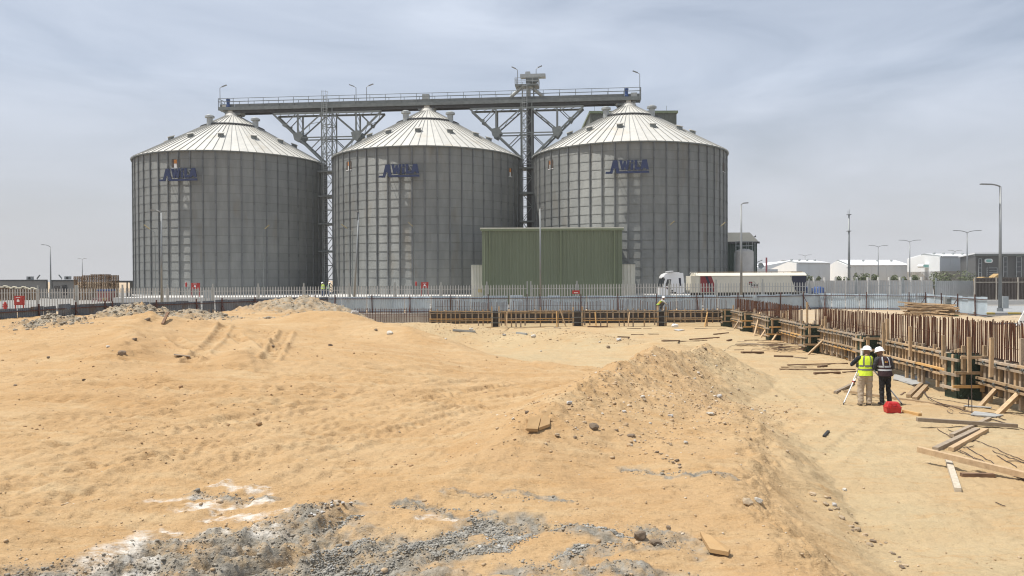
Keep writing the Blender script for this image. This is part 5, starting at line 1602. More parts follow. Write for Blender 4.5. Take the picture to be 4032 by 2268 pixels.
# ------------------------------------------------------------------ sheet-metal hoarding round the site
def hoard_sheet(seed, m_, h=1.45):
    r = random.Random(seed)
    nrib, w = 7, 1.08
    prof = []
    for k in range(nrib):
        u = w * k / nrib
        st = w / nrib
        prof += [(u, 0.0), (u + st * 0.45, 0.0), (u + st * 0.58, 0.032), (u + st * 0.87, 0.032)]
    prof.append((w, 0.0))
    rows = 5
    vs, fs = [], []
    skew = r.uniform(-.03, .03)
    dent = [(r.uniform(0, w), r.uniform(.2, h), r.uniform(.0, .10) * (1 if r.random() < .35 else .15), r.uniform(.15, .35)) for _ in range(2)]
    top = r.uniform(-.05, .06)
    for side_ in (0, 1):
        for j in range(rows + 1):
            v = (h + top) * j / rows
            for (u_, d_) in prof:
                dd = d_ + sum(a * math.exp(-((u_ - x) ** 2 + (v - y) ** 2) / (s * s)) for x, y, a, s in dent)
                vs.append((u_ - w / 2 + skew * v, -dd - 0.003 * side_, v))
    pn = len(prof)
    off = pn * (rows + 1)
    for j in range(rows):
        for k in range(pn - 1):
            a = j * pn + k
            fs.append((a, a + 1, a + pn + 1, a + pn))
            fs.append((off + a, off + a + pn, off + a + pn + 1, off + a + 1))
    for k in range(pn - 1):
        a = rows * pn + k
        fs.append((a, a + 1, off + a + 1, off + a))
    mb = MB()
    mb.add(vs, fs)
    return mb.mesh('sheet', m_)
SHEETS = [hoard_sheet(s, hoard) for s in range(9)]
SHEETS_SHADE = [hoard_sheet(20 + s, hoard_shade) for s in range(9)]
post_me = MB().box(-0.035, 0.035, -0.035, 0.035, -0.1, 1.62).mesh('post', maroon)
def hoarding(pts, label, gapp=0.35, lift=0.0, sheets=None):
    sheets = sheets or SHEETS
    c = Vector((sum(p[0] for p in pts) / len(pts), sum(p[1] for p in pts) / len(pts), 0))
    t = empty('hoarding', c, 0, label, 'hoarding', 'sheet metal hoarding round the site')
    for (a, b2) in zip(pts[:-1], pts[1:]):
        A, Bv = Vector((a[0], a[1], 0)), Vector((b2[0], b2[1], 0))
        ln = (Bv - A).length
        d = (Bv - A) / ln
        ang = math.atan2(d.y, d.x)
        nrm = Vector((d.y, -d.x, 0))
        s = 0.0
        k = 0
        while s < ln - 0.5:
            p = A + d * (s + 0.55)
            o = inst('sheet', sheets[random.randrange(9)], t, (p.x - c.x, p.y - c.y, lift + random.uniform(-.04, .05)), (R_(random.uniform(-1.2, 1.2)), R_(random.uniform(-.9, .9)), ang))
            s += 1.06 + (random.uniform(.06, .2) if random.random() < gapp else random.uniform(-.03, .02))
            if k % 3 == 0:
                pp_ = A + d * (s - 0.6) + nrm * 0.13
                inst('post', post_me, t, (pp_.x - c.x, pp_.y - c.y, lift), (R_(random.uniform(-1.5, 1.5)), R_(random.uniform(-1.5, 1.5)), ang))
                if k % 6 == 0:
                    q1 = pp_ + nrm * 0.75
                    MB().bar((q1.x, q1.y, lift + .0), (pp_.x, pp_.y, lift + 1.2), .045).obj('brace', maroon, t)
            k += 1
        for h in (0.12, 1.27):
            q0, q1 = A + nrm * 0.085 + Vector((0, 0, lift + h)), Bv + nrm * 0.085 + Vector((0, 0, lift + h))
            MB().bar(q0, q1, 0.05, 0.055).obj('rail', maroon, t)
    return t
hoarding([(-27.5, 30), (-26.2, 38.5), (-25.9, 49)], 'shaded hoarding run beside the fire cabinet and hydrant', .25, 0.05, SHEETS_SHADE)
hoarding([(-25.9, 49), (-22.0, 57.0), (-16.0, 67.2)], 'hoarding run between the rubble heaps and the silo with the emblem above its letters', .3, 0.0, SHEETS_SHADE)
hoarding([(-16.0, 67.2), (2.0, 66.8), (20.8, 66.6)], 'long straight hoarding run behind the back formwork', .4)
hoarding([(20.8, 67.2), (28.6, 71.8)], 'hoarding run behind the rusty bars before the trailer', .15)
hoarding([(28.6, 71.8), (36.2, 67.4)], 'dented bright hoarding run behind the timber pile', .5)
hoarding([(36.2, 67.4), (34.3, 55.4)], 'end run of hoarding beside the asphalt road', .1)

# ------------------------------------------------------------------ formwork walls
TOPZ = 0.45
stud_me = MB().box(-0.045, 0.045, -0.05, 0.05, 0, 1.0).mesh('stud', wood)
stud_g = MB().box(-0.05, 0.05, -0.05, 0.05, 0, 1.0).mesh('stud', wood_g)
def formwork(a, b2, label, group, seed, stud_gap, z0=-0.72, bright=True, studmes=None):
    """panel from a to b (plan points); the timbered face is on the right of the direction a->b"""
    r = random.Random(seed)
    A, Bv = Vector((a[0], a[1], 0)), Vector((b2[0], b2[1], 0))
    ln = (Bv - A).length
    d = (Bv - A) / ln
    nrm = Vector((d.y, -d.x, 0))
    ang = math.atan2(d.y, d.x)
    c = A.lerp(Bv, .5) + Vector((0, 0, PIT))
    t = empty('formwork_panel', c, 0, label, 'formwork', group)
    def K(s, n, z):
        return A + d * s + nrm * n + Vector((0, 0, z))
    def slab_(s0, s1, n0, n1, zz0, zz1, nm, m):
        return MB().add([K(s0, n0, zz0), K(s1, n0, zz0), K(s1, n1, zz0), K(s0, n1, zz0), K(s0, n0, zz1), K(s1, n0, zz1), K(s1, n1, zz1), K(s0, n1, zz1)], MB.BF).obj(nm, m, t)
    npl = max(1, round(ln / 2.44))
    for k in range(npl):
        slab_(ln * k / npl + .005, ln * (k + 1) / npl - .005, -.02, 0, z0 + r.uniform(-.03, .03), TOPZ - .05, 'plywood_sheet', ply)
    slab_(0, ln, -.35, -.33, z0, TOPZ - .06, 'plywood_sheet', ply)
    s = .12
    sm_ = studmes or [stud_me, stud_g]
    while s < ln - .05:
        top = TOPZ + r.choice([-.08, -.05, 0.0, .05, .10, .22 if r.random() < .3 else .02, .7 if r.random() < .12 else 0])
        bot = r.choice([z0 - .02, z0 - .18, PIT - .03, PIT - .03, z0 + .05]) if r.random() < .9 else z0 + .3
        p = K(s, .052, bot)
        inst('stud', r.choice(sm_), t, p - c, (0, R_(r.uniform(-1.2, 1.2)), ang), (r.uniform(.8, 1.25), 1, top - bot))
        s += stud_gap * r.uniform(.75, 1.25)
    for (zz, mm) in ((TOPZ - .10, [wood_g, wood]), (TOPZ - .70, [wood_y, wood])):
        for j in range(2):                       # double walers, one above the other with a tie gap
            s = 0.0
            while s < ln - .2:
                e_ = min(ln, s + r.uniform(2.2, 3.9))
                dz = r.uniform(-.02, .02)
                zz_ = zz - j * .135
                MB().bar(K(s + .01, .155 + j * .004, zz_ + dz), K(e_ - .01, .155 + j * .004, zz_ + r.uniform(-.015, .015)), .10, .07).obj('waler', r.choice(mm), t)
                s = e_
        tie = MB()
        s = .5
        while s < ln - .3:
            tie.bar(K(s, .05, zz - .068), K(s, .32, zz - .075), .022)
            tie.bar(K(s - .06, .22, zz - .02), K(s + .06, .22, zz - .12), .03, .015)
            tie.bar(K(s + .06, .225, zz - .02), K(s - .06, .225, zz - .12), .03, .015)
            s += .62 * r.uniform(.85, 1.15)
        tie.obj('tie_clamps', steel, t)['kind'] = 'stuff'
    return t, K, ln
gR, gB = 'formwork panels along the road side of the pit', 'formwork panels along the back of the pit'
PILY = [24.1, 31.8, 39.5, 46.8, 54.0, 61.0]
stops = [13.0] + PILY
lbR = ['formwork panel beside the big slanting props, before the last green column box', 'formwork panel behind the two surveyors', 'formwork panel past the two surveyors, planks before it', 'formwork panel beside the tangled offcut heap', 'formwork panel with a long slanting prop near the corner', 'short formwork panel next to the corner column box']
for k in range(6):
    y0, y1 = stops[k] + (.75 if k else 0), stops[k + 1] - .05
    formwork((XW(y1), y1), (XW(y0), y0), lbR[k], gR, 50 + k, .27)
bx = [P(1690, 1250, YB).x, P(1934, 1250, YB).x, P(1968, 1250, YB).x, P(2254, 1250, YB).x, P(2296, 1250, YB).x, P(2586, 1250, YB).x, P(2624, 1250, YB).x, P(2852, 1250, YB).x]
lbB = ['back formwork panel at the unfinished rebar end', 'back formwork panel below the green shed corner', 'back formwork panel ending at the crouching worker', 'back formwork panel between crouching worker and corner']
for k in range(4):
    t, K, ln = formwork((bx[2 * k], YB), (bx[2 * k + 1], YB), lbB[k], gB, 80 + k, .42, -.62)
# open column gaps in the back wall
for k in range(3):
    x0, x1 = bx[2 * k + 1], bx[2 * k + 2]
    t = empty('column_formwork', ((x0 + x1) / 2, YB, PIT), 0, ['grey column box in the back wall under the shed corner', 'grey column box in the back wall under the shed middle', 'grey column box beside the crouching worker'][k], 'formwork', 'column boxes of the back wall')
    MB().box(x0 + .12, x1 - .12, YB + .1, YB + .14, PIT - .05, TOPZ - .1).obj('plywood_sheet', ply, t)
    for x in (x0 + .06, x1 - .06):
        MB().box(x - .05, x + .05, YB - .25, YB + .09, PIT - .05, TOPZ + random.uniform(.05, .35)).obj('stud', wood, t)
    for z in (-.55, -.15, .3):
        MB().bar((x0 - .1, YB - .3, z), (x1 + .1, YB - .3, z + random.uniform(-.03, .03)), .07, .05).obj('clamp_bar', steel, t)
# green column boxes along the right wall
brick_me = MB().prism([(-.11, -.028), (.11, -.028), (.11, .028), (-.11, .028)], lambda u, v, d_: (u, d_, v), -.02, 0.0).mesh('embossed_block', greenbox)
def column_box(y, label, near):
    xw = XW(y)
    x0, x1 = xw - .72, xw + .02
    yf = y - .02
    t = empty('column_box', ((x0 + x1) / 2, yf, PIT - .05), 0, label, 'formwork', 'green column boxes along the pit')
    L = t.location
    zt = TOPZ + .02
    MB().box(x0, x1, yf, yf + .04, PIT - .06, zt).obj('front_panel', greenbox, t)
    sp = MB().box(x0 - .04, x0 - .001, yf + .05, yf + .70, PIT - .06, zt).obj('side_panel', greenbox, t)
    MB().box(x0 + .01, x1 + .3, yf + .66, yf + .70, PIT - .06, zt).obj('back_panel', greenbox, t)
    if near:                                     # herringbone embossing
        z = PIT + .08
        row = 0
        while z < zt - .05:
            x = x0 + .10 + (.09 if row % 2 else 0)
            while x < x1 - .08:
                inst('embossed_block', brick_me, t, (x - L.x, yf - .001 - L.y, z - L.z), (0, R_(-38 if int((x - x0) / .42) % 2 == 0 else 38), 0), (.62, 1, 1))
                x += .16
            z += .105
            row += 1
    for x in (x0 + .10, x1 + .02):
        MB().box(x - .05, x + .05, yf - .13, yf - .03, PIT - .05 if x > x0 + .3 else PIT + .35, zt + (.3 if x > x0 + .3 else .0)).obj('stud', wood, t)
    for z in (TOPZ - .05, TOPZ - .52, TOPZ - .95):
        MB().bar((x0 - .35 * random.random(), yf - .17, z), (x1 + .05, yf - .17, z + random.uniform(-.02, .02)), .07, .09).obj('waler', wood if random.random() < .6 else wood_y, t)
        MB().bar((x0 - .12, yf - .2, z - .09), (x0 - .12, yf + .8, z - .09), .06, .085).obj('waler', wood_g, t)
    for yy in (yf + .15, yf + .55):
        MB().box(x0 - .09, x0 - .045, yy, yy + .09, PIT + .2, zt).obj('stud', wood, t)
    m = MB()
    for i in range(7):
        for j in range(2):
            m.tube((x0 + .1 + i * .09, yf + .15 + j * .35, zt - .1), (x0 + .1 + i * .09, yf + .15 + j * .35, zt + .05), .009, .009, 5)
    m.obj('dowel_ends', rust, t)['kind'] = 'stuff'
    MB().box(x0 + .05, x1, yf + .1, yf + .6, PIT, PIT + .3).obj('concrete_fill', conc, t)
lbc = ['green column box beside the big slanting props', 'green column box right behind the two surveyors', 'green column box with the long prop, by the offcut heap', 'green column box with the prop leaning across its front', 'smaller green column box near the pit corner', 'green column box in the pit corner']
for k, y in enumerate(PILY):
    column_box(y, lbc[k], k < 4)
# slanting props
def prop(p, q, label, w=.09, m=wood):
    return MB().bar(p, q, w, w * .9).thing('timber_prop', m, label, 'prop', 'timber props bracing the formwork')
def pq(px0, py0, px1, py1, off, label, zf=PIT, w=.09, m=wood):
    f = G(px0, py0, zf)
    d = f.y + off
    prop((f.x, f.y, zf - .05), P(px1, py1, d), label, w, m)
pq(3851, 1603, 4004, 1440, 1.1, 'thick slanting prop footed on the grey board', w=.11)
pq(3920, 1633, 4045, 1518, .9, 'thickest slanting prop at the pit edge', w=.13)
pq(3176, 1397, 3280, 1303, 1.3, 'long slanting prop across the column box by the offcut heap')
pq(3036, 1345, 3092, 1264, 1.5, 'slanting prop leaning across a mid-row column box')
pq(2968, 1321, 2992, 1230, 1.6, 'slanting prop with its top above the formwork')
pq(2992, 1330, 3020, 1290, 1.2, 'short slanting prop beside the scattered offcuts')
pq(2886, 1298, 2921, 1243, 1.5, 'slanting prop next to the corner column box')
for i, (px, py0, py1, lb) in enumerate(((1995, 1286, 1228, 'pale upright prop on the back wall under the shed corner'), (2190, 1284, 1226, 'pale upright prop on the back wall under the shed middle'), (2211, 1271, 1216, 'loose crossed prop on the back wall under the shed'), (2342, 1283, 1228, 'pale upright prop left of the crouching worker'), (2478, 1288, 1228, 'pale upright prop closer to the crouching worker'), (2785, 1287, 1228, 'pale upright prop near the pit corner'))):
    f = G(px, py0, PIT + .02)
    prop((f.x, YB - .55, PIT - .05), (P(px - (6 if i == 2 else -1), py1, YB - .2).x, YB - .2, P(px, py1, YB).z), lb, .085, wood_y if i % 2 else wood)
# stakes standing out of the right wall trench and by the left hoarding
for i, (px, py0, py1, d) in enumerate(((3455, 1385, 1300, 33), (3495, 1360, 1255, 31), (3585, 1330, 1285, 28.2), (3715, 1365, 1320, 25.6), (3817, 1390, 1327, 23.4), (3902, 1400, 1330, 22.3), (3178, 1270, 1190, 42), (3250, 1300, 1245, 38.5), (3480, 1300, 1270, 30.4), (2978, 1235, 1208, 56), (3098, 1260, 1225, 46))):
    c = P(px, py0, d)
    o = MB().bar((c.x, d, .0), (c.x + random.uniform(-.02, .02), d, P(px, py1, d).z), .10, .08).thing('timber_stake', wood, 'upright timber stake among the rusty bars behind the formwork', 'stake', 'stakes behind the formwork')
for i in range(13):
    px = 700 + i * 37 + random.uniform(-12, 12)
    d = 55 + (px - 700) * .012
    x = P(px, 1240, d).x
    g0 = HZ(x, d)
    o = MB().tube((x, d, g0 - .15), (x + random.uniform(-.05, .05), d, P(px, 1222 + random.uniform(-6, 8), d).z), .055, .05, 7).thing('timber_stake', wood_g, 'round timber stake between the spoil heap and the hoarding', 'stake', 'stakes by the spoil heaps')

# ------------------------------------------------------------------ reinforcing bars
bar_me = MB().tube((0, 0, 0), (0, 0, 1), 0.0128, 0.0128, 5).mesh('rebar', rust)
def curtain(pts_fn, s0, s1, step, zb, zt_fn, label, rows=(0.12, 0.34), jit=.02, group='rusty rebar curtains', hz_=()):
    p0 = pts_fn((s0 + s1) / 2, rows[0])
    t = empty('rebar_curtain', (p0[0], p0[1], zb), 0, label, 'rebar', group)
    n = 0
    for rw in rows:
        s = s0
        while s < s1:
            p = pts_fn(s, rw)
            zt = zt_fn(s) + random.gauss(0, .035)
            inst('rebar', bar_me, t, (p[0] - p0[0], p[1] - p0[1], 0), (R_(random.gauss(0, .8)), R_(random.gauss(0, .8)), 0), (1, 1, zt - zb))
            s += step * random.uniform(.7, 1.3)
            n += 1
    for (h, f0, f1) in hz_:
        a, b2 = pts_fn(s0 + (s1 - s0) * f0, rows[0]), pts_fn(s0 + (s1 - s0) * f1, rows[0])
        MB().tube((a[0], a[1], h), (b2[0], b2[1], h + .05), .009, .009, 5).obj('cross_bar', rust, t)
    return t
wall_fn = lambda y, rw: (XW(y) + rw, y)
curtain(wall_fn, 20.2, 29.6, .085, -.5, lambda y: 1.55 - (y - 22) * .012, 'rusty rebar curtain behind the big props and the nearest column box', hz_=((.75, .0, .3), (.95, .7, 1.0)))
curtain(wall_fn, 29.65, 40.8, .105, -.5, lambda y: 1.45 - (y - 29) * .012, 'rusty rebar curtain behind the surveyors and the timber pile', hz_=((.75, .2, .8), (.6, .0, 1.0)))
curtain(wall_fn, 44.0, 60.5, .115, -.5, lambda y: 1.30, 'dense far rebar curtain rising before the trailer', hz_=((.9, .1, .9), (.6, 0, 1)))
curtain(lambda x, rw: (x, YB + rw + .1), P(1712, 1250, YB).x, 17.3, .2, -.4, lambda x: 1.15 + .12 * math.sin(x * .9), 'thin rebar curtain standing behind the back formwork', hz_=((.75, .0, .6),))
curtain(lambda x, rw: (x, YB + rw + .1), P(1395, 1250, YB).x, P(1706, 1250, YB).x, .19, -.5, lambda x: .62, 'unfinished rebar mesh at the open end of the back wall', hz_=((.5, 0, 1), (.3, 0, 1), (.1, 0, 1), (-.1, 0, 1)))
# dark edge of the open trench at the unfinished end
x0, x1 = P(1400, 1270, 62.6).x, P(1694, 1270, 62.6).x
t = MB().box(x0, x1, 62.45, 62.75, -.9, .2).thing('footing_wall', conc, 'rough concrete footing behind the unfinished rebar mesh', 'footing')

# ------------------------------------------------------------------ finding the ground along a sight line
TT = np.concatenate([np.arange(6.0, 30, .03), np.arange(30, 70, .08)])
def onground(px, py):
    v = ray(px, py)
    k = 1.0 / v.y
    xs, ys_, zs = v.x * k * TT, TT, CAMZ + v.z * k * TT
    h = ground_z(xs, ys_)
    i = np.argmax(zs - h < 0.0)
    if zs[i] - h[i] >= 0: i = len(TT) - 1
    return Vector((float(xs[i]), float(ys_[i]), float(h[i])))
ZM = {1: (3000, 1080, 2.496), 2: (2600, 1080, 3.623), 3: (1600, 1120, 2.576), 4: (3240, 1320, 4.026), 6: (3500, 1600, 3.622)}
def zc(z, u_, v_):
    a, b2, s = ZM[z]
    return a + u_ / s, b2 + v_ / s

# ------------------------------------------------------------------ people
skin = mat('skin', (0.20, 0.105, 0.065), (0.235, 0.125, 0.08), scale=20, rough=0.6)
cloth = {}
def fabric(nm, c, c2=None):
    if nm not in cloth:
        cloth[nm] = mat('cloth_' + nm, c, c2 or tuple(x * 1.25 for x in c), scale=14, rough=0.9, bump=.4, bscale=18, coord='O')
    return cloth[nm]
helmet_m = mat('helmet_white', (0.80, 0.80, 0.79), (0.76, 0.76, 0.75), scale=3, rough=0.35)
shoe_m = mat('shoe_dark', (0.035, 0.035, 0.037), (0.05, 0.05, 0.05), scale=9, rough=0.8)
refl = mat('reflective_tape', (0.50, 0.52, 0.53), (0.44, 0.46, 0.47), scale=10, rough=0.4)
refl_d = mat('dark_tape', (0.12, 0.12, 0.10), (0.16, 0.16, 0.13), scale=10, rough=0.5)
def ball(mb, c, r, sc=(1, 1, 1), n=10, k=7):
    vs, fs = [(c[0], c[1], c[2] - r * sc[2])], []
    for j in range(1, k):
        ph = -math.pi / 2 + math.pi * j / k
        for i_ in range(n):
            th = 2 * math.pi * i_ / n
            vs.append((c[0] + r * sc[0] * math.cos(ph) * math.cos(th), c[1] + r * sc[1] * math.cos(ph) * math.sin(th), c[2] + r * sc[2] * math.sin(ph)))
    vs.append((c[0], c[1], c[2] + r * sc[2]))
    for i_ in range(n):
        fs.append((0, 1 + (i_ + 1) % n, 1 + i_))
        fs.append((len(vs) - 1, 1 + (k - 2) * n + i_, 1 + (k - 2) * n + (i_ + 1) % n))
    for j in range(k - 2):
        for i_ in range(n):
            a = 1 + j * n
            fs.append((a + i_, a + (i_ + 1) % n, a + n + (i_ + 1) % n, a + n + i_))
    mb.add(vs, fs)
def limb(mb, pts, rs):
    for (p, q_), (r0, r1) in zip(zip(pts[:-1], pts[1:]), zip(rs[:-1], rs[1:])):
        mb.tube(p, q_, r0, r1, 12)
        ball(mb, p, r0)
        ball(mb, q_, r1)
def loft(mb, rings, n=18):                 # rings: (cx, cy, cz, rx, ry)
    vs, fs = [], []
    for (cx, cy, cz, rx, ry) in rings:
        for i_ in range(n):
            a = 2 * math.pi * i_ / n
            e_ = 2.5
            ca, sa = math.cos(a), math.sin(a)
            f = (abs(ca) ** e_ + abs(sa) ** e_) ** (-1 / e_)
            vs.append((cx + rx * f * ca, cy + ry * f * sa, cz))
    for j in range(len(rings) - 1):
        for i_ in range(n):
            fs.append((j * n + i_, j * n + (i_ + 1) % n, (j + 1) * n + (i_ + 1) % n, (j + 1) * n + i_))
    fs += [tuple(range(n - 1, -1, -1)), tuple(range((len(rings) - 1) * n, len(rings) * n))]
    mb.add(vs, fs)
def fuse(mb, name, m, voxel, wr=0.0, ws=9.0):
    """joins overlapping shapes into one continuous skin"""
    tmp = bpy.data.objects.new('tmp', mb.mesh('tmp', m))
    C.objects.link(tmp)
    md = tmp.modifiers.new('r', 'REMESH')
    md.mode, md.voxel_size, md.use_smooth_shade = 'VOXEL', voxel, True
    sm_ = tmp.modifiers.new('s', 'SMOOTH')
    sm_.factor, sm_.iterations = 0.5, 4
    dg = bpy.context.evaluated_depsgraph_get()
    me_ = bpy.data.meshes.new_from_object(tmp.evaluated_get(dg))
    me_.name = name
    bpy.data.objects.remove(tmp)
    if wr:
        for v in me_.vertices:
            d_ = mnoise.noise(Vector((v.co.x * ws, v.co.y * ws, v.co.z * ws * 1.7))) * wr
            v.co += v.normal * d_
    me_.materials.clear()
    me_.materials.append(m)
    return me_
def hand(mb, wrist, fwd, side_, curl):
    """palm, four fingers of unequal length and a thumb leaving the side of the palm"""
    w = Vector(wrist)
    f = Vector(fwd).normalized()
    s = (Vector(side_) - f * Vector(side_).dot(f)).normalized()
    dn = f.cross(s).normalized()
    palm = w + f * .085
    mb.bar(w - f * .01, palm, .075, .032, dn)
    for k, ln in enumerate((.068, .078, .074, .058)):
        b0 = palm + s * (.029 - k * .0195)
        k1 = b0 + (f * math.cos(curl * .5) + dn * math.sin(curl * .5)) * ln * .55
        k2 = k1 + (f * math.cos(curl * 1.3) + dn * math.sin(curl * 1.3)) * ln * .5
        limb(mb, [b0 - f * .01, k1, k2], [.0105, .0098, .0085])
    b0 = w + f * .025 + s * .036
    limb(mb, [b0, b0 + (f * .6 + s * .8) * .035, b0 + (f * .9 + s * .35 + dn * .4) * .068], [.013, .0115, .0095])
def person(label, loc, rz, J, cols, scale=1.0, vest='plain', group='workers on the site', fine=True):
    t = empty('person', loc, rz, label, 'person', group)
    t.scale = (scale,) * 3
    V = {k: Vector(v) for k, v in J.items()}
    vx = .012 if fine else .025
    body = MB()
    hd, nk, ch, pv = V['head'], V['neck'], V['chest'], V['pelvis']
    ball(body, hd, .105, (.76, .95, 1.12), 14, 10)
    fw = V['face'].normalized()
    ball(body, hd + fw * .03 + Vector((0, 0, -.065)), .065, (.85, 1, .8))
    sd = fw.cross(Vector((0, 0, 1))).normalized()
    ball(body, hd + fw * .108 + Vector((0, 0, -.02)), .018, (.8, 1.0, 1.5), 8, 6)     # nose
    ball(body, hd + fw * .094 + Vector((0, 0, -.062)), .018, (1.3, .6, .5), 8, 6)     # mouth
    for s in (-1, 1):
        ball(body, hd + sd * s * .083 + Vector((0, 0, -.015)), .024, (.45, .8, 1.3), 8, 6)
        ball(body, hd + fw * .087 + sd * s * .033 + Vector((0, 0, .012)), .013, (1, .7, .7), 8, 6)
    limb(body, [ch, nk, hd + Vector((0, 0, -.05))], [.07, .055, .055])
    limb(body, [pv, ch], [.10, .11])
    for s in 'lr':
        limb(body, [ch, V['sh' + s], V['el' + s], V['wr' + s]], [.06, .045, .037, .027])
        limb(body, [pv, V['hip' + s], V['kn' + s], V['an' + s]], [.09, .075, .05, .038])
        hand(body, V['wr' + s], V['wr' + s] - V['el' + s], V.get('th' + s, Vector((0, 0, 1))), .7)
    inst('body', fuse(body, 'body', skin, vx), t)
    tr = MB()
    tw = cols.get('loose', 1.0)
    for s in 'lr':
        an = V['an' + s] + Vector((0, 0, .0))
        limb(tr, [pv.lerp(V['hip' + s], .7), V['hip' + s], V['kn' + s], an], [.105, .108 * tw, .082 * tw, .072 * tw])
    up = (ch - pv).normalized()
    loft(tr, [(*(pv - up * .10), .165, .115), (*pv, .180, .125), (*(pv + up * .12), .165, .115)])
    inst('trousers', fuse(tr, 'trousers', cols['trousers'], vx * 1.1, .017, 9), t)
    sh = MB()
    cm = pv.lerp(ch, .5)
    loft(sh, [(*(pv + up * .02), .172, .122), (*cm, .172, .118), (*(pv.lerp(ch, .85)), .195, .125), (*(ch + up * .04), .185, .105), (*(ch + up * .10), .09, .07)])
    for s in 'lr':
        end = V['el' + s].lerp(V['wr' + s], cols.get('sleeve', .92))
        limb(sh, [ch + (V['sh' + s] - ch) * .5, V['sh' + s], V['el' + s], end], [.085, .074, .058, .046])
    inst('shirt', fuse(sh, 'shirt', cols['shirt'], vx * 1.1, .012, 10), t)
    for s in 'lr':                             # shoes: toe points along the face direction
        a = V['an' + s]
        td = V.get('toe', Vector((0, 1, 0))).normalized()
        m_ = MB()
        ball(m_, a + Vector((0, 0, -.035)), .055, (.85, 1, .9))
        limb(m_, [a + td * -.03 + Vector((0, 0, -.045)), a + td * .10 + Vector((0, 0, -.058)), a + td * .17 + Vector((0, 0, -.062))], [.046, .042, .034])
        inst('shoe', fuse(m_, 'shoe', shoe_m, .012), t)
    # helmet: dome, brim and crest
    h_ = MB()
    pr = [(.152, 0), (.150, .012), (.128, .02), (.126, .055), (.108, .105), (.07, .138), (.0, .150)]
    h_.lathe(pr, 22)
    h_.lathe([(0, .004), (.15, 0)], 22)
    h_.bar((0, -.09, .128), (0, .09, .128), .035, .03)
    h_.prism([(-.07, .13), (.07, .13), (.05, .20), (-.05, .20)], lambda a, b2, z: (a, b2, z), -.004, .008)
    ho = inst('helmet', h_.mesh('helmet', cols.get('helmet', helmet_m), True), t, hd + Vector((0, 0, .035)))
    tl = V.get('tilt', Vector((0, 0, 0)))
    ho.rotation_euler = (tl.x, tl.y, math.atan2(-fw.x, fw.y))
    if vest:
        rings = [(pv + up * -.05, .212, .155), (pv + up * .10, .194, .140), (cm, .186, .130), (pv.lerp(ch, .85), .208, .136), (ch + up * .05, .192, .115), (ch + up * .095, .15, .085)]
        vm = MB()
        n, vs, fs = 26, [], []
        def vpt(k, a, g=0.0):
            c_, rx, ry = rings[k]
            ca, sa = math.cos(a), math.sin(a)
            f = (abs(ca) ** 2.5 + abs(sa) ** 2.5) ** (-.4)
            fold = .006 * math.sin(a * 7 + k * 1.3)
            return Vector((c_.x + (rx + g + fold) * f * ca, c_.y + (ry + g + fold) * f * sa, c_.z))
        for g in (.0, -.006):
            for k in range(len(rings)):
                for i_ in range(n):
                    vs.append(vpt(k, 2 * math.pi * i_ / n, g))
        off = len(rings) * n
        for k in range(len(rings) - 1):
            for i_ in range(n):
                a, b2 = k * n + i_, k * n + (i_ + 1) % n
                fs += [(a, b2, b2 + n, a + n), (off + a, off + a + n, off + b2 + n, off + b2)]
        vm.add(vs, fs)
        vo = inst('vest', vm.mesh('vest', cols['vest'], True), t)
        def band(k0, f0, f1, a0, a1, nm, m_):
            """strip between heights f0..f1 (ring parameter) and angles a0..a1 on the vest"""
            bm2 = MB()
            nn, mm = 14, 5
            def at(fk, a):
                k = min(int(fk), len(rings) - 2)
                return vpt(k, a, .007).lerp(vpt(k + 1, a, .007), fk - k)
            vv = [at(f0 + (f1 - f0) * j / mm, a0 + (a1 - a0) * i_ / nn) for j in range(mm + 1) for i_ in range(nn + 1)]
            ff = [(j * (nn + 1) + i_, j * (nn + 1) + i_ + 1, (j + 1) * (nn + 1) + i_ + 1, (j + 1) * (nn + 1) + i_) for j in range(mm) for i_ in range(nn)]
            bm2.add(vv, ff)
            o = inst(nm, bm2.mesh(nm, m_, True), vo)
            return o
        tp = cols.get('tape', refl)
        band(0, 1.05, 1.45, 0, 2 * math.pi, 'tape_band', tp)
        band(0, 1.95, 2.3, 0, 2 * math.pi, 'tape_band', tp)
        for a in (R_(-118), R_(-62)):
            band(0, 2.3, 5.0, a - .10, a + .10, 'tape_strap', tp)
        if vest == 'lettered':
            band(0, 2.95, 3.12, R_(-103), R_(-88), 'back_lettering', MATS['kerb_yellow'])
            band(0, 3.2, 3.34, R_(-100), R_(-89), 'back_lettering', orange)
            band(0, 2.9, 3.4, R_(-84), R_(-80), 'back_lettering', orange)
    return t
A1 = dict(pelvis=(-.01, 0, .95), chest=(.03, .07, 1.38), neck=(.08, .12, 1.47), head=(.11, .19, 1.575), face=(.1, .9, -.25), hipl=(-.11, 0, .90), hipr=(.09, 0, .90), knl=(-.13, .03, .50), knr=(.11, .03, .50), anl=(-.15, -.02, .095), anr=(.10, -.01, .095),
          shl=(-.18, .08, 1.40), shr=(.22, .08, 1.36), ell=(-.31, .22, 1.20), elr=(.27, .28, 1.12), wrl=(-.14, .40, 1.28), wrr=(.12, .42, 1.18), tilt=(-.25, .12, 0))
A2 = dict(pelvis=(.02, 0, .93), chest=(0, .06, 1.35), neck=(-.04, .10, 1.45), head=(-.06, .16, 1.55), face=(-.1, .9, -.35), hipl=(-.07, 0, .88), hipr=(.11, 0, .88), knl=(-.07, .03, .48), knr=(.13, .03, .48), anl=(-.08, 0, .095), anr=(.15, -.03, .095),
          shl=(-.19, .06, 1.37), shr=(.19, .06, 1.37), ell=(-.28, .12, 1.10), elr=(.30, .10, 1.10), wrl=(-.14, .32, 1.08), wrr=(.14, .32, 1.12), tilt=(-.28, -.08, 0))
def lime(): return fabric('lime', (0.50, 0.66, 0.03), (0.60, 0.76, 0.05))
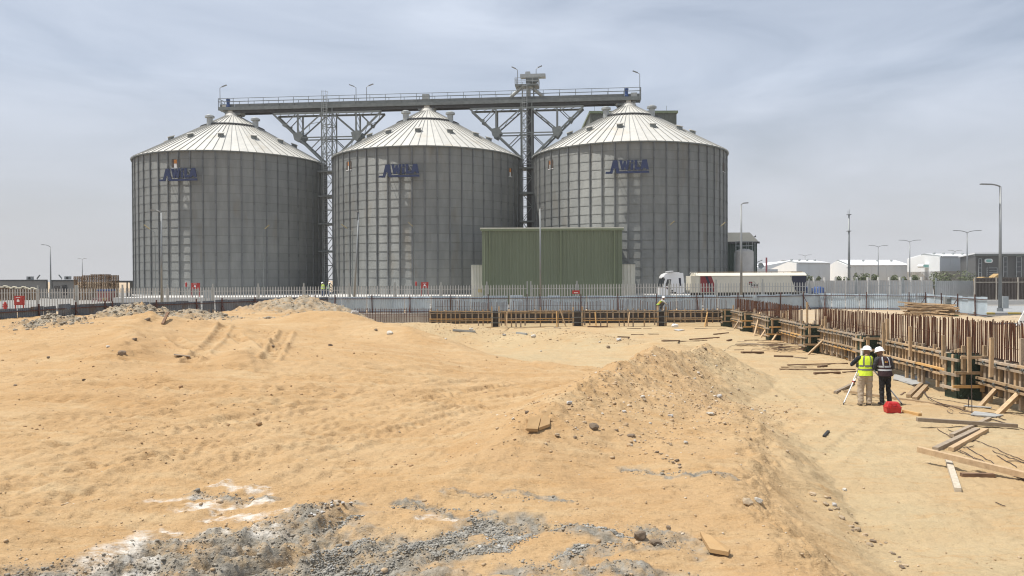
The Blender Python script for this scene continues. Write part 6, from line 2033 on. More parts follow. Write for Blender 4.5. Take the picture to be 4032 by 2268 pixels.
f1, f2 = G(*zc(4, 690, 1130), PIT), G(*zc(4, 990, 1140), PIT)
w1p = person('person in lime vest and beige trousers bent over the tripod', (f1.x, f1.y + .05, HZ(f1.x, f1.y) - .005), R_(-4), A1,
             dict(shirt=fabric('navy', (0.012, 0.014, 0.022)), trousers=fabric('beige', (0.36, 0.30, 0.225), (0.43, 0.36, 0.275)), vest=lime(), tape=refl_d, sleeve=-.1, loose=1.12), 1.0, 'plain')
w2p = person('person in dark maroon vest and black trousers beside the red case', (f2.x, f2.y + .05, HZ(f2.x, f2.y) - .005), R_(6), A2,
             dict(shirt=fabric('charcoal', (0.035, 0.037, 0.042)), trousers=fabric('black', (0.010, 0.010, 0.012)), vest=fabric('maroon', (0.028, 0.012, 0.014)), tape=refl, loose=.92), .985, 'lettered')
CR = dict(pelvis=(0, 0, .42), chest=(0, .24, .72), neck=(0, .32, .82), head=(.0, .40, .90), face=(0, .9, -.45), hipl=(-.1, .02, .40), hipr=(.1, .02, .40), knl=(-.14, .38, .50), knr=(.14, .38, .48), anl=(-.12, .16, .095), anr=(.12, .14, .095),
          shl=(-.18, .26, .74), shr=(.18, .26, .74), ell=(-.22, .48, .60), elr=(.22, .48, .58), wrl=(-.1, .62, .45), wrr=(.1, .62, .44), tilt=(-.3, 0, 0))
c = P(2600, 1222, YB - .05)
person('person in lime vest crouching on top of the back formwork', (c.x - .15, YB - .1, TOPZ - .02), R_(-90), CR, dict(shirt=fabric('palegrey', (0.45, 0.46, 0.44)), trousers=fabric('dkgrey', (0.05, 0.05, 0.05)), vest=fabric('olivelime', (0.22, 0.34, 0.05)), tape=orange), 1.0, 'plain', fine=False)
AS = dict(A2)
for px, col, hl, lb in ((1272, lime(), MATS['white_paint'], 'far person in lime vest standing at the foot of the plain tower'), (1294, fabric('palegreen', (0.20, 0.30, 0.16)), helmet_m, 'far person in pale green vest next to the one in lime')):
    c = P(px, 1160, 93)
    person(lb, (c.x, 93, .95), R_(20 if px < 1280 else -60), AS, dict(shirt=fabric('navy', (0.012, 0.014, 0.022)), trousers=fabric('bluejean', (0.03, 0.05, 0.10)), vest=col), 1.0, 'plain', fine=False)

# ------------------------------------------------------------------ surveyor's tripod and red case
alu = mat('tripod_aluminium', (0.62, 0.62, 0.60), (0.55, 0.55, 0.53), scale=8, rough=.35, metal=.4)
l0, l1 = G(*zc(4, 318, 1130), PIT), G(*zc(4, 1270, 1135), PIT)
head = Vector((f1.x + .18, f1.y + .55, PIT + 1.36))
l2 = Vector((head.x + .25, head.y + .95, PIT))
t = empty('tripod', (head.x, head.y, PIT), 0, 'silver surveying tripod with red clamps in front of the two people', 'tripod')
for f in (l0, l1, l2):
    f = Vector((f.x, f.y, HZ(f.x, f.y)))
    mid = f.lerp(head, .55)
    lg = MB()
    lg.tube(f + (head - f) * .04, mid, .019, .021, 8)
    o = lg.obj('leg', alu, t)
    up2 = MB()
    sdv = (head - f).cross(Vector((0, 0, 1))).normalized() * .03
    up2.tube(mid - (head - f) * .05 + sdv, head + sdv, .015, .015, 8)
    up2.obj('upper_leg', alu, t)
    up2 = MB()
    up2.tube(mid - (head - f) * .05 - sdv, head - sdv, .015, .015, 8)
    up2.obj('upper_leg', alu, t)
    MB().tube(f - Vector((0, 0, .04)), f + (head - f) * .045, .006, .022, 8).obj('steel_foot', steel_k, t)
    MB().bar(f + (head - f) * .06 + sdv * 1.5, f + (head - f) * .06 - sdv * 1.5, .03, .012).obj('foot_step', steel_k, t)
    cl = MB().bar(mid - (head - f) * .055 - sdv * 1.2, mid - (head - f) * .055 + sdv * 1.2, .05, .06).obj('clamp', red, t)
    MB().tube(mid - (head - f) * .05 + sdv, mid - (head - f) * .05 + sdv * 2.4, .018, .02, 8).obj('clamp_screw', black, cl)
MB().tube(head - Vector((0, 0, .02)), head + Vector((0, 0, .03)), .085, .085, 18).obj('head_plate', alu, t)
iv = empty('surveying_instrument', head + Vector((0, 0, .03)), 0, 'pale surveying instrument on the tripod, behind the bent person', 'instrument')
MB().lathe([(.0, head.z + .03), (.07, head.z + .03), (.07, head.z + .06), (.05, head.z + .08), (.0, head.z + .08)], 16, (head.x, head.y)).obj('base', black, iv)
MB().box(head.x - .08, head.x - .05, head.y - .06, head.y + .06, head.z + .08, head.z + .30).obj('standard', white, iv)
MB().box(head.x + .05, head.x + .08, head.y - .06, head.y + .06, head.z + .08, head.z + .30).obj('standard', white, iv)
MB().tube((head.x, head.y - .11, head.z + .22), (head.x, head.y + .12, head.z + .22), .04, .045, 14).obj('telescope', steel_l, iv)
c0 = G(*zc(4, 1150, 1295), PIT)
cx, cy, czz = c0.x, c0.y + .17, HZ(c0.x, c0.y)
red_c = mat('case_red', (0.50, 0.022, 0.02), (0.44, 0.02, 0.018), scale=6, rough=.4)
t = empty('carry_case', (cx, cy, czz), R_(-6), 'bright red moulded instrument case standing on the sand', 'case')
t.scale = (.84, .84, .9)
def casebox(w, d_, z0, z1, tp, nm, m_, par=t):
    mb = MB()
    mb.add([(-w, -d_, z0), (w, -d_, z0), (w, d_, z0), (-w, d_, z0), (-w * tp, -d_ * tp, z1), (w * tp, -d_ * tp, z1), (w * tp, d_ * tp, z1), (-w * tp, d_ * tp, z1)], MB.BF)
    me_ = mb.mesh(nm, m_)
    o = inst(nm, me_, par)
    bv = o.modifiers.new('b', 'BEVEL')
    bv.width, bv.segments = .018, 3
    return o
inv = casebox(.215, .15, .0, .02, 1.04, 'bottom_tray', red_c)
casebox(.225, .155, .018, .17, 1.05, 'lower_shell', red_c)
casebox(.245, .170, .168, .188, 1.0, 'rim', red_c)
casebox(.225, .155, .186, .33, .70, 'lid', red_c)
for x in (-.1, .1):
    inst('latch', MB().box(-.025, .025, -.012, .012, -.04, .05).mesh('latch', red_c), t, (x, -.178, .19))
hm = MB().path([Vector((-.07, -.16, .30)), Vector((-.07, -.19, .34)), Vector((.07, -.19, .34)), Vector((.07, -.16, .30))], .012, 6)
inst('handle', hm.mesh('handle', red_c), t, (0, .03, -.05))

# ------------------------------------------------------------------ timbers, boards, wire and rubbish on the pit floor
def plank(a, b2, w, h, m_, label, lift=0.0, name='plank', group=None, raise_a=0.0, raise_b=0.0, cat=None):
    p, q_ = onground(*a), onground(*b2)
    up = Vector((0, 0, h / 2 - .008 + lift))
    p = p + up + Vector((0, 0, raise_a))
    q_ = q_ + up + Vector((0, 0, raise_b))
    # keep the whole board clear of bumps under it
    ts = np.linspace(.1, .9, 5)
    xs, ys2 = p.x + (q_.x - p.x) * ts, p.y + (q_.y - p.y) * ts
    hh = ground_z(xs, ys2) + h * .35 - (p.z + (q_.z - p.z) * ts)
    dz = max(0.0, float(hh.max()))
    if raise_a == 0 and raise_b == 0:
        p.z += dz * .6; q_.z += dz * .6
    return MB().bar(p, q_, w, h).thing(name, m_, label, cat or name, group)
gS = 'planks scattered on the pit floor'
lp = 'grey-brown plank lying loose on the sand near the formwork'
for z, u0, v0, u1, v1, w, m_, lb in (
        (1, 250, 897, 840, 882, .09, wood_d, 'longest dark plank of the group beyond the two people'), (1, 190, 917, 435, 918, .09, wood_d, 'short dark plank of the group beyond the two people'), (1, 175, 937, 915, 940, .09, wood_d, 'dark plank of the group, parallel to the longest one'),
        (1, 515, 985, 765, 978, .11, wood_d, 'stout dark plank lying apart before the group of planks'), (1, 795, 970, 950, 960, .09, wood_d, 'short dark plank pointing at the person in lime'), (1, 555, 918, 635, 906, .10, wood_d, 'stubby dark offcut resting among the group of planks'),
        (1, 120, 812, 310, 815, .08, wood_g, None), (1, 320, 820, 450, 828, .06, wood_g, None), (1, 630, 765, 900, 858, .10, wood_y, 'yellowish beam lying against the foot of the formwork behind the people'),
        (1, 720, 1172, 900, 1085, .10, wood_g, 'weathered beam pointing at the tripod clamp'), (1, 815, 1165, 1990, 1338, .10, wood, 'long straight beam passing behind both people'), (1, 1395, 1358, 1555, 1395, .10, wood_y, 'short orange-brown beam touching the red case'),
        (1, 1440, 1215, 1570, 1092, .13, wood, 'pale thick board of the pair near the grey sheet'), (1, 1500, 1238, 1615, 1110, .14, wood, 'second pale thick board of the pair near the grey sheet'), (1, 1365, 1190, 1405, 1163, .05, wood_d, 'small dark stick near the pair of thick boards'),
        (6, 895, 450, 1435, 208, .10, wood_g, 'weathered post under the long cross beam'), (6, 660, 640, 1262, 355, .12, wood_g, 'grey weathered post beside the paler parallel post'), (6, 885, 648, 1388, 362, .11, wood, 'pale post parallel to the grey weathered post'),
        (6, 828, 735, 985, 1222, .11, mat('limed_timber', (0.55, 0.49, 0.39), (0.42, 0.36, 0.27), scale=12, rough=.9), 'short white-stained post lying under the raised beam'), (6, 1030, 1005, 1500, 1012, .10, wood_d, 'dark round-edged post under the raised beam'),
        (2, 760, 864, 970, 842, .10, wood_d, None), (2, 415, 937, 840, 908, .10, wood_d, None), (2, 30, 960, 270, 955, .10, wood_d, None), (2, 290, 966, 665, 945, .08, wood_d, None), (2, 1160, 1128, 1465, 1127, .13, wood_d, 'single dark plank lying apart before the offcut heap'),
        (2, 1620, 1178, 1895, 1184, .11, wood_d, None), (2, 1905, 1186, 2105, 1202, .06, wood_d, None), (2, 490, 778, 940, 772, .07, wood_g, None), (2, 1200, 948, 1395, 942, .09, wood_d, None), (2, 820, 795, 1040, 802, .07, wood_g, None), (2, 955, 955, 1015, 942, .12, wood_d, None),
        (3, 2280, 512, 2405, 514, .09, wood_d, None), (3, 2450, 504, 2560, 506, .09, wood_d, None), (3, 2150, 537, 2258, 540, .10, wood_d, None), (3, 1090, 446, 1400, 436, .09, wood, None), (3, 1840, 434, 2040, 436, .14, wood_d, None), (3, 2045, 440, 2178, 444, .09, wood, None),
        (3, 2240, 448, 2380, 449, .09, wood_d, None), (3, 2400, 450, 2490, 449, .07, wood_d, None), (3, 730, 436, 1040, 446, .07, wood_y, None), (3, 1400, 446, 1660, 452, .06, wood_g, None), (3, 1500, 440, 1560, 450, .1, wood_g, None)):
    plank(zc(z, u0, v0), zc(z, u1, v1), w, w * (.45 if w < .1 else .75), m_, lb or lp, group=gS)
plank(zc(6, 400, 300), zc(6, 1825, 332), .10, .09, wood_g, 'long grey cross beam lying over the weathered posts', raise_a=.16, raise_b=.05, group=gS)
plank(zc(6, 415, 800), zc(6, 2300, 1160), .12, .11, wood, 'long pale beam raised on the round-edged post', raise_a=.22, raise_b=.06, group=gS)
# offcut heap
gh = 'sticks of the offcut heap by the formwork'
for i in range(46):
    u_, v_ = random.gauss(1500, 260), random.gauss(1010, 26)
    if i > 26: u_, v_ = random.gauss(1800, 120), random.gauss(1080, 30)
    px, py = zc(2, u_, v_)
    p = onground(px, py)
    a, ln = random.uniform(-.5, .5) + (random.choice([0, .6, -.7]) if i > 26 else 0), random.uniform(.35, 1.5)
    dv = Vector((math.cos(a), math.sin(a), random.uniform(-.06, .06))) * ln / 2
    z0 = .03 + random.uniform(0, .14 if i > 26 else .06)
    p.z = HZ(p.x, p.y) + z0
    MB().bar(p - dv, p + dv, random.uniform(.02, .07), random.uniform(.012, .035)).thing('offcut', random.choice([wood_d, wood_g, wood, rust_d]), 'thin offcut stick in the tangled heap before the column boxes', 'offcut', gh)
# boards and sheets lying flat
def flat_sheet(corners, th, m_, label, nm='board', lift=.02):
    pts = [onground(*zc(*c_)) for c_ in corners]
    z = max(p.z for p in pts) + lift
    n = len(pts)
    return MB().add([(p.x, p.y, p.z * .4 + z * .6) for p in pts] + [(p.x, p.y, p.z * .4 + z * .6 + th) for p in pts], [tuple(range(n - 1, -1, -1)), tuple(range(n, 2 * n))] + [(i_, (i_ + 1) % n, n + (i_ + 1) % n, n + i_) for i_ in range(n)]).thing(nm, m_, label, nm)
flat_sheet([(1, 1290, 1040), (1, 1480, 1100), (1, 1655, 1090), (1, 1500, 1005), (1, 1300, 998)], .03, grey_ply, 'large grey plywood sheet lying behind the person in maroon')
flat_sheet([(1, 2050, 1392), (1, 2300, 1412), (1, 2375, 1402), (1, 2090, 1372)], .03, grey_ply, 'grey board under the foot of the thick prop')
flat_sheet([(1, 1980, 1303), (1, 2250, 1330), (1, 2260, 1322), (1, 2000, 1296)], .02, grey_ply, 'narrow grey board behind the upright steel pin')
flat_sheet([(3, 1450, 1), (3, 1, 1), (3, 1, 1)], .01, grey_ply, 'x') if False else None
flat_sheet([(2, 190, 800), (2, 260, 815), (2, 350, 800), (2, 250, 788)], .03, conc, 'pale rounded slab lying before the back formwork', 'slab_piece')
# upright pin and loose wires
c = onground(*zc(1, 2065, 1380))
MB().tube(c - Vector((0, 0, .05)), c + Vector((-.02, 0, 1.15 * .95)), .011, .011, 6).thing('steel_pin', rust_d, 'upright rusty steel pin stuck in the sand by the grey boards', 'pin')
c = onground(*zc(1, 2030, 1310))
MB().tube(c - Vector((0, 0, .05)), c + Vector((0, 0, .3)), .012, .012, 6).thing('steel_pin', rust_d, 'very short steel pin by the narrow grey board', 'pin')
def wire(pts, label, z=1, r=.007, lift=.02, m_=rust_d, arch=0.0):
    P3 = [onground(*zc(z, *p)) for p in pts]
    out = []
    for i_ in range(len(P3) - 1):
        p0, p1, p2, p3 = P3[max(0, i_ - 1)], P3[i_], P3[i_ + 1], P3[min(len(P3) - 1, i_ + 2)]
        for s in np.linspace(0, 1, 7)[:-1]:
            q_ = .5 * ((2 * p1) + (p2 - p0) * s + (2 * p0 - 5 * p1 + 4 * p2 - p3) * s * s + (3 * p1 - p0 - 3 * p2 + p3) * s ** 3)
            q_.z = HZ(q_.x, q_.y) + lift + arch * math.sin(math.pi * (i_ + s) / (len(P3) - 1))
            out.append(q_)
    e_ = P3[-1].copy()
    e_.z += lift
    out.append(e_)
    MB().path(out, r, 5).thing('loose_wire', m_, label, 'wire', 'loose bars and wires on the pit floor')
wire([(1290, 1045), (1480, 1090), (1600, 1190), (1680, 1260), (1900, 1330), (2150, 1390), (2400, 1440)], 'bundled wire running from the grey sheet past the grey boards', r=.012, arch=.05)
wire([(1480, 1100), (1580, 1160), (1640, 1240), (1760, 1310), (1880, 1350)], 'thin wire beside the bundled wire at the grey sheet', r=.007, arch=.08)
wire([(1620, 1205), (1900, 1260), (2250, 1330), (2576, 1400)], 'straight thin bar crossing behind the grey boards')
wire([(1500, 1235), (1780, 1300), (2300, 1380)], 'thin wire lying near the pair of thick boards')
lw = 'thin rusty bar lying among the posts on the sand'
for pts in ([(690, 330), (880, 450)], [(845, 348), (1200, 500), (1600, 660), (1927, 790)], [(1100, 590), (1450, 790), (1700, 960), (1927, 1080)], [(980, 655), (1300, 790), (1750, 990), (2100, 1130)], [(1010, 645), (1400, 830), (1927, 1060)], [(1070, 738), (1500, 880), (1800, 1010), (2100, 1100)],
            [(1540, 715), (1680, 800), (1820, 893)], [(1690, 795), (1927, 815)], [(1480, 645), (1700, 740), (1927, 830)], [(1060, 602), (1210, 580)], [(1520, 1392), (1660, 1440)], [(1430, 205), (1700, 280), (1927, 345)], [(1000, 100), (1430, 195), (1780, 275)], [(830, 70), (870, 105), (910, 105)]):
    wire(pts, lw, 6, .008)
for pts in ([(0, 925), (250, 950), (560, 965)], [(700, 1025), (1000, 1030), (1400, 1040)], [(1300, 1105), (1340, 1075), (1560, 1100)], [(1960, 1060), (1990, 1010)]):
    wire(pts, 'thin rusty bar lying near the offcut heap', 2, .007)
# white bag and pale pipes
c = onground(*zc(2, 210, 755))
wb = MB()
ball(wb, c + Vector((0, 0, .12)), .22, (1.3, .8, .75), 9, 6)
for i_, v in enumerate(wb.v):
    n_ = mnoise.noise(Vector(v) * 6) * .10
    wb.v[i_] = (v[0] + n_, v[1] + n_ * .5, v[2] + n_ * .8)
wb.thing('plastic_bag', white, 'crumpled white plastic bag before the back formwork', 'bag')
plank(zc(3, 470, 477), zc(3, 700, 490), .11, .11, MATS['light_grey_steel'], 'pale pipe lying on the near spoil mound', name='pipe', group='pale pipes on the spoil mound')
plank(zc(3, 1118, 500), zc(3, 1222, 513), .10, .10, MATS['light_grey_steel'], 'shorter pale pipe lying on the spoil mound', name='pipe', group='pale pipes on the spoil mound')
# timber pile by the far hoarding
bx0 = P(3680, 1235, 58)
tpile = []
for i in range(58):
    lay = i // 11
    px, py = 3610 + random.uniform(0, 120) + lay * 5, 1236 - lay * 8 + random.uniform(-3, 2)
    ln = random.uniform(2.2, 3.6)
    c = Vector((bx0.x - .35 + random.uniform(-.5, .5), bx0.y + random.uniform(-1.0, .9) * (1 - lay * .14), .06 + lay * .16 + random.uniform(0, .07)))
    a = R_(random.gauss(-38, 13))
    dv = Vector((math.cos(a), math.sin(a), random.uniform(-.08, .08))) * ln / 2
    MB().bar(c - dv, c + dv, random.uniform(.08, .12), random.uniform(.06, .10)).thing('lumber_piece', wood, 'pale timber beam in the pile before the dented hoarding', 'beam', 'beams of the timber pile')
c = G(3800, 1236, 0)
MB().box(c.x - 1.9, c.x + 1.2, c.y - .1, c.y + .05, 0.0, .16).thing('lumber_piece', wood_y, 'yellow beam lying flat beside the timber pile', 'beam')
c = P(3739, 1190, 62)
t = empty('blue_cabinet', (c.x, 62, 0), R_(-14), 'grey and blue cabinet standing at the hoarding behind the timber pile', 'cabinet')
z = c.z + .42
inst('casing', MB().box(-.38, .32, -.2, .3, 0, z).mesh('casing', steel_l), t)
inst('blue_side', MB().box(.321, .36, -.2, .3, 0, z).mesh('blue_side', blue), t)
inst('display', MB().box(-.25, .2, -.225, -.201, z - .35, z - .15).mesh('display', steel), t)
for k in range(4):
    inst('louvre', MB().box(-.3, .25, -.22, -.201, z - .55 - k * .1, z - .5 - k * .1).mesh('louvre', steel), t)
c = G(3730, 1243, 0)
for i, (dx, m_, lb) in enumerate(((0, white, 'white plastic scrap beside the timber pile'), (.6, mat('green_plastic', (.12, .38, .14)), 'green plastic scrap beside the timber pile'))):
    s_ = MB()
    ball(s_, Vector((c.x + dx - .3, c.y - .5, .08)), .22, (1.4, .7, .45), 8, 6)
    s_.thing('plastic_scrap', m_, lb, 'scrap')
# white printed board leaning at the right edge of the site
c = P(4026, 1262, 44)
t = empty('white_panel', (c.x, 44, 0), 0, 'leaning white printed board by the road', 'board')
fn = lambda u_, v_, d_: Vector((c.x - .35 + u_ + v_ * .62, 44 + d_ + v_ * .12, .12 + v_))
MB().prism([(0, 0), (1.1, -.12), (1.1, 1.7), (0, 1.7)], fn, 0, .05).obj('board', white, t)
for j in range(4):
    for k in range(5):
        u_ = .08 + k * .19
        mk = MB()
        mk.bar(fn(u_, .2 + j * .42, -.008), fn(u_ + .11, .2 + j * .42 + .07, -.008), .03, .008, (0, 1, 0))
        mk.bar(fn(u_ + .11, .2 + j * .42, -.009), fn(u_, .2 + j * .42 + .07, -.009), .03, .008, (0, 1, 0))
        mk.obj('printed_mark', steel_k, t)
for u_ in (.2, .8):
    MB().bar(fn(u_, .1, 0), fn(u_, .1, 0) + Vector((0, .5, -.2)), .06).obj('foot', steel_k, t)

# ------------------------------------------------------------------ cardboard, rocks, pebbles
def slab_on(px_corners, th, m_, label, nm, tilt=0.03):
    pts = [onground(px, py) for px, py in px_corners]
    n = len(pts)
    vs = [(p.x, p.y, p.z + tilt) for p in pts]
    return MB().add(vs + [(x, y, z_ + th) for x, y, z_ in vs], [tuple(range(n - 1, -1, -1)), tuple(range(n, 2 * n))] + [(i_, (i_ + 1) % n, n + (i_ + 1) % n, n + i_) for i_ in range(n)]).thing(nm, m_, label, nm)
slab_on([(2073, 1706), (2118, 1708), (2130, 1662), (2083, 1665)], .05, card, 'shorter piece of the broken brown board on the spoil bank', 'broken_board')
slab_on([(2122, 1703), (2164, 1690), (2170, 1628), (2164, 1626), (2133, 1664)], .05, card, 'longer piece of the broken brown board on the spoil bank', 'broken_board')
slab_on([(2795, 2190), (2868, 2206), (2876, 2186), (2800, 2136), (2756, 2122), (2770, 2150)], .045, card, 'thick brown wooden offcut on the gravel at the front', 'wood_offcut')
def rock_mesh(seed, lvl=2, rough=.28, name='rock', m_=stone_m):
    bm = bmesh.new()
    bmesh.ops.create_icosphere(bm, subdivisions=lvl, radius=1.0)
    r = random.Random(seed)
    o = Vector((r.uniform(0, 50), r.uniform(0, 50), r.uniform(0, 50)))
    sc = (r.uniform(.8, 1.25), r.uniform(.7, 1.1), r.uniform(.5, .8))
    for v in bm.verts:
        n_ = mnoise.noise(v.co * 1.1 + o) * rough * 1.5 + mnoise.noise(v.co * 2.7 + o) * rough * .7
        q_ = v.co * (1 + n_)
        for ax in range(3):                    # chop facets
            lim = r.uniform(.75, .95)
            q_[ax] = max(-lim, min(lim, q_[ax]))
        v.co = Vector((q_.x * sc[0], q_.y * sc[1], q_.z * sc[2]))
    me_ = bpy.data.meshes.new(name)
    bm.to_mesh(me_)
    bm.free()
    if m_ is not None:
        me_.materials.append(m_)
    return me_
RK = {k: [rock_mesh(10 * i + s, 2, .3, 'stone', m_) for s in range(4)] for i, (k, m_) in enumerate((('s', stone_m), ('w', stone_w), ('d', stone_d), ('g', conc)))}
def rock(px, py, size_px, kind, label, nm='stone', group=None, flat=1.0):
    p = onground(px, py)
    s = size_px * p.y / F / 2
    o = inst(nm, random.choice(RK[kind]), None, (p.x, p.y, p.z + s * .25 * flat), (random.uniform(-.3, .3), random.uniform(-.3, .3), random.uniform(0, 6.3)), (s, s, s * flat))
    return tag(o, label, 'stone' if nm == 'stone' else 'clod', group)
rock(2339, 1689, 48, 'd', 'large dark angular rock on the flank near the broken board', group='rocks on the spoil bank')
for px, py, s, k in ((2193, 1718, 26, 's'), (2264, 1724, 18, 'd'), (2484, 1722, 30, 'd'), (2302, 1667, 22, 's'), (2427, 1697, 16, 'd'), (2242, 1592, 26, 'g'), (2075, 1628, 20, 'd'), (2020, 1655, 16, 'w'), (2372, 1632, 14, 'w'), (2458, 1624, 20, 'g'), (2531, 1567, 24, 'w'), (2537, 1580, 18, 's'), (2640, 1642, 22, 'g'), (2620, 1600, 14, 'd'),
                    (2750, 1472, 16, 'w'), (2760, 1484, 18, 's'), (2735, 1493, 14, 'w'), (2820, 1442, 14, 'w'), (2776, 1376, 18, 'd'), (2830, 1565, 26, 'g'), (2876, 1550, 18, 's'), (2906, 1536, 16, 's'), (2790, 1632, 14, 'd'), (2852, 1668, 16, 's'), (2800, 1545, 14, 'w'), (2640, 1505, 12, 's'), (2962, 1615, 14, 'w'), (3010, 1620, 12, 'w'), (3005, 1668, 12, 's'), (3040, 1700, 16, 's'), (3135, 1604, 14, 's'),
                    (2500, 1740, 14, 'g'), (2150, 1750, 14, 's'), (2290, 1720, 12, 's'), (2700, 1748, 18, 'w'), (2640, 1754, 16, 's'), (2900, 1790, 16, 's'), (3020, 1766, 14, 's'), (3100, 1780, 18, 's'), (3056, 1560, 12, 'd'), (2955, 1730, 12, 'd'), (2440, 1660, 12, 's'), (2560, 1670, 14, 'w'), (2400, 1600, 12, 's')):
    rock(px, py, s, k, {'s': 'small brown stone embedded in the spoil bank', 'w': 'small pale stone embedded in the spoil bank', 'd': 'small dark clod embedded in the spoil bank', 'g': 'small grey stone embedded in the spoil bank'}[k], 'stone', 'stones on the spoil bank')
o = rock(2797, 1631, 44, 'w', 'flat pale slab of stone lying high on the spoil flank', group='rocks on the spoil bank', flat=.5)
rock(2944, 1986, 52, 's', 'squarish brown rock beside a pinkish one on the bank', group='rocks on the spoil bank')
rock(2985, 1978, 40, 'w', 'rounded pinkish rock touching the squarish brown one', group='rocks on the spoil bank')
rock(3325, 1932, 26, 'w', 'pale stone at the toe of the bank', group='rocks on the spoil bank')
rock(3285, 1992, 22, 'g', 'grey stone on the crumbling lip of the bank', group='rocks on the spoil bank')
rock(2520, 2118, 56, 'd', 'larger dark soil clod on the gravel', 'clod', 'dark clods')
rock(2580, 2145, 44, 'd', 'rounder dark soil clod next to the larger one', 'clod', 'dark clods')
rock(2632, 2085, 26, 'd', 'small dark clod on the grey smear', 'clod', 'dark clods')
for i in range(26):
    rock(3210 + i * 14 + random.uniform(-25, 25), 1945 + i * 11 + random.uniform(-22, 22), random.uniform(14, 34), random.choice('dss'), 'crumbly clod along the broken lip of the bank', 'clod', 'clods along the lip of the bank', .7)
for i in range(16):
    rock(2590 + i * 6 + random.uniform(-8, 8), 1790 + i * 3 + random.uniform(-9, 9), random.uniform(9, 20), random.choice('ds'), 'crumbly clod in the crack at the foot of the spoil flank', 'clod', 'clods in the crack', .7)
for i in range(34):
    a = random.gauss(0, 1)
    rock(1290 + a * 45, 2005 - a * 15 + random.gauss(0, 13), random.uniform(8, 22), random.choice('ddg'), 'dark clod in the small heap at the edge of the grey ground', 'clod', 'clods of the small heap', .8)
for px, py, s, k in ((2436, 1340, 22, 'g'), (2395, 1370, 20, 'd'), (2100, 1328, 22, 'w'), (1855, 1300, 16, 'w'), (1755, 1336, 12, 'w'), (1985, 1322, 18, 'g'), (2130, 1385, 12, 'w'), (2360, 1350, 10, 'w'), (1400, 1238, 34, 'g'), (1535, 1316, 26, 'w'), (1480, 1305, 14, 'd'), (425, 1368, 18, 'w'), (480, 1395, 34, 'd'), (530, 1340, 18, 'd'), (330, 1500, 16, 'd'), (190, 1410, 14, 'd'), (60, 1520, 16, 'd'), (1300, 1362, 18, 'd'), (580, 1262, 22, 'd'), (1075, 1365, 14, 'd')):
    rock(px, py, s, k, {'g': 'grey stone on the far sand and spoil', 'd': 'dark clod on the far sand', 'w': 'pale stone on the far sand and spoil'}[k], 'stone', 'stones on the far sand')
c = onground(715, 1408)
plank((685, 1405), (748, 1411), .22, .035, wood_g, 'broken weathered board on the open sand', name='plank', group='boards on the open sand', lift=.02)
plank((640, 1278), (662, 1258), .1, .06, wood_d, 'dark splintered stick propped on the far sand', name='stick', group='boards on the open sand', raise_b=.25)
c = onground(3316, 1714)
plank((3244, 1722), (3262, 1702), .06, .05, black, 'short dark tube end at the toe of the bank', name='tube_piece')

def pebbles(name, pts, sizes, m_, label, zoff=.25, seed=3):
    """thousands of small stones as one mesh"""
    base = [rock_mesh(100 + s, 1, .35, 'tmp', None) for s in range(5)]
    data = []
    for b_ in base:
        co = np.array([v.co[:] for v in b_.vertices])
        fa = np.array([p.vertices[:] for p in b_.polygons])
        data.append((co, fa))
    for b_ in base: bpy.data.meshes.remove(b_)
    r = np.random.default_rng(seed)
    V_, F_, off = [], [], 0
    z = ground_z(pts[:, 0], pts[:, 1])
    for i_ in range(len(pts)):
        co, fa = data[i_ % 5]
        a = r.uniform(0, 6.28)
        ca, sa = math.cos(a), math.sin(a)
        s = sizes[i_]
        x, y = co[:, 0] * ca - co[:, 1] * sa, co[:, 0] * sa + co[:, 1] * ca
        V_.append(np.stack([pts[i_, 0] + s * x, pts[i_, 1] + s * y, z[i_] + s * (co[:, 2] + zoff)], -1))
        F_.append(fa + off)
        off += len(co)
    V_, F_ = np.concatenate(V_), np.concatenate(F_)
    me_ = bpy.data.meshes.new(name)
    me_.vertices.add(len(V_))
    me_.vertices.foreach_set('co', V_.astype(np.float32).ravel())
    me_.loops.add(F_.size)
    me_.loops.foreach_set('vertex_index', F_.astype(np.int32).ravel())
    me_.polygons.add(len(F_))
    me_.polygons.foreach_set('loop_start', np.arange(0, F_.size, 3, dtype=np.int32))
    me_.polygons.foreach_set('loop_total', np.full(len(F_), 3, dtype=np.int32))
    me_.update()
    me_.materials.append(m_)
    o = bpy.data.objects.new(name, me_)
    C.objects.link(o)
    tag(o, label, name.replace('_', ' '), None, 'stuff')
def scatter_caps(caps, n, seed):
    r = np.random.default_rng(seed)
    out = []
    w = np.array([((b_[0] - a[0]) ** 2 + (b_[1] - a[1]) ** 2) ** .5 * rr + rr * rr for a, b_, rr in caps])
    ks = r.choice(len(caps), n, p=w / w.sum())
    for k in ks:
        a, b_, rr = caps[k]
        s = r.uniform()
        out.append((a[0] + (b_[0] - a[0]) * s + r.normal() * rr * .5, a[1] + (b_[1] - a[1]) * s + r.normal() * rr * .5))
    return np.array(out)
GR = [((1000, 2264), (1500, 2190), .22), ((1250, 2190), (1430, 2090), .16), ((1560, 2130), (1880, 2030), .10), ((1880, 2010), (2010, 2080), .15), ((1950, 2100), (2080, 2060), .14), ((2180, 2050), (2320, 2030), .05), ((2320, 2035), (2480, 2085), .06), ((1700, 2120), (2000, 2110), .10), ((650, 2264), (1000, 2230), .14), ((1280, 2040), (1420, 2010), .08), ((2300, 2110), (2200, 2150), .08)]
GR = [(G(*a).xy, G(*b_).xy, r) for a, b_, r in GR]
p1 = scatter_caps(GR, 13000, 5)
pebbles('gravel', p1, np.random.default_rng(1).gamma(3, .0024, len(p1)) + .004, peb_g, 'grey crushed gravel strewn over the churned front ground', .3, 7)
r = np.random.default_rng(9)
yy = 7.5 + 24 * r.uniform(0, 1, 5200) ** 1.5
xx = r.uniform(-1, 1, 5200) * (yy * .68)
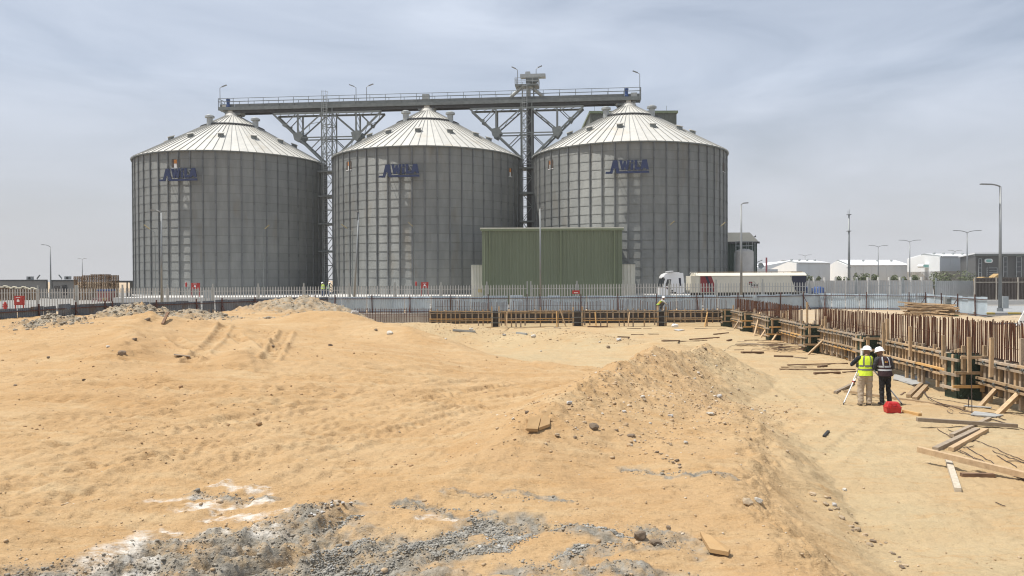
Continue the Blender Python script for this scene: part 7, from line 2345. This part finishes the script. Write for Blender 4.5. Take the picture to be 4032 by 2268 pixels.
nz_ = fbm(xx * .6, yy * .6, 3, 77) + .35 * np.clip(1 - np.abs(xx - (yy - 13) * .45) / 4, 0, 1)
keep = nz_ > r.uniform(-.25, .55, len(nz_))
p2 = np.stack([xx[keep], yy[keep]], -1)
pebbles('sand_pebbles', p2, r.gamma(2.0, .0042, len(p2)) + .005, peb_s, 'small stones strewn over the sand', .2, 8)
rd = []
for a, b_, rr in [((0.5, 14.0), (2.6, 18.9), 1.5), ((2.6, 18.9), (5.2, 24.2), 1.7), ((5.2, 24.2), (7.5, 29.6), 1.8), ((2.2, 13.5), (5.2, 18.5), 1.4), ((4.5, 17), (7.2, 23), 1.3), ((-6, 45), (8, 42), 1.8)]:
    rd.append((a, b_, rr))
p3 = scatter_caps(rd, 5200, 15)
pebbles('spoil_stones', p3, np.random.default_rng(2).gamma(1.8, .0075, len(p3)) + .006, peb_s, 'mixed stones scattered over the spoil ridge', .2, 9)
rr3 = np.random.default_rng(21)
p5 = scatter_caps(GREY, 8000, 33)
pebbles('soil_crumbs', p5, rr3.gamma(1.5, .0040, len(p5)) + .003, crumb, 'crumbs of grey soil over the churned front ground', .25, 12)
yy = 12 + 26 * rr3.uniform(0, 1, 2600) ** 1.2
xx = -rr3.uniform(-.15, 1, len(yy)) * yy * .68
keep = fbm(xx * .35, yy * .6, 3, 81) > rr3.uniform(-.15, .5, len(yy))
p6 = np.stack([xx[keep], yy[keep]], -1)
pebbles('sand_clods', p6, rr3.gamma(1.5, .0085, len(p6)) + .006, clodm, 'small clods of dug soil strewn over the open sand', .2, 13)
rb_ = []
rr2 = np.random.default_rng(4)
for (cx, cy, rx, ry, h) in RUBBLE:
    n = 1000 if h > 1 else 600
    rb_.append(np.stack([cx + rr2.normal(0, rx * .55, n), cy + rr2.normal(0, ry * .55, n)], -1))
p4 = np.concatenate(rb_)
rub = mat('rubble_stone', (0.28, 0.235, 0.17), (0.40, 0.36, 0.29), scale=2.2, rough=.95, c3=(0.15, 0.12, 0.085), s3=1.4, lo3=.55, hi3=.68)
pebbles('rubble', p4, rr2.gamma(1.6, .017, len(p4)) + .012, rub, 'broken grey rubble on the spoil heaps by the hoarding', .1, 10)

# ------------------------------------------------------------------ shrubs beyond the boundary wall
def shrub(px, pyt, wpx, d, label, seed):
    r = random.Random(seed)
    c = P(px, 1110, d)
    zt = P(px, pyt, d).z
    w = wpx * d / F / 2
    t = empty('shrub', (c.x, d, 0), 0, label, 'shrub', 'shrubs beyond the boundary wall')
    lm = MB()
    blobs = [(r.uniform(-.55, .55) * w, r.uniform(-.5, .5) * w, r.uniform(.45, .88) * zt, r.uniform(.35, .6) * w) for _ in range(9)] + [(0, 0, zt * .8, w * .5)]
    for i_ in range(520):
        bx_, by_, bz_, br_ = r.choice(blobs)
        v = Vector((r.gauss(0, 1), r.gauss(0, 1), r.gauss(0, 1))).normalized() * br_ * r.uniform(.55, 1.05)
        p = Vector((c.x + bx_ + v.x, d + by_ + v.y, min(zt + r.uniform(-.1, .12), bz_ + v.z * 1.25)))
        s = r.uniform(.09, .2)
        a = Vector((r.gauss(0, 1), r.gauss(0, 1), r.gauss(0, 1))).normalized()
        b_ = a.cross(Vector((r.gauss(0, 1), r.gauss(0, 1), r.gauss(0, 1)))).normalized()
        lm.add([p - a * s, p + b_ * s * .45, p + a * s, p - b_ * s * .45], [(0, 1, 2, 3)])
    lm.obj('foliage', leaf, t)['kind'] = 'stuff'
    st = MB()
    for i_ in range(5):
        bx_, by_, bz_, br_ = blobs[i_]
        st.tube((c.x + r.uniform(-.1, .1), d, 0), (c.x + bx_, d + by_, bz_), .06, .02, 6)
    st.obj('stem', bark, t)
for i, (px, pyt, w_, lb) in enumerate(((3192, 1084, 32, 'narrow shrub just right of the trailer roof'), (3225, 1086, 30, 'narrow shrub in the row next to the trailer'), (3295, 1090, 36, 'low shrub in the row left of the mast'), (3335, 1094, 26, 'smallest shrub at the foot of the mast'), (3375, 1080, 34, 'pointed shrub right of the mast'), (3405, 1078, 40, 'tall dense shrub in the row right of the mast'), (3440, 1082, 34, 'shrub in the row at the twin-arm lamp'), (3520, 1086, 40, 'shrub halfway along the long warehouse'), (3560, 1092, 34, 'low shrub near the tan-based warehouse corner'),
                                   (3610, 1090, 46, 'low round shrub before the tan-based warehouse gable'), (3680, 1073, 54, 'shrub with broad crown before the tan-based corner'), (3724, 1075, 60, 'round full shrub before the grey flank'), (3802, 1072, 64, 'largest shrub beside the tallest twin-arm lamp'))):
    shrub(px, pyt - 5, w_ * 1.15, 118 + (i % 3) * 3, lb, 300 + i)
# small bird over the yard
c = P(2973, 932, 90)
t = empty('bird', c, 0, 'tiny dark bird flying over the dark green hall', 'bird')
bm_ = MB()
ball(bm_, c, .09, (1.8, .8, .8), 8, 6)
bm_.prism([(-.05, 0), (.12, 0), (.02, .34)], lambda u_, v_, d_: Vector((c.x + u_, c.y + d_, c.z + v_ * .8)), -.02, .02)
bm_.prism([(-.05, 0), (.12, 0), (.10, -.18)], lambda u_, v_, d_: Vector((c.x + u_ - .05, c.y + d_, c.z + v_ * .5)), -.02, .02)
inst_b = fuse(bm_, 'body', steel_k, .03)
bo = bpy.data.objects.new('body', inst_b)
C.objects.link(bo)
bo.parent = t
bo.matrix_parent_inverse = Matrix.Translation(-c)

# ------------------------------------------------------------------ dusty air
hzb = MB().box(-420, 420, -90, 420, -3.0, 45.0).obj('haze', None)
hzb.data.materials.clear()
hm_ = bpy.data.materials.new('dusty_air')
hm_.use_nodes = True
hm_.node_tree.nodes.clear()
ho_ = hm_.node_tree.nodes.new('ShaderNodeOutputMaterial')
pv_ = hm_.node_tree.nodes.new('ShaderNodeVolumePrincipled')
pv_.inputs['Color'].default_value = (0.93, 0.92, 0.90, 1)
pv_.inputs['Density'].default_value = 0.00035
hm_.node_tree.links.new(pv_.outputs[0], ho_.inputs['Volume'])
hzb.data.materials.append(hm_)
tag(hzb, 'thin pale dusty haze over the whole site', 'haze', None, 'stuff')
